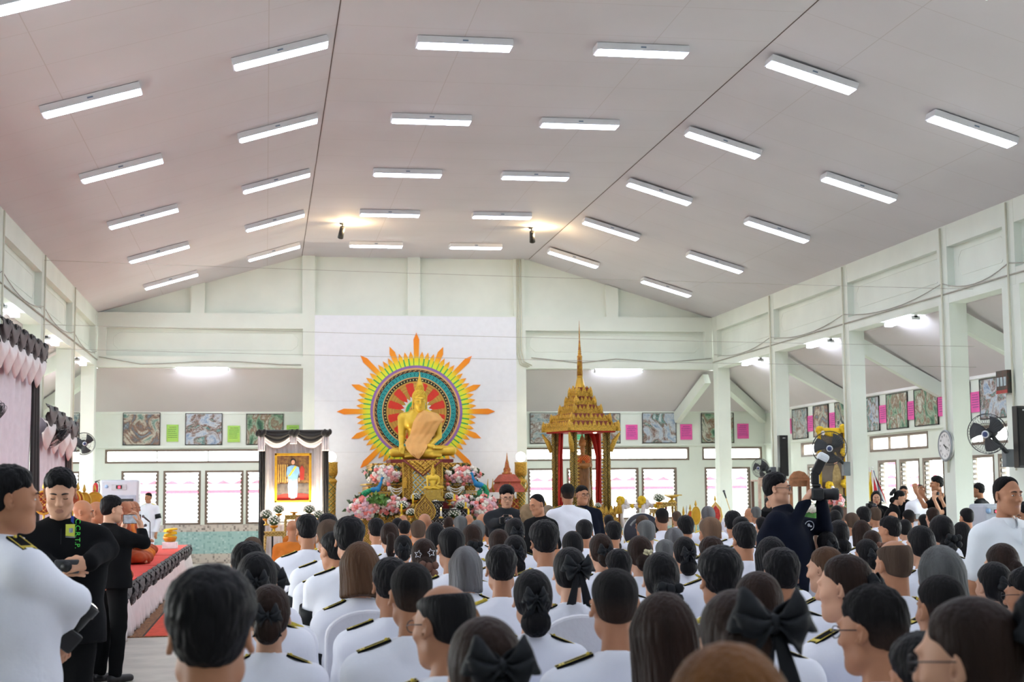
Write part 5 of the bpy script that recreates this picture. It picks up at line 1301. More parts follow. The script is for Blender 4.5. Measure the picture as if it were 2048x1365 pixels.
fx0, fx1, fz1 = at(549, 956, Y=YQ-.06).x-fr.location.x, at(623, 956, Y=YQ-.06).x-fr.location.x, z(907)-z(1006)
mb = MB(); w = .055
for a, b_, c_, d in ((fx0, fx0+w, 0, fz1), (fx1-w, fx1, 0, fz1), (fx0, fx1, 0, w), (fx0, fx1, fz1-w, fz1)): mb.bb((a, -.04, c_), (b_, .02, d))
mb.build('frame', mat('gold_frame', '#d8a52c', .35, .4, var=.08), fr, bevel=.01)
W_, H_ = fx1-fx0-2*w, fz1-2*w
pic = MB(); pic.bb((fx0+w, -.005, w), (fx1-w, .01, fz1-w)); pic.build('picture_ground', mat('dark_red_gold_scene', '#5a3a2a', .5, col2='#8a6a3a', scale=14, bump=0), fr)
def shape(nm, pts, m, d): MB().prism([(u*W_, w+v*H_) for u, v in pts], lambda a, b_, q: Vector((a, q, b_)), -.006-d*.002, -.004).build(nm, m, fr)
shape('picture_steps', [(-.5, .12), (.5, .12), (.5, .38), (-.5, .36)], mat('grey_steps', '#6a625c', .5, col2='#4a4442', scale=8), 1)
shape('picture_carpet', [(-.5, 0), (.5, 0), (.5, .12), (.3, .15), (-.3, .14), (-.5, .10)], mat('red_carpet_paint', '#c22a22', .5), 2)
for k in range(5): shape('picture_column', [(-.47+.07*k, .4), (-.44+.07*k, .4), (-.44+.07*k, .8), (-.47+.07*k, .8)], mat('gold_column_paint', '#c8a452', .5), 1)
shape('picture_guard', [(.22, .45), (.34, .45), (.36, .7), (.28, .78), (.2, .7)], mat('red_coat_paint', '#a8342a', .5), 1)
shape('picture_skirt', [(-.13, .06), (.12, .06), (.15, .30), (.14, .5), (-.14, .5), (-.16, .3)], mat('blue_silk_paint', '#7f9fd0', .5, col2='#c3d0e4', scale=7), 3)
shape('picture_jacket', [(-.15, .47), (.14, .47), (.18, .62), (.20, .52), (.21, .62), (.18, .74), (.06, .78), (-.06, .78), (-.18, .74), (-.21, .6), (-.2, .5), (-.17, .6)], mat('pale_blue_paint', '#86b6e0', .5), 4)
shape('picture_sash', [(.06, .77), (.12, .75), (-.10, .53), (-.15, .54)], mat('yellow_sash_paint', '#e8d04a', .5), 5)
shape('picture_hand', [(-.2, .42), (-.15, .42), (-.15, .48), (-.2, .48)], mat('skin_paint', '#d8a488', .5), 5); shape('picture_hand', [(.17, .42), (.21, .42), (.21, .5), (.17, .5)], mat('skin_paint', '#d8a488', .5), 5)
def oval(cx_, cy_, rx, ry, n=16): return [(cx_+rx*math.cos(2*PI*k/n), cy_+ry*math.sin(2*PI*k/n)) for k in range(n)]
shape('picture_hair', oval(-.0, .875, .09, .062), mat('dark_hair_paint', '#2c221e', .5), 4); shape('picture_face', oval(.0, .85, .058, .052), mat('skin_paint', '#d8a488', .5), 5)
shape('picture_shoes', [(-.08, .03), (.07, .03), (.06, .07), (-.07, .07)], mat('white_shoe_paint', '#ddd8d4', .5), 4)
ld = bpy.data.lights.new('drape_uplight', 'AREA'); ld.energy = 55; ld.color = (1, .86, .66); ld.size = .9; ld.shape = 'RECTANGLE'; ld.size_y = .12
ft = thing('floor_lamp_bar', 'warm light bar standing low behind the gold tables under the portrait', 'lamp', (pc2.x, YQ-.25, z(1042)))
MB().bb((-.5, -.05, -.05), (.5, .05, 0)).build('housing', M_white, ft); MB().bb((-.48, -.035, 0), (.48, .035, .006)).build('lit_face', mat('lit_warm_bar', '#ffe6bc', .4, emit=6, var=0), ft)
MB().bb((-.48, -.03, -z(1042)), (-.44, .03, -.04)).build('leg', M_dark, ft); MB().bb((.44, -.03, -z(1042)), (.48, .03, -.04)).build('leg', M_dark, ft)
lo = bpy.data.objects.new('uplight', ld); COL.objects.link(lo); lo.parent = ft; lo.location = (0, 0, .03); lo.rotation_euler = (PI-.3, 0, 0)
# gold nesting tables
GT = ornament('gold_table', '#cfae62', '#a58240', 50)
def gold_table(label, x0, x1, y, Y, dep=.35, zb=0):
    a, b_ = at(x0, y, Y=Y), at(x1, y, Y=Y); t = thing('gold_table', label, 'table', ((a.x+b_.x)/2, Y+dep/2, zb), 0, 'gold offering tables'); hw = (b_.x-a.x)/2; h = a.z-zb
    MB().bb((-hw, -dep/2, h-.03), (hw, dep/2, h)).build('table_top', GT, t, bevel=.005); MB().bb((-hw*.94, -dep/2+.02, h-.10), (hw*.94, dep/2-.02, h-.03)).build('apron', GT, t)
    for u in (-1, 1):
        for v in (-1, 1): MB().tube([(u*hw*.88, v*(dep/2-.05), h-.09), (u*hw*.92, v*(dep/2-.04), h*.5), (u*hw*.86, v*(dep/2-.05), .03), (u*hw*.95, v*(dep/2-.03), 0)], [.03, .022, .02, .028], 8).build('leg', GT, t)
    return t
gold_table('low gold offering table at the left under the portrait', 528, 570, 1064, 32.6); gold_table('gold offering table holding the orange tray under the portrait', 569, 606, 1031, 33.2); gold_table('gold offering table at the right under the portrait', 606, 648, 1045, 33.0)
for x, y, r, Y, lab in ((533, 1030, 11, 33.0, 'white flowers in a gold bowl far left under the portrait'), (557.5, 1020, 10.5, 33.4, 'white flowers in a gold bowl upper left under the portrait'), (548, 1043, 12, 32.75, 'white flowers in a gold bowl lowest left under the portrait'), (618.5, 1020, 11, 33.4, 'white flowers in a gold bowl upper right under the portrait'), (637, 1030, 10, 33.1, 'white flowers in a gold bowl far right under the portrait')):
    bowl_flowers(lab, x, y, r, Y)
c = at(588, 1031, Y=33.35); tr2 = thing('candle_tray', 'round orange tray of candles on the gold table under the portrait', 'tray', c)
MB().lathe([(.02, 0), (.05, .01), (.03, .03), (.09, .05), (.1, .07), (.08, .07)], (0, 0, 0), 14).build('tray', BRASS, tr2)
for k in range(5): MB().cyl((-.05+.025*k, 0, .06), (-.05+.025*k, 0, .13+.04*(k == 3)), .005, n=6).build('candle', BRASS, tr2)
for x in (538, 541):
    pass
gold_table('small gold offering table carrying the left yellow candle', 793, 836, 1033, 32.55, .5); gold_table('small gold offering table below the small gold seated figure, left', 821, 843, 1012.4, 32.72, .42)
gold_table('narrow gold offering table under the white flowers right of the rail', 1307, 1329, 1018.5, 32.1, .4)
tie = [at(x, y, Y=32.0) for x, y in ((541, 1060), (541, 1120))]
# ================================================================ paintings and notices
def painting_mat(seed):
    r = random.Random(seed); pal = [['#39505a', '#6f8b92', '#a9b5b4', '#7d6658', '#cfd2cc', '#2f3b3c'], ['#3a6a5e', '#8aa79c', '#c9c2b0', '#8a6a58', '#6f8490', '#e0dccf'], ['#4a5f86', '#8ea5c0', '#b9c4cc', '#7a5648', '#4f8a86', '#d8dce0'], ['#2f5a4a', '#5b8a6a', '#9fb59c', '#8c6a52', '#cfd4c4', '#3c4a48']][seed % 4]
    m = mat('mural_paint_%d' % seed, pal[0], .55); N, L, b = nodes_of(m)
    tc = N.new('ShaderNodeTexCoord'); mp = N.new('ShaderNodeMapping'); mp.inputs['Location'].default_value = (seed*3.1, seed*1.7, seed*.9); L.new(tc.outputs['Object'], mp.inputs[0])
    nz = N.new('ShaderNodeTexNoise'); nz.inputs['Scale'].default_value = 2.2; nz.inputs['Detail'].default_value = 5; nz.inputs['Distortion'].default_value = 1.8; L.new(mp.outputs[0], nz.inputs['Vector'])
    rp = N.new('ShaderNodeValToRGB'); rp.color_ramp.interpolation = 'LINEAR'; L.new(nz.outputs['Fac'], rp.inputs[0])
    for i, c in enumerate(pal):
        t = .28+.44*i/5
        e = rp.color_ramp.elements[i] if i < 2 else rp.color_ramp.elements.new(t)
        e.position = t; e.color = (*lin(c), 1)
    n2 = N.new('ShaderNodeTexNoise'); n2.inputs['Scale'].default_value = 6; n2.inputs['Distortion'].default_value = 2.5; L.new(mp.outputs[0], n2.inputs['Vector'])
    ab = N.new('ShaderNodeMath'); ab.operation = 'COMPARE'; ab.inputs[1].default_value = .5; ab.inputs[2].default_value = .035; L.new(n2.outputs['Fac'], ab.inputs[0])
    mx = N.new('ShaderNodeMixRGB'); mx.inputs[2].default_value = (*lin('#2a2420'), 1) if seed % 2 else (*lin('#e6e2d8'), 1); mlt = N.new('ShaderNodeMath'); mlt.operation = 'MULTIPLY'; mlt.inputs[1].default_value = .38; L.new(ab.outputs[0], mlt.inputs[0]); L.new(mlt.outputs[0], mx.inputs[0]); L.new(rp.outputs[0], mx.inputs[1]); L.new(mx.outputs[0], b.inputs['Base Color'])
    return m
M_pf = mat('dark_picture_edge', '#3c3a36', .6)
def wall_sheet(name, label, cat, group, fn, u0, u1, z0, z1, mt, edge=True, text=None):
    """fn(u, z, d): d runs out of the wall"""
    o = fn((u0+u1)/2, z0, .012); t = thing(name, label, cat, o, 0, group)
    mb = MB(); mb.prism([(u0, z0), (u1, z0), (u1, z1), (u0, z1)], fn, .002, .012); mb.build('canvas' if edge else 'sheet', mt, t, world=True)
    if edge:
        mb = MB(); w = .018
        for a, b_, c, d in ((u0, u0+w, z0, z1), (u1-w, u1, z0, z1), (u0, u1, z0, z0+w), (u0, u1, z1-w, z1)): mb.prism([(a, c), (b_, c), (b_, d), (a, d)], fn, .0, .02)
        mb.build('edge_strip', M_pf, t, world=True)
    if text:
        r = random.Random(u0); mb = MB(); n = 6
        for i in range(n):
            z = z1-(z1-z0)*(.16+.12*i); u = u0+(u1-u0)*(.12+.1*(i == 0)); e_ = u0+(u1-u0)*r.uniform(.75, .92)
            while u < e_:
                l = (u1-u0)*r.uniform(.05, .16); h = (z1-z0)*.026; mb.prism([(u, z), (min(u+l, e_), z), (min(u+l, e_), z+h), (u, z+h)], fn, .012, .0135); u += l+(u1-u0)*.025
        mb.build('writing', text, t, world=True)
    return t
FB = lambda u, v, d: Vector((u, YA-.012-d, v)); FRT = lambda u, v, d: Vector((XAR-.012-d, u, v))
descr = {245: 'swirling white clouds mural square, leftmost on the back wall', 370: 'dark mural square with a teal patch between two green notices', 492: 'mural square half hidden by the portrait stand drape', 142: 'narrow sliver of mural behind the left pillars',
         1060: 'mural square of a crowd, left of the gold pavilion roof', 1171: 'mural square behind the gold pavilion roof', 1285: 'mural square between two pink notices right of the pavilion', 1403: 'mural square partly behind the right corner pillar'}
for i, (x0, y0, x1, y1) in enumerate(((142, 826, 160, 892), (245, 826, 321, 893), (370, 827, 445, 893), (492, 828, 567, 893), (1060, 826, 1125, 890), (1171, 827, 1240, 889), (1285, 826, 1352, 888), (1403, 826, 1467, 888))):
    a, b_ = at(x0, y1, Y=YA-.02), at(x1, y0, Y=YA-.02)
    wall_sheet('mural_painting', descr[x0], 'painting', 'murals under the aisle ceiling', FB, a.x, b_.x, max(a.z, 2.865), b_.z, painting_mat(i))
sd_ = [(1585, 1615, 'grey mural panel on the right wall just right of the column speaker'), (1627, 1657, 'pale mural panel on the right wall above the yellow draped portrait'), (1671, 1697, 'dark green mural panel half behind the third right pillar'), (1728, 1759, 'violet grey mural panel with a shrine, right of the third right pillar'), (1774, 1816, 'green mural panel with a winding path on the right wall'), (1830, 1877, 'green mural panel with a group of figures, left of the wall clock pillar'), (1912, 1942, 'blue mural panel edge just right of the wall clock pillar'), (1962, 2016, 'bright blue mural panel above the large wall fan')]
for i, (x0, x1, lab) in enumerate(sd_):
    a, b_ = at(x0, 850, X=XAR-.02).y, at(x1, 840, X=XAR-.02).y
    wall_sheet('mural_painting', lab, 'painting', 'murals under the aisle ceiling', FRT, b_, a, 2.87, 3.60, painting_mat((12, 13, 15, 14, 19, 23, 18, 22)[i]))
M_gn = mat('green_yellow_notice_paper', '#9ad86a', .6, var=.1, col2='#b8dc62', scale=2); M_gn2 = mat('mint_notice_paper', '#6fd9a0', .6, var=.1); M_pk = mat('pink_notice_paper', '#ef5fae', .6, var=.06, scale=3); M_ink = mat('dark_ink', '#4a3a78', .6); M_ink2 = mat('dark_green_ink', '#24503a', .6)
for x0, y0, x1, y1, m, lab in ((333, 850, 357, 884, M_gn, 'green notice between the two leftmost murals on the back wall'), (455, 852, 480, 885, M_gn, 'green notice between the second and third mural from the left'), (573, 851, 598, 882, M_gn, 'green notice above the portrait stand drape'), (1146, 851, 1168, 880, M_gn2, 'mint green notice seen under the pavilion roof'),
                               (1252, 850, 1275, 880, M_pk, 'pink notice just right of the gold pavilion roof'), (1361, 849, 1384, 880, M_pk, 'pink notice left of the right corner pillar on the back wall'), (1475, 848, 1497, 878, M_pk, 'pink notice right of the corner pillar on the back wall')):
    a, b_ = at(x0, y1, Y=YA-.02), at(x1, y0, Y=YA-.02); wall_sheet('notice_sheet', lab, 'notice', 'notices between the murals', FB, a.x, b_.x, a.z, b_.z, m, False, M_ink if m is M_pk else M_ink2)
for x0, x1, lab in ((1576, 1582, 'sliver of pink notice beside the column speaker'), (1615.5, 1626, 'pink notice left of the yellow draped portrait top'), (1659, 1670, 'pink notice directly above the yellow draped portrait'), (1759.5, 1773, 'pink notice beside the violet grey mural'), (1816.5, 1829, 'pink notice between the two green mural panels'), (1877.5, 1890, 'pink notice cut by the wall clock pillar'), (1943.5, 1961, 'pink notice left of the bright blue mural panel')):
    a, b_ = at(x0, 850, X=XAR-.02).y, at(x1, 840, X=XAR-.02).y
    wall_sheet('notice_sheet', lab, 'notice', 'notices between the murals', FRT, b_, a, 3.02, 3.39, M_pk, False, M_ink)
# ================================================================ wall fans, clock, speakers, boxes
M_fb = mat('dark_fan_blade', '#43464a', .4, .2); M_wire = mat('fan_guard_wire', '#4a4e52', .35, .7); M_fw = mat('fan_hub_white', '#d8dde4', .4); M_fblue = mat('fan_hub_blue', '#3a4a78', .4); M_gp = mat('grey_plastic', '#70777c', .5)
def wall_fan(label, c, r, face_, base, light=True):
    t = thing('wall_fan', label, 'fan', base, 0, 'wall fans on the pillars'); c = Vector(c)-Vector(base); f = Vector(face_).normalized(); M3 = f.to_track_quat('Z', 'Y').to_matrix()
    P = lambda x, y, z: c + M3 @ Vector((x, y, z))
    mb = MB()
    for rr, zz in ((r, 0), (r*.97, .05), (r*.97, -.05), (r*.55, .07), (r*.25, .08)): mb.tube([P(rr*math.cos(a), rr*math.sin(a), zz) for a in np.linspace(0, 2*PI, 29)[:-1]], .005 if rr == r else .003, 5, closed=True)
    for k in range(40):
        a = 2*PI*k/40; mb.tube([P(.2*r*math.cos(a), .2*r*math.sin(a), .08), P(.7*r*math.cos(a), .7*r*math.sin(a), .068), P(r*math.cos(a), r*math.sin(a), 0), P(.7*r*math.cos(a), .7*r*math.sin(a), -.06), P(.25*r*math.cos(a), .25*r*math.sin(a), -.075)], .0018, 3)
    mb.build('guard', M_wire, t)
    for k in range(3):
        a0 = 2*PI*k/3+.5
        def bl(u, v):
            rr = r*(.16+.74*u); a = a0+(v-.5)*(1.25-.25*u)+.35*u; return P(rr*math.cos(a), rr*math.sin(a), .028*(v-.5)*2*(1-.4*u))
        MB().grid(bl, 8, 6).build('blade', M_fb, t, thick=.004)
    MB().cyl(P(0, 0, -.02), P(0, 0, .085), r*.17, n=20).build('hub', M_fb, t)
    MB().cyl(P(0, 0, .085), P(0, 0, .092), r*.19, n=20).build('hub_ring', M_fw, t); MB().cyl(P(0, 0, .092), P(0, 0, .096), r*.13, n=18).build('hub_badge', M_fblue, t)
    MB().cyl(P(0, 0, -.06), P(0, 0, -.24), .075, .065, 16).build('motor', M_dark, t)
    MB().tube([P(0, 0, -.2), P(0, 0, -.26)+Vector((0, 0, -.1)), Vector((0, 0, .04)), (0, 0, 0)], [.03, .032, .035, .04], 8).build('arm', M_dark, t)
    MB().box((0, 0, -.03), (.13, .13, .26)).build('wall_mount', M_gp, t, bevel=.01)
def fan_at(label, x, y, Y, rpx, face_, bx, by, bY): wall_fan(label, at(x, y, Y=Y), rpx*Y/F_PX, face_, at(bx, by, Y=bY))
fan_at('wall fan on the second right pillar beside the column speaker', 1521, 937, 31.2, 19.5, (-.75, -.62, -.05), 1545, 944, 31.45)
fan_at('wall fan on the third right pillar before the yellow draped portrait', 1659, 897, 26.8, 36, (-.35, -.95, -.12), 1692, 935, 27.1)
fan_at('largest wall fan on the right, above the man in the white polo', 1975, 868, 20.2, 43, (-.72, -.68, -.12), 2016, 913, 20.75)
fan_at('wall fan seen face on beside the shorter left drape', 168, 888, 31.0, 21.5, (.25, -.95, -.05), 146, 889, 31.3)
fan_at('wall fan seen from behind over the shorter left drape', 117, 873, 27.2, 27, (.62, .35, -.72), 88, 871, 27.2)
fan_at('wall fan cut by the left edge in front of the tall drape', -9, 824, 21.0, 22, (.6, .5, -.6), -40, 826, 21.0)
p = at(1893, 892, X=XR-.03); ck = thing('wall_clock', 'round white wall clock with a grey rim on the right pillar', 'clock', (XR-.01, p.y, p.z)); r = .235
CL_ = lambda u, v, d: Vector((-d, -u, v))     # clock plane faces -X; u runs to the viewer's right
MB().add(*(lambda n: ([CL_(r*math.cos(2*PI*k/n), r*math.sin(2*PI*k/n), d) for d in (0, .05) for k in range(n)], [tuple(range(n)), tuple(range(n, 2*n))[::-1]]+[(k, (k+1) % n, n+(k+1) % n, n+k) for k in range(n)]))(40)).build('case', mat('clock_face_white', '#eeeeec', .4), ck)
MB().tube([CL_(r*math.cos(a), r*math.sin(a), .04) for a in np.linspace(0, 2*PI, 41)[:-1]], .022, 8, closed=True).build('rim', mat('brushed_grey_rim', '#9aa0a4', .35, .6), ck)
def text(parent, name, body, size, M4, m, ext=.001):
    cu = bpy.data.curves.new(name, 'FONT'); cu.body = body; cu.size = size; cu.extrude = ext; cu.align_x = 'CENTER'; cu.align_y = 'CENTER'; cu.materials.append(m)
    o = bpy.data.objects.new(name, cu); COL.objects.link(o); o.location = (0, 0, 0)
    bpy.context.view_layer.update(); me = bpy.data.meshes.new_from_object(o.evaluated_get(bpy.context.evaluated_depsgraph_get())); COL.objects.unlink(o)
    o = bpy.data.objects.new(name, me); COL.objects.link(o); o.parent = parent; o.matrix_local = M4; return o
MCK = Matrix(((0, 0, -1, 0), (-1, 0, 0, 0), (0, 1, 0, 0), (0, 0, 0, 1)))
for k in range(1, 13):
    a = PI/2-2*PI*k/12; text(ck, 'numeral', str(k), .05, Matrix.Translation(CL_(.165*math.cos(a), .165*math.sin(a), .052)) @ MCK, M_black)
for nm, ang, L_, w in (('hour_hand', 4.3/12, .10, .009), ('minute_hand', 18/60, .155, .006)):
    a = PI/2-2*PI*ang; d = Vector((math.cos(a), math.sin(a))); n_ = Vector((-d.y, d.x))
    MB().prism([tuple(-d*.03+n_*w), tuple(d*L_+n_*w*.5), tuple(d*L_-n_*w*.5), tuple(-d*.03-n_*w)], CL_, .056, .060).build(nm, M_black, ck)
def col_speaker(label, x0, y0, x1, y1, Y):
    a, b_ = at(x0, y1, Y=Y), at(x1, y0, Y=Y); t = thing('column_speaker', label, 'speaker', ((a.x+b_.x)/2, Y, a.z)); w = (b_.x-a.x)/2; h = b_.z-a.z
    MB().bb((-w, .01, 0), (w, .16, h)).build('cabinet', M_black, t, bevel=.008); MB().bb((-w*.86, -.005, .03), (w*.86, .012, h-.03)).build('grille', mat('black_mesh_grille', '#101113', .6, bump=.8, bscale=220), t)
    MB().bb((-.03, -.009, h-.07), (.03, -.004, h-.05)).build('badge', mat('silver_badge', '#b8bcc0', .4, .5), t); MB().bb((-.03, .15, h*.7), (.03, .22, h*.76)).bb((-.03, .15, h*.25), (.03, .22, h*.31)).build('bracket', M_dark, t)
col_speaker('slim black column speaker on the second right pillar', 1561.5, 871, 1576, 953, 31.2); col_speaker('black speaker at the right edge beside the breaker board', 2039, 812, 2062, 936, 20.3)
p0, p1 = at(1999, 781, X=XR-.06), at(2019, 748, X=XR-.06); bb = thing('breaker_board', 'dark board with three pale labels on the right edge pillar', 'electrical box', (XR-.005, (p0.y+p1.y)/2, p0.z-.06)); hw, h = .17, .34
MB().bb((-.10, -hw, 0), (0, hw, h)).build('box', mat('dark_red_brown_board', '#5a3a30', .45, col2='#33403a', scale=12), bb)
for k in (-1, 0, 1): MB().bb((-.106, k*.105-.035, .11), (-.099, k*.105+.035, .24)).build('label_plate', mat('pale_label', '#b8c8cc', .5), bb)
MB().bb((-.105, -hw, -.0), (-.1, hw, .05)).build('red_strip', mat('red_strip', '#b03a34', .5), bb)
def cooler(label, x0, y0, x1, Y, zb=0., rz=0):
    a, b_ = at(x0, 1000, Y=Y), at(x1, y0, Y=Y); w = (b_.x-a.x)/2; h = b_.z-zb; t = thing('air_cooler', label, 'air cooler', ((a.x+b_.x)/2, Y, zb), rz)
    BD = mat('cooler_grey_plastic', '#b9bfcb', .45, var=.01); BD2 = mat('cooler_blue_grey', '#9fa9bb', .5)
    MB().bb((-w, .0, .08), (w, .55, h)).build('body', BD, t, bevel=.05)
    MB().bb((-w*.86, -.012, h*.30), (w*.86, .005, h*.83)).build('front_frame', BD2, t, bevel=.02); MB().bb((-w*.74, -.016, h*.33), (w*.74, -.010, h*.79)).build('vent', M_black, t)
    mb = MB()
    for k in range(10): z_ = h*(.35+.043*k); mb.bb((-w*.74, -.03, z_), (w*.74, -.015, z_+.012))
    mb.build('louvre', BD2, t)
    MB().bb((-w*.4, -.012, h*.885), (w*.36, .0, h*.95)).build('control_panel', mat('panel_grey', '#b4b8c0', .4), t, bevel=.006); MB().bb((-w*.17, -.016, h*.90), (w*.14, -.011, h*.94)).build('display', M_black, t); MB().bb((-w*.06, -.018, h*.908), (w*.05, -.015, h*.93)).build('lit_digits', mat('red_led', '#ff3040', .4, emit=4), t)
    MB().cyl((-w*.66, -.012, h*.925), (-w*.66, 0, h*.925), .04, n=18).build('logo_disc', mat('logo_blue', '#8fb0d8', .4), t)
    mb = MB()
    for k in range(16): mb.bb((w-.002, .06, h*(.3+.035*k)), (w+.012, .48, h*(.3+.035*k)+.018))
    mb.build('side_vent', BD, t)
    for u in (-1, 1):
        for v in (.08, .47): MB().cyl((u*w*.8-.02, v, .045), (u*w*.8+.02, v, .045), .045, n=12).build('caster', M_black, t)
cooler('tall grey air cooler with a red display behind the seated monks', 199, 960, 278, 35.0); cooler('pale air cooler half hidden behind the man in the white polo', 1968, 1008, 2012, 21.5)
p = at(192, 985, Y=35.7); ex = thing('fire_extinguisher', 'small red fire extinguisher hanging on the left back pillar', 'fire extinguisher', (p.x, 35.62, p.z-.1))
MB().lathe([(.05, 0), (.06, .02), (.06, .24), (.04, .29), (.02, .31)], (0, 0, 0), 14).build('cylinder', mat('red_enamel', '#c0202a', .35), ex); MB().cyl((0, 0, .3), (0, 0, .35), .02).tube([(0, 0, .34), (.09, 0, .37)], .01, 6).build('valve', M_dark, ex); MB().tube([(0, 0, .34), (.07, 0, .32), (.09, 0, .2), (.07, 0, .05)], .01, 6).build('hose', M_black, ex)
# ================================================================ stage, drapes, carpets
SX, SY0, SY1, SZ = -1.68, 13.2, 34.4, .57
CWH2 = mat('white_stage_cloth', '#eee9ea', .8, var=.02, bump=.12, bscale=8); CBK2 = mat('black_stage_cloth', '#101012', .75, var=.1, sheen=.3); CRED = mat('red_stage_carpet', '#e8483c', .85, var=.05, scale=1.2, bump=.2, bscale=60)
sg = thing('stage', 'long low stage along the left wall with red top and white skirt', 'stage', (-2.7, 24, 0))
MB().bb((XL+.03, SY0, 0), (SX-.03, SY1, SZ-.02)).build('platform', mat('plywood', '#a88a62', .8), sg, world=True)
MB().bb((XL+.02, SY0-.02, SZ-.02), (SX, SY1+.02, SZ)).build('red_carpet', CRED, sg, world=True)
mb = MB()
for y in (16.5, 20.4, 24.5, 28.6): mb.bb((XL+.02, y, SZ), (SX, y+.012, SZ+.004))
mb.build('carpet_seam', mat('carpet_seam', '#b8302a', .85), sg, world=True)
rg = random.Random(5)
n_ = 400
ph = [rg.uniform(-1, 1) for _ in range(n_+1)]
def skirt(u, v):
    y = SY0+(SY1-SY0)*u; w = .035*math.sin(y*21+1.5*math.sin(y*2.3))+.03*math.sin(y*7.1); b_ = v**1.4
    return (SX+.015+b_*(.07+w)+.05*math.sin(PI*v)*abs(math.sin(y*3.4)), y, SZ-.02-(SZ-.025)*v)
MB().grid(skirt, 420, 8).build('white_skirt', CWH2, sg, world=True, thick=.006) if False else None
mb = MB().grid(skirt, 420, 8); mb.build('white_skirt', CWH2, sg, thick=.006, world=True)
mb = MB().grid(lambda u, v: (XL+.05+(SX-XL-.05)*u, SY0-.03-.03*math.sin(u*60)*v-.04*v, SZ-.02-(SZ-.025)*v), 60, 6); mb.build('white_skirt', CWH2, sg, thick=.006, world=True)
k = 0; y = SY0
while y < SY1:
    L_ = 1.05
    mb = MB(); L_ = rg.uniform(.8, 1.25); dr = rg.uniform(.09, .2); y0_, y1_ = y, min(y+L_, SY1)
    mb.grid(lambda u, v: (SX+.03+.055*math.sin(PI*v)+.02*math.sin(u*9+v*5), y0_+(y1_-y0_)*u, SZ+.015-.055*v-dr*math.sin(PI*u)*v-.02*math.sin(v*13)), 14, 8)
    mb.grid(lambda u, v: (SX+.05+.05*math.sin(PI*v)+.03*math.sin(u*17+v*6), y0_-.16+.34*u, SZ+.01-(.08+dr*.7)*v-.05*math.sin(u*9)*v), 10, 8)
    mb.build('black_swag', CBK2, sg, thick=.005, world=True); y += L_
def side_drape(label, Y0, Y1, zt0, zt1, zb, nl, group=None):
    t = thing('hanging_drape', label, 'drape', (XL+.1, (Y0+Y1)/2, zb)); X0 = XL+.10; zt = lambda u: zt0+(zt1-zt0)*u
    mb = MB().grid(lambda u, v: (X0+.035*math.sin(u*46)+.01*math.sin(v*9+u*20), Y0+(Y1-.45-Y0)*u, zb+(zt(u)-.15-zb)*v), 90, 8); mb.build('white_curtain', mat('white_drape_mauve', '#e9e2ea', .8, var=.02), t, thick=.006, world=True)
    for a, b_ in ((Y1-.5, Y1+.02),) + (((Y0-.1, Y0+.5),) if Y0 < 22 else ()):
        mb = MB().grid(lambda u, v, a=a, b_=b_: (X0+.05+.04*math.sin(u*14)+.06*(1-v)*u, a+(b_-a)*u, zb+(zt1-.2-zb)*v), 20, 8); mb.build('black_curtain', CBK2, t, thick=.008, world=True)
    for k in range(nl):
        ya, yb = Y0+(Y1-Y0)*k/nl, Y0+(Y1-Y0)*(k+1)/nl; uc = (k+.5)/nl
        mb = MB().grid(lambda u, v: (X0+.10+.10*math.sin(PI*v), ya+(yb-ya)*u, zt(uc)-.18-.24*v-.27*math.sin(PI*u)**.8*v-.02*math.sin(v*15)), 14, 9); mb.build('white_swag', CWH2, t, thick=.006, world=True)
        mb = MB().grid(lambda u, v: (X0+.15+.07*math.sin(PI*v), ya+(yb-ya)*u, zt(uc)+.06-.20*v-.24*math.sin(PI*u)*v-.025*math.sin(v*13)), 14, 9)
        mb.grid(lambda u, v: (X0+.18+.03*math.sin(u*15+v*4), yb-.2+.38*u, zt(uc)+.05-.26*v-.04*math.sin(u*8)*v), 10, 8)
        mb.build('black_swag', CBK2, t, thick=.006, world=True)
XD = XL+.2; q0, q1, q2, q3 = at(-12, 636, X=XD), at(81, 694, X=XD), at(85, 812, X=XD), at(144, 852, X=XD)
side_drape('tall white wall drape with black swags at the far left', q0.y, q1.y, q0.z, q1.z, SZ, 6); side_drape('shorter white wall drape with black swags beside the left pillar', q2.y, q3.y, q2.z, q3.z, SZ, 4)
a, b_ = at(250, 1277, Z=0), at(337, 1189, Z=0); rn = thing('carpet_runner', 'red runner carpet with a brown border on the floor beside the stage', 'carpet', (a.x+.9, a.y+4, 0))
MB().bb((a.x, a.y, .0), (a.x+1.8, a.y+13, .010)).build('border', mat('brown_patterned_border', '#9a6a3e', .9, col2='#5e3a2a', scale=30, bump=.2), rn, world=True); MB().bb((a.x+.22, a.y+.05, .010), (a.x+1.58, a.y+12.9, .014)).build('red_field', mat('red_runner', '#d9482e', .9, var=.08, scale=10), rn, world=True)
for k in range(9):
    for q in (.62, 1.15):
        mb = MB(); yc = a.y+.55+1.3*k
        mb.prism([(a.x+q+.17*math.cos(2*PI*j/14), yc+.30*math.sin(2*PI*j/14)) for j in range(14)], lambda u, v, d: Vector((u, v, d)), .0142, .0155); mb.build('gold_motif', mat('gold_motif', '#b98a3e', .9), rn, world=True)
for k in (0.03, .19): MB().bb((a.x+k, a.y+.03, .010), (a.x+k+.02, a.y+12.9, .0125)).build('border_line', mat('dark_carpet_line', '#3a2420', .9), rn, world=True)
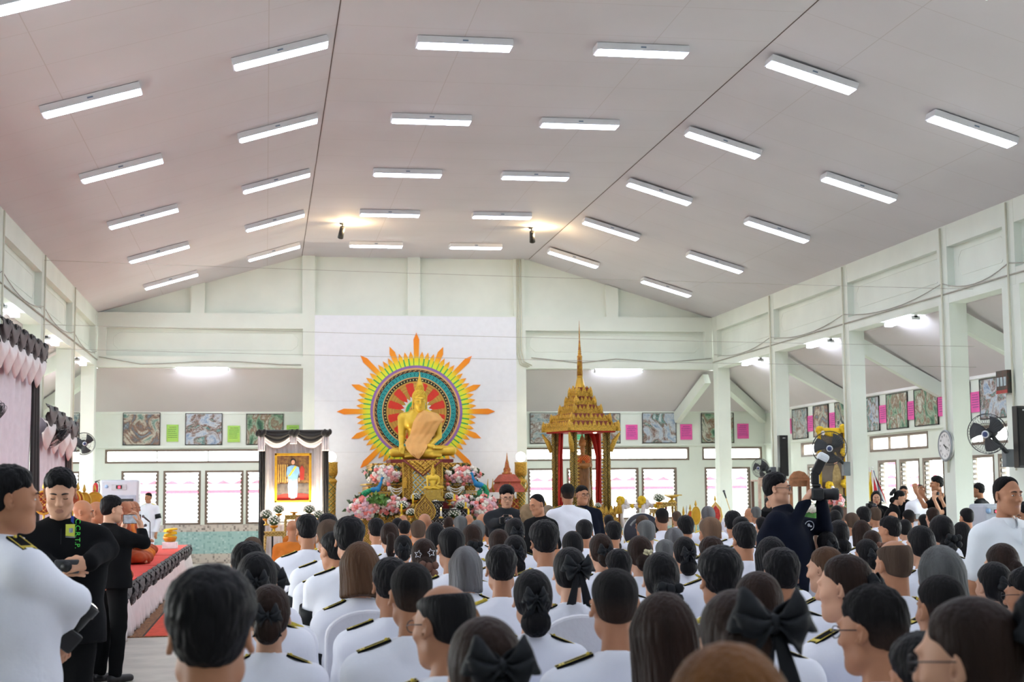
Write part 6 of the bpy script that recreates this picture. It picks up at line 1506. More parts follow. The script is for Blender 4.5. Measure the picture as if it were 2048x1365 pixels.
# things on the stage
t = thing('gift_box', 'small white box on the red stage top', 'box', at(339, 1098, Z=SZ+.002)); MB().bb((-.15, 0, 0), (.15, .3, .13)).build('box', mat('white_card', '#e9e9ee', .6), t, bevel=.004)
pb_ = t.location.copy(); MB().cyl((-.1, -.002, .0), (-.1, -.002, .001), .001).build('seam', M_white, t)
t = thing('offering_bowl', 'orange bowl heaped with folded yellow cloth on the white box', 'bowl', pb_+Vector((0, .15, .132))); MB().lathe([(.10, 0), (.13, .05), (.15, .10), (.14, .105)], (0, 0, 0), 18).build('bowl', BRASS, t)
YCL = mat('yellow_cloth', '#e8c024', .75, var=.08, bump=.2)
for k in range(4): MB().box((.01*(k % 2), 0, .115+.045*k), (.25-.01*k, .2, .042), R=Euler((0, .12*(-1)**k, .2*k)).to_matrix()).build('folded_cloth', YCL, t, bevel=.015)
def mic_stand(label, base, top, head, m=M_black):
    t = thing('microphone_stand', label, 'microphone', base); b0 = Vector(base); tp = Vector(top)-b0; hd = Vector(head)-b0
    MB().lathe([(.13, 0), (.13, .012), (.03, .03), (.015, .05)], (0, 0, 0), 16).build('base', M_black, t); MB().cyl((0, 0, .03), tp, .011, .009, 8).build('pole', m, t)
    d = (hd-tp).normalized(); MB().cyl(tp, hd-d*.05, .008, n=8).build('boom', m, t); MB().cyl(hd-d*.16, hd-d*.02, .014, .02, 10).build('microphone_body', M_black, t); MB().ell(hd+d*.01, .03, 10).build('microphone_head', mat('mic_grille', '#5a6064', .4, .6), t)
b1 = at(300, 1099, Z=SZ+.002); mic_stand('microphone stand on the stage reaching right of the phone', b1, at(300, 1045, Y=b1.y), at(287, 1034, Y=b1.y)); b1 = at(284, 1106, Z=SZ+.002); mic_stand('second microphone stand on the stage behind the man with the phone', b1, at(280, 1058, Y=b1.y), at(290, 1052, Y=b1.y))
c = at(1461, 1024, Y=33.6); mic_stand('microphone on a slanted gold boom near the right corner pillar', (c.x+.05, 33.6, 0), c, at(1448, 984, Y=33.5), GOLDP)
# ceremonial fans on poles
def talipot(label, x, y, rx, ry, Y, m, zb, shape='oval', m2=None):
    c = at(x, y, Y=Y); s = Y/F_PX; t = thing('ceremonial_fan', label, 'ceremonial fan', (c.x, Y, zb), 0, 'ceremonial fans on stands'); z_ = c.z-zb
    n = 24; pts = [(rx*s*math.cos(2*PI*k/n), ry*s*math.sin(2*PI*k/n)) for k in range(n)] if shape == 'oval' else [(-rx*s, -.2*ry*s), (-.55*rx*s, -ry*s), (.55*rx*s, -ry*s), (rx*s, -.2*ry*s), (.8*rx*s, .45*ry*s), (0, ry*s), (-.8*rx*s, .45*ry*s)]
    MB().prism(pts, lambda u, v, d: Vector((u, d, z_+v)), -.012, .012).build('fan_leaf', m, t, bevel=.004)
    MB().prism([(u*.72, v*.72) for u, v in pts], lambda u, v, d: Vector((u, d, z_+v)), -.018, -.012).build('fan_inset', m2 or m, t)
    mb = MB(); mb.tube([(u, -.006, z_+v) for u, v in pts], .014, 6, closed=True); mb.build('fan_border', GOLDP, t); MB().cyl((0, .01, 0), (0, .01, z_+ry*s*1.12), .014, n=8).lathe([(.015, 0), (.03, .03), (.006, .12)], (0, .01, z_+ry*s*1.1), 8).build('pole', GOLDP, t)
    MB().lathe([(.14, 0), (.14, .03), (.04, .06)], (0, .01, 0), 12).build('base', RED, t)
RG_ = ornament('red_gold_fan_cloth', '#8f3a22', '#c8963c', 45); YF = mat('yellow_fan_cloth', '#e0b42c', .6, var=.06, scale=6); YF2 = mat('amber_fan_cloth', '#cf9f26', .6, var=.06); OF = mat('orange_fan_cloth', '#d0602a', .6, var=.08); OF2 = mat('rust_fan_cloth', '#9a4a24', .6, var=.08)
for x, y, rx, ry, Y, m, m2, lab in ((88, 1006, 18, 22, 19.5, RG_, RG_, 'red and gold patterned oval fan left of the man in the dark jacket'), (146, 1000, 13, 17, 22.5, OF, OF2, 'orange oval fan right of the man in the dark jacket'), (155, 1001, 11, 17, 24.5, OF2, OF, 'rust oval fan behind the orange one'), (168, 1004, 13, 17, 26.0, YF2, YF, 'amber oval fan left of the bright yellow one'), (189, 1004, 16, 18, 28.0, YF, YF2, 'bright yellow oval fan beside the air cooler')): talipot(lab, x, y, rx, ry, Y, m, SZ+.002, 'oval', m2)
talipot('yellow oval fan standing low between heads right of the gold table', 1392, 1032, 9, 18, 32.4, YF, 0, 'oval', YF2); talipot('orange oval fan edge left of the low yellow fan', 1381, 1037, 6, 15, 32.7, OF, 0); talipot('pointed red and gold fan standing among heads at right', 1431, 1029, 14, 25, 32.0, mat('peach_fan_edge', '#d8b070', .6), 0, 'pent', mat('red_fan_cloth', '#b8281f', .6, var=.2, scale=20))
dk = thing('round_board', 'large dark round board with white lettering and a white rim before the pavilion', 'board', (at(1285, 1066, Y=31.4).x, 31.4, at(1285, 1066, Y=31.4).z)); rr = 39*31.4/F_PX
MB().cyl((0, -.02, 0), (0, .04, 0), rr, n=48).build('disc', mat('dark_navy_board', '#1c2030', .45), dk); MB().torus((0, .03, 0), rr, .016, 48, 6, ax='y').build('rim', M_white, dk)
mb = MB(); r_ = random.Random(2)
for k in range(11):
    a = PI*.83-k*.055; p = Vector((.74*rr*math.cos(a), -.024, .74*rr*math.sin(a))); t_ = Vector((math.sin(a), 0, -math.cos(a))); o_ = Vector((math.cos(a), 0, math.sin(a)))
    mb.tube([p-o_*.02, p+o_*.02, p+o_*.02+t_*.012, p-o_*.012+t_*.016], .0035, 4)
mb.build('lettering', mat('white_lettering', '#d8dae0', .5), dk)
MB().tube([(-.2, .03, -rr*.9), (-.25, .03, -dk.location.z)], .02, 6).build('easel_leg', M_dark, dk); MB().tube([(.2, .03, -rr*.9), (.25, .03, -dk.location.z)], .02, 6).build('easel_leg', M_dark, dk)
# cloth-wrapped rail right of the pavilion
Yr = 33.0; ra, rb = at(1238, 1011, Y=Yr), at(1332, 1011, Y=Yr); rl = thing('barrier_rail', 'dark red rail wound with white and yellow cloth right of the pavilion', 'rail', (ra.x, Yr, 0)); L_ = rb.x-ra.x; z0 = ra.z
MB().cyl((0, 0, z0), (L_, 0, z0), .028, n=8).build('bar', RED, rl)
for x in (0, .5, 1): MB().cyl((L_*x, 0, 0), (L_*x, 0, z0), .025, n=8).build('post', RED, rl)
for j, m in ((0, CWH), (1, YCL)):
    mb = MB()
    for k in range(0, 12, 1):
        if k % 2 == j: mb.tube([(L_*(k+q*.9)/12, -.02*math.cos(q*3), z0-.03*math.sin(PI*q)+.01*math.cos(q*9)) for q in np.linspace(0, 1, 6)], .045, 8)
    mb.build('wrapped_cloth', m, rl)
for x, nm in ((.02, 0), (.47, 1)):
    mb = MB()
    for k in range(9): a = k*2.4; mb.ell((L_*x+.05*math.cos(a), -.06, z0+.10+.06*math.sin(a)), (.06, .05, .05), 7)
    mb.build('yellow_rosette', YCL, rl); mb = MB()
    for k in range(5): a = k*1.3; mb.ell((L_*x+.09+.06*math.cos(a), -.05, z0+.02+.07*math.sin(a)), (.06, .05, .06), 7)
    mb.tube([(L_*x+.05, -.05, z0), (L_*x+.02, -.05, z0-.25), (L_*x+.05, -.04, z0-.5)], [.05, .045, .06], 8); mb.build('white_rosette', CWH, rl)
gold_table('gold offering table right of the cloth wound rail', 1322, 1354, 1005, 32.6); bowl_flowers('white flowers in an orange gold bowl right of the cloth wound rail', 1318, 997, 11, 32.3)
c = at(1344, 1005, Y=32.7); t = thing('offering_tray', 'gold pedestal tray on the gold table right of the cloth wound rail', 'tray', c); MB().lathe([(.09, 0), (.08, .03), (.03, .06), (.04, .09), (.15, .13), (.16, .14)], (0, 0, 0), 16).build('pedestal_tray', GOLDP, t); MB().bb((-.17, -.03, .142), (.22, .03, .165)).build('gold_rod', GOLDP, t)
for x, y, m, lab in ((1367, 1035, YF, 'small yellow pointed finial ornament left of the low orange fan'), (1374, 1033, mat('silver', '#c8ccd4', .3, .7), 'small silver pointed finial ornament left of the low orange fan')):
    c = at(x, y, Y=32.9); t = tag(MB().lathe([(.06, -c.z), (.03, -c.z+.05), (.02, -.1), (.07, -.03), (.06, .02), (.02, .06), (.03, .09), (.004, .24)], (0, 0, 0), 12).build('finial', m, None, c), lab, 'ornament')
# ---- right side furniture
WBR = mat('carved_reddish_wood', '#a8714c', .5, var=.14, scale=10, bump=.3, bscale=30); WDK = mat('dark_wood', '#5a3a2a', .5, var=.1)
def pulpit(label, x0, x1, ytop, ymid, Y, m):
    a, b_ = at(x0, ymid, Y=Y), at(x1, ytop, Y=Y); t = thing('wooden_pulpit', label, 'furniture', ((a.x+b_.x)/2, Y, 0), 0, 'carved wooden pulpits'); w = (b_.x-a.x)/2; zt, zm = b_.z, a.z
    pts = [(-w*1.05, zm), (w*1.05, zm), (w*.9, zm+.05), (w*.55, zt-.03), (.0, zt), (-w*.55, zt-.02), (-w*.92, zm+.06)]
    MB().prism(pts, lambda u, v, d: Vector((u, d, v)), -.03, .03).build('pediment', m, t, bevel=.008); MB().bb((-w*1.05, -.04, zm-.04), (w*1.05, .55, zm)).build('cornice', m, t)
    for u in (-1, 1):
        for v in (0, .5): MB().bb((u*w*.9-.03, v-.03, 0), (u*w*.9+.03, v+.03, zm-.03)).build('post', m if v == 0 else WDK, t)
    MB().bb((-w*.9, .0, zm-.16), (w*.9, .02, zm-.04)).build('fretwork', m, t); MB().bb((-w*.95, 0, .35), (w*.95, .5, .42)).build('seat_board', WDK, t); MB().bb((-w*.9, -.02, .1), (w*.9, .0, .36)).build('front_panel', m, t)
pulpit('reddish carved wooden pulpit behind the photographer with the flash', 1579, 1617, 942, 958, 29.6, WBR); pulpit('paler carved wooden pulpit left of the photographer with the flash', 1517, 1546, 952, 960, 33.0, mat('pale_carved_wood', '#b99a8a', .55, var=.12, scale=10))
Yk = 29.3; kp = thing('draped_portrait', 'tall framed portrait hung with yellow cloth and rosettes on the right', 'framed picture', (at(1664, 1020, Y=Yk).x, Yk, 0)); X_ = lambda x: at(x, 940, Y=Yk).x-kp.location.x; z = lambda y: at(1664, y, Y=Yk).z
MB().bb((X_(1638), -.03, z(1030)), (X_(1688), .03, z(862))).build('frame', WDK, kp); MB().bb((X_(1642), -.04, z(1022)), (X_(1684), -.03, z(868))).build('picture_ground', mat('brown_grey_backdrop', '#6f6258', .5, col2='#55483f', scale=3), kp)
def kshape(nm, pts, m, d): MB().prism([(X_(px_), z(py_)) for px_, py_ in pts], lambda u, v, q: Vector((u, q, v)), -.042-d*.003, -.03).build(nm, m, kp)
kshape('picture_robe', [(1662, 1020), (1684, 1022), (1683, 975), (1678, 940), (1674, 930), (1668, 930), (1664, 945), (1661, 990)], mat('gold_robe_paint', '#b39a68', .5, col2='#9a8050', scale=18), 1); kshape('picture_face', [(1667, 930), (1673, 930), (1674, 920), (1670, 914), (1666, 920)], mat('skin_paint', '#d8a488', .5), 2); kshape('picture_crown', [(1665, 918), (1675, 918), (1671, 905), (1669, 905)], mat('gold_column_paint', '#c8a452', .5), 2)
mb = MB(); swag(mb, X_(1636), X_(1690), z(857), z(857)-z(870), -.06, .06); mb.build('yellow_swag', YCL, kp, thick=.01)
for x0, x1, yb in ((1634, 1640, 1000), (1686, 1692, 1040)): mb = MB(); curtain(mb, X_(x0), X_(x1), z(yb), z(862), -.08, 2, .025); mb.build('yellow_curtain', YCL, kp, thick=.01)
for x, y in ((1637, 862), (1684, 858), (1640, 917), (1685, 905), (1684, 968), (1653, 972)):
    mb = MB()
    for k in range(8): a = k*2.4; mb.ell((X_(x)+.045*math.cos(a), -.14, z(y)+.05*math.sin(a)), (.05, .045, .045), 7)
    mb.build('yellow_rosette', YCL, kp); MB().ell((X_(x)+.05, -.17, z(y)-.05), (.045, .03, .05), 8).build('white_rosette', CWH, kp)
MB().bb((X_(1640), .0, 0), (X_(1686), .2, z(1031))).bb((X_(1650), -.60, 0), (X_(1688), .0, z(1016))).build('stand', WDK, kp)
bouquet('pink roses on a stand in front of the yellow draped portrait', 1670, 1003, 13, 11, 28.95, 22, (3, 3, 2, 2), 'roses before the draped portrait', .9, 40); bouquet('white flowers on a green table behind the raised camera', 1618, 1018, 14, 6, 28.4, 14, (1, 0, 6, 1), 'roses before the draped portrait', .8, 50)
GRN = mat('green_tablecloth', '#4f8a44', .8, var=.06); a, b_ = at(1604, 1025, Y=28.3), at(1652, 1025, Y=28.3); t = thing('side_table', 'table with a green cloth below the yellow draped portrait', 'table', ((a.x+b_.x)/2, 28.55, 0)); w = (b_.x-a.x)/2
MB().bb((-w, -.25, a.z-.03), (w, .35, a.z)).build('table_top', WDK, t); mb = MB(); mb.grid(lambda u, v: (-w+2*w*u, -.27-.015*math.sin(u*40)*v, a.z+.004-.22*v), 40, 5); mb.build('tablecloth', GRN, t, thick=.006)
for u in (-1, 1):
    for v in (-.2, .3): MB().bb((u*w*.92-.03, v-.03, 0), (u*w*.92+.03, v+.03, a.z-.03)).build('leg', WDK, t)
def flag(label, px, ptop, pbot, pts, cols, Y, group):
    b0, tp = at(pbot[0], pbot[1], Y=Y), at(ptop[0], ptop[1], Y=Y); b0 = Vector((b0.x+.0, Y, 0)); t = thing('flag', label, 'flag', b0, 0, group); tp = tp-b0
    MB().cyl((0, 0, 0), tp, .012, n=8).ell(tp, .02, 8).build('pole', M_white, t); MB().lathe([(.12, 0), (.12, .04), (.03, .07)], (0, 0, 0), 12).build('base', M_dark, t)
    P4 = [at(*q, Y=Y)-b0 for q in pts]      # top-left, bottom-left, bottom-right, top-right
    mb = MB(); n = 20
    mb.grid(lambda u, v: tuple(P4[0].lerp(P4[3], u).lerp(P4[1].lerp(P4[2], u), v)+Vector((0, .05*math.sin(u*9+v*3), .0))), n, 10)
    for i in range(n):
        u = (i+.5)/n; m_ = [q for q, c_ in enumerate(cols) if u <= c_[0]][0]
        for j in range(10): mb.M[i*10+j] = m_
    mb.build('flag_cloth', [c_[1] for c_ in cols], t, thick=.006)
FY = mat('flag_yellow', '#f0cc1e', .7); FR_ = mat('flag_red', '#d8283a', .7); FW = mat('flag_white', '#eeeeee', .7); FBL = mat('flag_blue', '#34407a', .7)
flag('plain yellow flag on a white pole beside the right pillar', 0, (1739, 937), (1737, 1020), [(1738.5, 944), (1734, 1015), (1746, 1015), (1741, 946)], [(1, FY)], 27.9, 'flags on white poles')
flag('red white and blue striped flag next to the yellow flag', 0, (1745, 936), (1748, 1020), [(1744.5, 941), (1748, 985), (1774, 1012), (1747, 943)], [(.25, FR_), (.4, FW), (.75, FBL), (.88, FW), (1, FR_)], 27.6, 'flags on white poles')
# ================================================================ the seated guests
# head centre x, crown y, head width (photo pixels), kind, hair, colour, extras, label
K = {'m': 'man', 'w': 'woman', 'L': 'man_left', 'l': 'woman_left', 'o': 'monk', 'R': 'man_right'}
Cc = {'b': HB, 'f': HF, 'd': HBR, 'l': HLB, 'o': HOR, 'g': HGR, 's': HGB, 't': HTH, 'c': HCB}
BOW = ('bow', (0, -.11, .0), 1.15); BIG = ('bigbow', (.02, -.112, .02), 1.25); FLO = ('blackflower', (0, -.15, -.06), 1.6); BFL = ('brownflower', (.02, -.13, -.03), 1.5); CLIP = ('clip', (.02, -.118, .01), .8); STAR = ('stars', 0, 0)
CROWD = [
(423,1135,172,'m','thick','b','', 'person with short black hair seated nearest the aisle, largest head at left'),
(505,1075,40,'m','crown','c','', 'thin haired man at the head of the left column behind the aisle boy'),
(497,1084,70,'m','short','b','', 'dark haired man second from the front of the left column'),
(514,1103,74,'w','cap','b','bow', 'woman with black bow in the left column, upper one'),
(532,1119,74,'w','lowbun','b','big', 'woman with a large black bow just behind the aisle boy'),
(540,1168,82,'w','bun','d','bow', 'brown haired woman half hidden right of the aisle boy'),
(614,1029,40,'m','short','b','band', 'man in white with an armband next to the monk in orange'),
(655,1028,40,'m','short','b','band', 'black haired man under the right side of the portrait drape'),
(657,1040,44,'m','crown','c','band', 'man with a brownish crown left of the tousled man'),
(667,1064,52,'L','short','b','', 'man half hidden behind the tousled haired man'),
(699,1035,66,'m','thick','b','band', 'man with tousled thick black hair left of the ponytail woman'),
(719,1083,76,'w','bob','l','band chair', 'woman with long light brown hair in front of a white chair back'),
(781,1116,72,'m','short','b','', 'man with black hair just left of the cropped man at centre left'),
(822,1126,92,'m','crew','f','', 'man with close cropped hair in front left of the balding man with glasses'),
(752,1037,33,'m','short','b','', 'short haired man left of the ponytail woman'),
(779,1045,37,'w','pony','d','', 'woman with a long brown ponytail below the altar'),
(806,1070,39,'w','bun','b','bow', 'woman with a low black bow right of the ponytail woman'),
(795,1036,25,'w','cap','b','', 'small dark head below the left end of the altar'),
(809,1050,26,'m','short','b','', 'dark head between the ponytail woman and the cropped grey man'),
(836,1041,32,'m','crew','c','', 'man with cropped brown grey hair below the altar'),
(871,1045,37,'w','bob','b','', 'woman with straight black hair below the gold leaf emblem'),
(847,1077,51,'w','bun','d','stars', 'woman with two star hair clips and a brown scrunchie'),
(902,1055,54,'m','crew','b','', 'man with glossy black hair right of the star clips woman'),
(897,1040,22,'w','cap','d','', 'small brown head right of the gold leaf emblem'),
(920,1032,28,'m','crew','g','', 'grey cropped head below the right rose bank'),
(944,1048,41,'w','bun','d','flower', 'woman with a black cloth flower in her bun below the right rose bank'),
(954,1040,31,'w','cap','g','', 'grey haired woman behind the black cloth flower bun'),
(980,1050,28,'m','crown','b','', 'dark head right of the grey haired woman'),
(997,1058,43,'w','lowbun','d','', 'woman with a brown coiled bun below the man in the dark shirt'),
(1029,1070,48,'w','lowbun','b','bow', 'woman with black bun and bow left of the tall black haired man'),
(990,1033,28,'m','short','b','', 'dark head below the camera of the man in the dark shirt'),
(1028,1036,39,'w','bun','b','bow', 'woman with a small black bow below the brown headscarf'),
(1056,1048,26,'w','cap','b','', 'dark head left of the tall black haired man'),
(1087,1042,60,'m','thick','b','', 'tall man with thick straight black hair at centre'),
(930,1092,72,'w','bob','s','', 'woman with grey streaked brown hair'),
(1002,1091,68,'m','short','b','', 'man with short black hair right of the grey streaked woman'),
(1064,1138,81,'w','lowbun','b','bow blue', 'woman with hair in a black net and bow on a blue chair'),
(1138,1094,69,'w','cap','b','big chair', 'woman with a large hanging black bow in front of a white chair'),
(886,1168,100,'L','ring','b','glasses', 'balding man with glasses turned to the left'),
(915,1213,100,'w','bunhigh','o','clip', 'auburn haired woman with a jewelled clip behind the foreground dark head'),
(968,1231,150,'w','cap','d','big', 'foreground woman with dark brown hair and a low black bow'),
(1228,1138,96,'m','crew','f','blue', 'man with faded crew cut at lower centre beside a blue chair'),
(1200,1067,51,'w','bun','d','bow', 'woman with a dark bow in a bun right of the tall black haired man'),
(1144,1062,44,'w','cap','b','', 'woman with smooth black hair below the man in white standing'),
(1168,1040,34,'m','crown','b','', 'man below the standing man in glasses'),
(1226,1043,36,'m','short','b','', 'man left of the round dark board'),
(1217,1035,22,'w','cap','b','', 'small dark head before the pavilion base'),
(1119,1040,24,'w','cap','d','', 'brown head below the standing man in white'),
(1236,1117,55,'m','short','b','', 'dark head just behind the faded crew cut man'),
(1226,1075,27,'w','lowbun','d','', 'brown bun just right of the dark bow woman'),
(1278,1071,51,'w','bun','d','clip', 'woman with brown bun and pearl clip'),
(1291,1041,37,'m','crew','g','', 'grey cropped man in front of the round dark board'),
(1284,1031,27,'m','crew','c','', 'brown cropped head before the round dark board'),
(1323,1017,27,'m','crew','f','', 'cropped man in front of the gold table right of the rail'),
(1319,1037,27,'w','lowbun','b','', 'woman with low black bun left of the red pointed fan'),
(1353,1023,20,'m','crew','c','', 'small cropped head right of the gold table'),
(1370,1032,35,'m','short','b','', 'man with full black hair left of the low yellow fan'),
(1347,1055,41,'w','lowbun','s','', 'woman with grey hair put up right of the pearl clip bun'),
(1367,1073,48,'w','lowbun','b','bow', 'woman with black bun and bow right of centre'),
(1419,1035,44,'m','crown','t','', 'man with thinning crown below the red pointed fan'),
(1415,1012,27,'w','cap','s','', 'grey streaked head left of the red pointed fan'),
(1466,1022,34,'R','short','b','', 'man facing right below the slanted microphone'),
(1422,1074,52,'m','short','d','', 'man with a brown patch at the crown right of centre'),
(1487,1045,48,'m','short','b','', 'man with neat black hair left of the photographer with the flash'),
(1481,1034,34,'m','crown','b','', 'dark head just behind the neat black haired man'),
(1497,1017,18,'m','','b','', 'bald head left of the photographer with the flash'),
(1511,1014,21,'m','crew','g','', 'grey head touching the photographer on the left'),
(1522,1042,22,'w','cap','b','', 'small dark head below the photographer elbow'),
(1320,1103,78,'w','bun','b','flower', 'woman with a black rosette right of the faded crew cut man'),
(1330,1096,46,'m','crew','g','', 'grey head behind the black rosette woman'),
(1438,1094,95,'m','thick','b','', 'large thick black haired head at lower right of centre'),
(1540,1073,64,'w','long','b','', 'woman with long black hair below the photographer'),
(1583,1071,42,'w','lowbun','b','', 'woman with black bun at the photographer waist'),
(1559,1097,76,'m','short','b','', 'man with short black hair directly below the photographer'),
(1512,1142,94,'w','cap','d','', 'dark brown head behind the biggest black bow'),
(1465,1178,150,'w','bunhigh','d','huge', 'foreground woman with the biggest black bow and hanging tails'),
(1323,1183,133,'w','long','d','', 'woman with long straight dark brown hair at lower centre right'),
(1450,1282,262,'w','bob','o','', 'auburn head at the bottom edge, nearest of all'),
(1648,1093,64,'l','bun','l','', 'brown haired woman facing left right of the photographer'),
(1685,1108,90,'l','bun','d','bow blue', 'woman with braided hair and black bow beside a blue chair'),
(1740,1171,124,'L','short','f','glasses', 'man with dark hair and glasses turned left at lower right'),
(1785,1080,72,'m','ring','c','', 'balding man with shaved sides at right'),
(1876,1090,84,'w','bob','g','', 'woman with grey bobbed hair at right'),
(1878,1150,88,'m','crew','f','', 'dark cropped head behind the foreground woman at right'),
(1930,1191,158,'l','cap','d','huge glasses', 'foreground woman at right with glasses and a black bow'),
(1842,1322,155,'m','short','b','', 'dark head at the bottom edge right of centre'),
(2000,1086,70,'w','pony','d','', 'woman with a brown curly ponytail in front of the white polo man'),
(1985,1150,74,'w','bun','b','bow', 'woman with black bow below the curly ponytail woman'),
(2050,1142,80,'L','short','b','glasses', 'man with glasses cut by the right edge'),
(1777,1033,41,'L','short','b','', 'man facing left below the bending woman'),
(1838,1051,54,'w','lowbun','b','', 'woman with smooth black updo at right'),
(1880,1030,47,'w','lowbun','b','flower', 'woman with a big black bun below the clock pillar'),
(1921,1052,36,'w','long','b','', 'woman with long black hair left of the white polo man'),
(1675,1040,41,'w','lowbun','b','', 'woman with black bun right of the photographer'),
(1702,1026,29,'m','crew','c','', 'tan cropped head right of the photographer'),
(1721,1040,38,'w','bob','d','', 'woman with long brown hair right of the photographer'),
(1742,1066,40,'w','bun','d','bfl', 'woman with a brown flower in her bun'),
(1652,1063,44,'w','bun','b','bow', 'woman with a black bow below the photographer forearm'),
(1726,1014,29,'m','short','b','', 'black haired man below the long haired woman with a camera'),
(1748,1015,25,'m','crew','c','', 'cropped man left of the bending woman'),
(1672,1011,24,'w','cap','b','', 'dark head below the pink roses, upper one'),
(1669,1020,25,'w','lowbun','b','', 'dark head below the pink roses, lower one'),
(1932,1017,27,'m','crown','b','', 'man right of the clock pillar base'),
(1864,1015,27,'w','lowbun','d','', 'head below the pair of raised hands at the clock pillar'),
(1816,1020,25,'m','crew','f','', 'cropped man between the bending woman and the clock pillar'),
(1808,1048,29,'w','cap','b','', 'dark head below the phone of the bending woman'),
(1847,1040,20,'w','cap','b','', 'small dark head left of the big black bun'),
(1731,1093,46,'w','bun','b','bow', 'woman with black bow between the braid woman and the balding man'),
(1785,1030,19,'m','','b','', 'bald head below the bending woman'),
(585,1041,23,'o','','b','', 'monk in an orange robe seated under the portrait, front one'),
(598,1034,19,'o','','b','', 'monk in an orange robe seated under the portrait, rear one'),
(806,1034,18,'o','','b','', 'shaven monk head at the left end of the altar'),
(849,1028,26,'o','','b','', 'shaven monk head before the gold leaf emblem'),
(964,1028,24,'o','','b','', 'shaven monk head before the right end of the altar'),
(938,1035,16,'o','','b','', 'pale shaven head beside the grey cropped head'),
]
HW = {'crew': .163, 'short': .175, 'thick': .196, 'crown': .165, 'ring': .163, 'bob': .185, 'long': .185, 'bun': .17, 'lowbun': .17, 'bunhigh': .17, 'cap': .17, 'pony': .17, '': .155}
TOP = {'crew': 1.388, 'short': 1.395, 'thick': 1.402, 'crown': 1.39, 'ring': 1.385}
PEOPLE = []
for row in CROWD:
    x, yt, w, kd, hk, hc, ex_, lab = row
    Y = F_PX*HW[hk]*.985/w; p = at(x, yt, Y=Y)
    lo_, hi_ = (1.24, 1.50)
    if p.z > hi_ or p.z < lo_:
        zt = min(max(p.z, lo_), hi_)
        if abs(p.z-EYE) > .02:
            Y2 = Y*(zt-EYE)/(p.z-EYE); Y = Y*max(.8, min(1.22, Y2/Y)) if Y2 > 0 else Y
    PEOPLE.append([x, yt, Y, row])
for it in range(60):       # keep knees off the next back
    for i in range(len(PEOPLE)):
        for j in range(len(PEOPLE)):
            if i == j: continue
            a, b_ = PEOPLE[i], PEOPLE[j]
            pa, pb2 = at(a[0], a[1], Y=a[2]), at(b_[0], b_[1], Y=b_[2]); dx = abs(pa.x-pb2.x); dy = b_[2]-a[2]
            if dx < .46 and 0 <= dy < .62:
                s_ = min(.03, (.62-dy)*.25); b_[2] += s_; a[2] -= s_*.8
M_chw = mat('white_chair_cover', '#e6e6ec', .8, var=.02, bump=.1); M_chb = mat('blue_plastic_chair', '#2b3fae', .35, var=.03)
def chair_mesh(m):
    t = thing('chair', 'x', 'chair')
    mb = MB(); n = 14; W_ = .20
    pts = [(-W_, .42)] + [(-W_*math.cos(PI*k/n*.999) if False else -W_*math.cos(PI*k/n), .80+.10*math.sin(PI*k/n)) for k in range(n+1)] + [(W_, .42)]
    mb.prism(pts, lambda u, v, d: Vector((u, d-.05*(v-.42), v)), -.235, -.19); mb.build('backrest', m, t, bevel=.012)
    MB().bb((-.21, -.22, .40), (.21, .20, .432)).build('seat', m, t, bevel=.015)
    return t
chW = chair_mesh(M_chw)
mb = MB(); mb.grid(lambda u, v: ((.205+.02*(1-v))*math.copysign(min(1, abs(math.cos(2*PI*u))*1.35), math.cos(2*PI*u)), (.21+.02*(1-v))*math.copysign(min(1, abs(math.sin(2*PI*u))*1.35), math.sin(2*PI*u))-.01, .42*v+.004), 40, 4); mb.build('skirt_cover', M_chw, chW, thick=.005)
chB = chair_mesh(M_chb)
for u in (-1, 1):
    for v in (-1, 1): MB().tube([(u*.19, v*.18-.01, .41), (u*.215, v*.205-.01, 0)], [.022, .017], 8).build('leg', M_chb, chB)
MB().prism([(-.07, .805), (.07, .805), (.035, .775), (-.035, .775)], lambda u, v, d: Vector((u, d-.05*(v-.42), v)), -.2375, -.234).build('hand_slot', mat('pale_slot', '#b9c2e0', .6), chB)
cb = MB(); cb.torus((0, -.252, .70), .03, .005, 20, 6, ax='y'); cb.tube([(-.008, -.253, .685), (-.008, -.253, .712), (.006, -.253, .715), (.008, -.253, .69)], .003, 5); cb.build('emblem', mat('pale_emblem', '#c6cde6', .6), chB)
first = {'W': True, 'B': True}
for x, yt, Y, row in PEOPLE:
    _, _, w, kd, hk, hc, ex_, lab = row; p = at(x, yt, Y=Y); sc_p = max(.93, min(1.09, p.z/TOP.get(hk, 1.392))) if hk else max(.93, min(1.09, p.z/1.38))
    key = K[kd]; fem = kd in 'wl'
    rg2 = random.Random(x*7+yt); rz = rg2.uniform(-.10, .10) + (.12 if x > 1500 else 0)
    if x == 423: rz = -.05
    if kd == 'l' and x < 1800: rz += .1
    bow = None
    for tok, q in (('big', BIG), ('huge', ('bigbow', (.055, -.115, .05), 1.5)), ('bow', BOW), ('flower', FLO), ('bfl', BFL), ('clip', CLIP), ('stars', STAR)):
        if tok in ex_.split(): bow = q
    o = seated(key, (p.x, Y, 0), rz, sc_p, lab, hk, Cc[hc], gold=(rg2.random() < .3 and kd != 'o'), band='band' in ex_, bow=bow, glasses='glasses' in ex_, epi=True,
               group='monks in orange robes before the altar' if kd == 'o' else 'seated guests in white uniforms')
    c_ = 'B' if 'blue' in ex_ else 'W'; src = chB if c_ == 'B' else chW
    lb = ('blue plastic chair under the ' if c_ == 'B' else 'white covered chair under the ')+' '.join(lab.split()[:11])
    if first[c_]: ch = src; ch.location = o.location; ch.rotation_euler = (0, 0, rz); ch.scale = (sc_p,)*3; ch['label'] = lb; first[c_] = False
    else: ch = dup(src, o.location, rz, lb, None, sc_p)
    if 'chair' in ex_: ch.scale.z *= 1.2; ch.location.y -= .06
    ch['group'] = 'chairs of the seated guests'
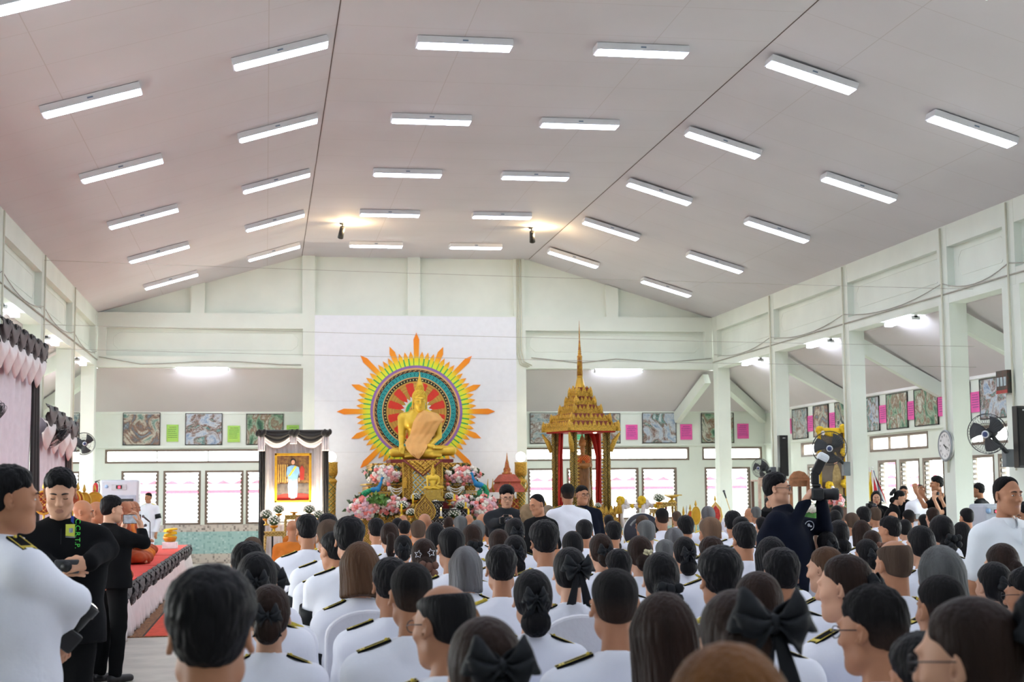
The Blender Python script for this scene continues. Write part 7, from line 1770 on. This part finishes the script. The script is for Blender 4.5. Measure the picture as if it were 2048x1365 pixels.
# ================================================================ people standing, and the monks on the stage
RIM = mat('glasses_rim', '#3a3c40', .3, .7)
def standing(label, x, yt, Y, rz, skin=SKIN, top=BLK, bottom=JEAN, hairk='short', hm=HB, turn=0., nod=.05, lean=0., arms=None, sleeve='long', glasses=False, eyes='open', fem=False, fat=0., hem=-.10, epi=None, hands=True, face_=True, collar=True, hb=.012, stance=.0, jaw=1., lips=LIP, band=None, z0=0., res=.014, fwd=0., hs=.93):
    """(x, yt): photo pixel of the crown; arms: dict el/wr -> (x, y, depth offset) in photo pixels"""
    p = at(x, yt, Y=Y); sc = (p.z-z0)/(1.565+.121*hs+hb); M = Matrix.Translation((p.x, p.y, z0)) @ Matrix.Rotation(rz, 4, 'Z') @ Matrix.Scale(sc, 4); Mi = M.inverted()
    hy = 0.
    J = dict(pel=V3(0, -.01, .93), neck=V3(0, -.03+lean*.45, 1.385-abs(lean)*.12), R=rotm(turn, nod), hipL=V3(-.09, 0, .88), hipR=V3(.09, 0, .88), knL=V3(-.10, .02+stance*.5, .49), knR=V3(.10, .02-stance*.5, .49), anL=V3(-.11, -.02+stance, .085), anR=V3(.11, -.02-stance, .085))
    J['head'] = J['neck']+V3(0, .032+lean*.12+nod*.05, .18-abs(nod)*.012)
    off = J['head'].copy(); dz = 1.565-J['head'][2]
    sw = .165 if fem else .19
    for s, q in (('L', -1), ('R', 1)):
        J['sh'+s] = J['neck']+V3(q*sw, .0, -.068); J['el'+s] = J['sh'+s]+V3(q*.07, -.01, -.285); J['wr'+s] = J['el'+s]+V3(-q*.01, .07, -.24)
    shift = V3(0, -J['head'][1], 0) if abs(lean) > 0 else V3(0, 0, 0)
    if dz > .02:      # bent figures: keep the crown where it is seen
        for k in list(J):
            if k != 'R' and k[:2] in ('ne', 'he', 'sh', 'el', 'wr', 'pe', 'hi'): J[k] = J[k]+V3(0, 0, dz)
        for s in 'LR': J['kn'+s] = J['kn'+s]+V3(0, 0, dz*.5)
    for k in list(J):
        if k != 'R': J[k] = J[k]+shift+(V3(0, fwd, 0) if k != 'head' else 0)
    W_ = lambda t: np.array(Mi @ at(t[0], t[1], Y=Y+t[2]))
    for k, v in (arms or {}).items():
        if k[:2] == 'hd': J[k] = (np.array(Mi.to_3x3() @ Vector(v[0])), np.array(Mi.to_3x3() @ Vector(v[1])), -1 if k[2] == 'L' else 1, v[2])
        else: J[k] = W_(v)
    V, F, lp = person_mesh(J, skin, hands=hands, res=.014, hres=.0055, handres=.006, jaw=jaw, bare=False, headsc=hs)
    o = link('person', npmesh('standing_body', V, F, [skin, lips], lp)); o.matrix_world = M; tag(o, label, 'person')
    if sleeve == 'short':
        S = SDF(); limbs(S, J, .012, True, False, False, fem, fat=fat)
        for s in 'LR': S.cap(J['sh'+s], lerp(J['sh'+s], J['el'+s], .72), .066, .070, k=.04)
        nb, up = J['neck'], (J['head']-J['neck'])/np.linalg.norm(J['head']-J['neck']); S.cap(nb-up*.01, nb+up*.03, .072, .068, k=.02); S.cut(nb+up*.045, up, .006)
        pl = J['pel']; h2 = pl+V3(0, 0, hem)
        for q in (-1, 1): S.cap(pl+V3(q*.07, 0, 0), h2+V3(q*.08, 0, 0), .13+fat*.6, .125+fat*.5, k=.05)
        S.cut(h2, (0, 0, -1), .008); jm = S.mesh(res, (), folds(.004, 24, .7))
    else: jm = cloth_mesh(J, .013, armcut=.97, hem=hem, fem=fem, fat=fat, collar=collar, fold=.005, res=res)
    J['jm'] = jm
    link('shirt' if top in (POLO, DSH, NAVY) else 'jacket', npmesh('top', *jm, top), o)
    link('trousers', npmesh('trousers', *cloth_mesh(J, .013, arms=False, torso=False, legs=True, fold=.005, res=.017, legcut=.97), bottom), o)
    shoes(o, J)
    if hairk: add_hair(o, hairk, hm, J['head'], J['R'], hs, name='headscarf' if hairk == 'hijab' else 'hair')
    if face_: face(o, J['head'], J['R'], hs, eyes, RIM if glasses else None)
    if epi is not None: epaulettes(o, J, epi)
    if band: armband(o, J, band)
    return o, J, M, Mi
def camera_thing(label, x, y, Y, rz, sc=1., flash=False, pitch=0., kind='camera'):
    t = thing('photo_camera', label, 'camera', at(x, y, Y=Y), rz)
    t.rotation_euler = Euler((pitch, 0, rz)); t.scale = (sc,)*3
    MB().bb((-.065, -.035, -.045), (.065, .03, .04)).build('camera_body', M_black, t, bevel=.012); MB().bb((-.028, -.03, .04), (.028, .025, .065)).build('viewfinder', M_black, t, bevel=.008); MB().bb((.05, -.04, -.04), (.075, .04, .035)).build('grip', M_black, t, bevel=.012)
    l = MB().lathe([(.034, 0), (.036, .03), (.036, .07), (.040, .075), (.040, .11), (.034, .112)], (0, 0, 0), 20).build('lens', M_black, t)
    l.matrix_local = Matrix.Translation((-.005, .025, -.004)) @ Matrix.Rotation(-PI/2, 4, 'X')
    g = MB().cyl((0, 0, 0), (0, 0, .002), .03, n=18).build('lens_glass', mat('lens_glass', '#20283a', .08, spec=.8), t); g.matrix_local = Matrix.Translation((-.005, .138, -.004)) @ Matrix.Rotation(-PI/2, 4, 'X')
    if flash:
        MB().box((0, -.01, .10), (.06, .05, .08)).build('flash_foot', M_black, t, bevel=.008)
        R3 = Matrix.Rotation(-.5, 3, 'X'); MB().box((0, .015, .175), (.075, .06, .10), R=R3).build('flash_head', M_black, t, bevel=.01); MB().box((0, .045, .235), (.085, .075, .055), R=R3).build('white_diffuser', mat('white_flash_diffuser', '#eef4f8', .4), t, bevel=.018)
    return t
def compact(label, x, y, Y, rz, sc=1.):
    t = thing('compact_camera', label, 'camera', at(x, y, Y=Y), rz); t.scale = (sc,)*3
    MB().bb((-.055, -.015, -.032), (.055, .015, .032)).build('camera_body', mat('dark_silver', '#4a4c50', .35, .5), t, bevel=.006); MB().cyl((0, .012, 0), (0, .04, 0), .025, n=18).build('lens', M_black, t); MB().bb((-.035, -.018, -.024), (.035, -.014, .024)).build('screen', mat('lit_screen', '#8fb4cc', .3, emit=.6), t)
    return t
# -- man in white at the left edge
o, J, M, Mi = standing('person in white uniform at the far left edge seen from behind in profile', 22, 930, 5.95, -.92, SKIN, WUNI, WTRO, 'short', HB, turn=-.42, nod=.02, fat=.035, hem=-.14, epi=False,
    arms=dict(elR=(146, 1204, -.06), wrR=(112, 1262, .10), hdR=((.25, .3, -.9), (-.6, .5, 0), .7)))
c = camera_thing('black camera hanging from the hand of the man in white at the left edge', 128, 1268, 6.05, -1.3, 1.05); c.rotation_euler = (.9, .3, -1.2)
# -- man in the dark jacket
o, J, M, Mi = standing('person in a dark jacket with green letters looking down at a camera', 122, 935, 8.4, PI+.02, SKIN_L, BLK, JEAN, 'short', HB, turn=.06, nod=.32, eyes='down', fat=.028, hem=-.10,
    arms=dict(elL=(214, 1098, .02), wrL=(178, 1126, -.28), hdL=((-.95, -.25, -.12), (-.1, .75, -.5), .55), elR=(60, 1105, .0), wrR=(112, 1140, -.26), hdR=((.9, -.2, .05), (.1, .8, -.3), .6)))
from mathutils.bvhtree import BVHTree
def snap(J, M, px, py, Yd):
    """point of the garment seen at a photo pixel"""
    V, F = J['jm']; tree = BVHTree.FromPolygons([Vector(v) for v in V], [tuple(f) for f in F.tolist()]); Mi = M.inverted()
    o0 = Mi @ Vector((0, 0, EYE)); d = (Mi @ at(px, py, Y=Yd) - o0).normalized(); h = tree.ray_cast(o0, d)[0]
    return (M @ h) if h is not None else at(px, py, Y=Yd-.17)
GRT = mat('bright_green_print', '#4fe04a', .6); GRT2 = mat('jade_green_print', '#33c47a', .6)
def on_chest(parent, M, px, py, Yw):
    """frame facing the photographer at the given pixel, in the parent's space"""
    return M.inverted() @ Matrix.Translation(at(px, py, Y=Yw)) @ Matrix.Rotation(PI/2, 4, 'X')
hp_ = snap(J, M, 155, 1068, 8.4)
M4 = on_chest(o, M, 155, 1068, hp_.y-.012) @ Matrix.Rotation(-PI/2, 4, 'Z') @ Matrix.Rotation(.10, 4, 'X'); tx = text(o, 'chest_lettering', 'C.C.R.T.P.', .037, M4, GRT, .0)
tree = BVHTree.FromPolygons([Vector(v) for v in J['jm'][0]], [tuple(f) for f in J['jm'][1].tolist()]); eye_ = Mi @ Vector((0, 0, EYE)); Ti = M4.inverted()
for v in tx.data.vertices:                 # the print lies on the cloth
    w_ = M4 @ v.co; d_ = (w_-eye_).normalized(); h_ = tree.ray_cast(eye_, d_)[0]
    if h_ is not None: v.co = Ti @ (h_-d_*.006)
def badge_part(nm, x0, y0, x1, y1, m, dd=0.):
    yl = snap(J, M, (x0+x1)/2, (y0+y1)/2, 8.4).y if not dd else badge_y; globals()['badge_y'] = yl; a, b_ = at(x0, y1, Y=yl-.012-dd), at(x1, y0, Y=yl-.012-dd); mb = MB().bb((a.x, a.y-.002, a.z), (b_.x, a.y+.001, b_.z)); ob = mb.build(nm, m, o); ob.matrix_local = M.inverted(); return ob
badge_part('id_badge', 131, 1049, 150, 1078, mat('yellow_green_badge', '#d5de5a', .5)); badge_part('badge_photo', 138, 1057, 146, 1066, mat('pale_photo', '#b9c6d8', .5, col2='#6a7684', scale=60), .004); badge_part('badge_strip', 131, 1074, 150, 1078, mat('grey_badge_strip', '#9aa0a6', .5), .004); badge_part('lanyard', 142, 1033, 148, 1049, mat('blue_lanyard', '#3a55c8', .6))
badge_part('zip', 121, 1058, 122.3, 1100, mat('dark_zip', '#3a3c42', .5))
compact('small black camera held by the man in the dark jacket with green letters', 134, 1134, 8.10, PI, 1.1)
# -- man photographing with a phone
o, J, M, Mi = standing('person in black raising a phone beside the stage, seen from behind', 224, 993, 14.2, -.78, SKIN_L, BLK, JEAN, 'thick', HB, turn=-.35, nod=.06, fat=.02, hem=-.08,
    arms=dict(elR=(289, 1086, -.05), wrR=(281, 1053, .10), hdR=((-.2, .1, .95), (-.95, -.1, -.1), .5), elL=(236, 1085, .42), wrL=(247, 1056, .45), hdL=((.25, -.0, .95), (.9, -.2, -.1), .5)))
t = thing('phone', 'black phone held sideways in front of the seated monks', 'phone', at(264, 1039, Y=14.42), -.25); MB().bb((-.085, -.005, -.042), (.085, .005, .042)).build('phone_body', M_black, t, bevel=.004); MB().bb((-.075, -.0065, -.037), (.075, -.005, .037)).build('screen', mat('phone_screen', '#8a94a0', .25, col2='#5a4038', scale=22, emit=.5), t)
# -- guard by the window
standing('person in white uniform with a black armband standing by the left windows', 297, 985, 36.6, PI-.55, SKIN, WUNI, WTRO, 'crew', HF, band='L', epi=True, hem=-.14)
# -- group before the altar
standing('person in a dark grey shirt and glasses looking at a camera before the small shrine', 1013, 971, 17.5, PI-.02, SKIN_L, DSH, JEAN, 'thick', HB, nod=.3, eyes='down', glasses=True, sleeve='long',
    arms=dict(elL=(1043, 1048, .0), wrL=(1024, 1044, -.26), hdL=((-.7, -.6, .1), (0, .3, .6), .6), elR=(983, 1048, .0), wrR=(1001, 1044, -.26), hdR=((.7, -.6, .1), (0, .3, .6), .6)))
camera_thing('black camera in the hands of the man in the dark grey shirt', 1012, 1041, 17.12, PI, 1.)
standing('person in a tan headscarf seen from behind between two dark shirted men', 1053, 1007, 17.3, .5, SKIN_L, HIJ, JEAN, 'hijab', HIJ, fem=True, face_=False, hb=.02)
standing('person in a taupe headscarf half hidden behind the man in white', 1096, 1009, 18.9, .2, SKIN_L, HIJ2, JEAN, 'hijab', HIJ2, fem=True, face_=False, hb=.02)
standing('person with a receding hairline and black polo shirt looking down to the left', 1076, 987, 16.6, PI/2+.55, SKIN, BLK, JEAN, 'receding', HF, nod=.3, eyes='down', sleeve='short')
standing('person in white uniform standing with the back turned before the gold pavilion', 1135, 968, 17.9, -.03, SKIN, WUNI, WTRO, 'short', HF, epi=False, hem=-.14, fat=.02)
standing('person with round glasses and a navy black shirt facing the camera before the pavilion', 1164, 970, 18.7, PI+.12, SKIN, NAVY, JEAN, 'crew', HF, glasses=True, turn=.15, fat=.02)
# -- photographer with the flash
o, J, M, Mi = standing('person in a navy jacket and glasses aiming a camera with a flash', 1553, 945, 11.6, -2.15, SKIN_L, NAVY, JEAN, 'short', HB, turn=.12, nod=.0, glasses=True, fat=.075, jaw=1.12, hem=-.12, fwd=.07,
    arms=dict(elR=(1574, 1070, -.22), wrR=(1611, 1003, -.16), hdR=((.55, .0, .8), (.85, .2, -.5), .75), elL=(1650, 1058, -.05), wrL=(1643, 1004, -.14), hdL=((-.15, -.1, .95), (-.6, .6, .3), .6)))
c = camera_thing('large black camera with a raised flash held by the man in the navy jacket', 1634, 988, 11.42, -1.85, 1.2, True)
M4 = on_chest(o, M, 1619, 1052, snap(J, M, 1619, 1052, 11.6).y-.012); lg = MB().torus((0, 0, 0), .036, .0035, 24, 6, ax='z'); lg.ell((-.006, .004, 0), (.012, .015, .002), 8); lg.ell((.012, -.006, 0), (.010, .008, .002), 8); ob = lg.build('round_white_emblem', mat('white_emblem', '#dfe4ee', .6), o); ob.matrix_local = M4
# -- group in black by the right windows
standing('person with long black hair holding a camera beside the flags', 1752, 981, 25.0, PI-.35, SKIN_L, BLK, JEAN, 'long', HB, nod=.2, fem=True, lips=LIPR, arms=dict(elL=(1768, 1030, 0), wrL=(1752, 1016, -.24), hdL=((-.7, -.6, .2), (0, .4, .5), .6), elR=(1733, 1030, 0), wrR=(1738, 1016, -.24), hdR=((.5, -.7, .2), (0, .4, .5), .6)))
camera_thing('dark camera in the hands of the woman with long black hair', 1742, 1012, 24.65, PI, 1.1)
standing('person in a black suit half hidden behind the bending woman', 1807, 971, 26.0, PI-.4, SKIN, BLK, JEAN, 'crew', HB)
o, J, M, Mi = standing('person in black with a black hair bow bending forward to take a photo', 1799, 981, 23.8, -PI/2-.35, SKIN_L, BLK, JEAN, 'lowbun', HB, nod=.45, lean=.35, fem=True, eyes='down', arms=dict(elR=(1795, 1050, -.15), wrR=(1819, 1037, -.12), hdR=((.95, .0, .1), (0, .9, .2), .6), elL=(1800, 1050, .15), wrL=(1822, 1040, .05), hdL=((.95, 0, .1), (0, -.9, .2), .6)))
accessory(o, 'bigbow', 'hair_bow', J['head'], J['R'], (0, -.115, .03), (0, 0, 0), 1.5)
t = thing('phone', 'dark phone in the hand of the bending woman', 'phone', at(1835, 1034, Y=23.7), .5); MB().bb((-.06, -.006, -.045), (.06, .006, .045)).build('phone_body', M_black, t, bevel=.004); MB().bb((-.052, -.0075, -.038), (.052, -.006, .038)).build('screen', mat('dim_screen', '#4a5058', .25), t)
standing('person in a black t-shirt holding up a small camera beside the clock pillar', 1873, 953, 24.6, PI/2-.12, SKIN, BLK, JEAN, 'thick', HB, nod=.05, sleeve='short', arms=dict(elL=(1849, 1013, -.22), wrL=(1832, 985, -.2), hdL=((-.1, .1, .95), (.3, .9, 0), .7), elR=(1862, 1016, .1), wrR=(1846, 990, .05), hdR=((-.4, 0, .9), (0, -.9, 0), .7)))
compact('small camera held up by the man in the black t-shirt', 1832, 976, 24.45, PI/2, 1.)
standing('person behind the clock pillar of whom only raised bare arms show', 1910, 972, 24.1, PI/2+.1, SKIN_L, BLK, JEAN, 'long', HB, fem=True, sleeve='short', arms=dict(elL=(1880, 1026, -.2), wrL=(1868, 998, -.25), hdL=((.05, 0, .97), (.6, .6, 0), .8), elR=(1892, 1020, .0), wrR=(1883, 1000, -.1), hdR=((-.3, 0, .9), (-.2, -.8, 0), .8)))
compact('small camera between the raised bare arms at the clock pillar', 1875, 988, 23.85, PI/2, .9)
standing('person in white with dark buttons behind the raised arms by the windows', 1840, 969, 25.7, PI, SKIN, WUNI, WTRO, 'crew', HCB, hem=-.14)
standing('person in a black shirt turned away between the clock pillar and the polo man', 1957, 966, 24.2, .75, SKIN, BLK, JEAN, 'short', HB, sleeve='short')
standing('person in a black headscarf and white mask behind the photographer with the flash', 1537, 993, 28.4, PI-.3, SKIN_L, BLK, JEAN, 'hijab', HIJB, fem=True, hb=.02)
# -- man in the white polo
o, J, M, Mi = standing('person in a white polo shirt with receding cropped hair walking past at right', 2013, 951, 9.0, -2.88, SKIN, POLO, JEAN, 'receding', HF, nod=.02, sleeve='short', fat=.02, hem=-.16, arms=dict(elR=(1944, 1172, -.0), wrR=(1950, 1262, .05)))
mb = MB()
for s in (-1, 1): mb.grid(lambda u, v, s=s: (s*(.010+.070*u), .080+.02*math.sin(PI*v)-.085*u*u+J['neck'][1], 1.385+.045-.05*v-.0*u*(1-v)-.03*v*(1-u)), 8, 5)
mb.build('collar', POLO, o, thick=.004)
mb = MB().bb((-.012, .115, 1.27), (.012, .125, 1.37)); mb.build('button_placket', POLO, o)
standing('person with black hair and a mask cut by the right edge', 2050, 1006, 11.2, PI/2+.2, SKIN, BLK, JEAN, 'thick', HB)
# -- monks on the stage
def monk(label, x, yt, Y, rz=-PI/2, robe=ROBE):
    p = at(x, yt, Y=Y); J = dict(pel=V3(0, -.02, .14), neck=V3(0, -.01, .62), head=V3(0, .03, .815), R=rotm(0, .12), hipL=V3(-.1, 0, .13), hipR=V3(.1, 0, .13), knL=V3(-.34, .26, .11), knR=V3(.34, .26, .11), anL=V3(.06, .34, .09), anR=V3(-.06, .38, .09), toeL=V3(1, 0, 0), toeR=V3(-1, 0, 0))
    for s, q in (('L', -1), ('R', 1)): J['sh'+s] = V3(q*.185, -.01, .555); J['el'+s] = V3(q*.23, .06, .33); J['wr'+s] = V3(q*.06, .26, .26); J['hd'+s] = (V3(-q*.7, .6, 0), V3(0, 0, -1), q, .4)
    V, F, lp = person_mesh(J, SKIN, res=.015, hres=.0075, handres=.008); sc = (p.z-SZ)/.937
    o = link('person', npmesh('monk_body', V, F, [SKIN, LIP], lp), None, (p.x, p.y, SZ+.002)); o.rotation_euler = (0, 0, rz); o.scale = (sc,)*3; tag(o, label, 'person', 'monks seated on the stage')
    S = SDF(); limbs(S, J, .016, True, False, True, legcut=.95)
    S.cap(J['shL'], J['elL'], .075, .07, k=.04); S.cap(J['elL'], lerp(J['elL'], J['wrL'], .8), .07, .06, k=.03); S.ell((0, .16, .10), (.34, .26, .10), .06)
    nb = J['neck']; S.cut(nb+V3(0, 0, -.005), (.45, 0, 1), .015); S.cut((0, 0, .006), (0, 0, -1), .01)
    link('robe', npmesh('monk_robe', *S.mesh(.015, (), folds(.008, 34)), robe), o); face(o, J['head'], J['R'])
for x, yt, Y, lab, rb in ((160, 1001, 17.4, 'bald monk seated on the stage just right of the dark jacket shoulder', ROBED), (189, 1004, 19.6, 'bald monk seated on the stage left of the man with the phone', ROBED), (248, 1003, 25.2, 'first bald monk right of the head of the man with the phone', ROBED), (256, 1003, 27.0, 'second bald monk right of the head of the man with the phone', ROBE), (265, 1003, 28.8, 'third bald monk seated nearest the air cooler', ROBED)):
    monk(lab, x, yt, Y, -PI/2, rb)
# ---- people are named only as persons
import re
for o in scene.objects:
    if o.parent is None and 'label' in o and o.get('category') != 'framed picture':
        t = re.sub(r'\b(wo)?man\b', 'person', o['label'])
        if o.get('category') == 'person' and not re.search(r'person|monk', t): t = 'seated person, '+t
        o['label'] = t
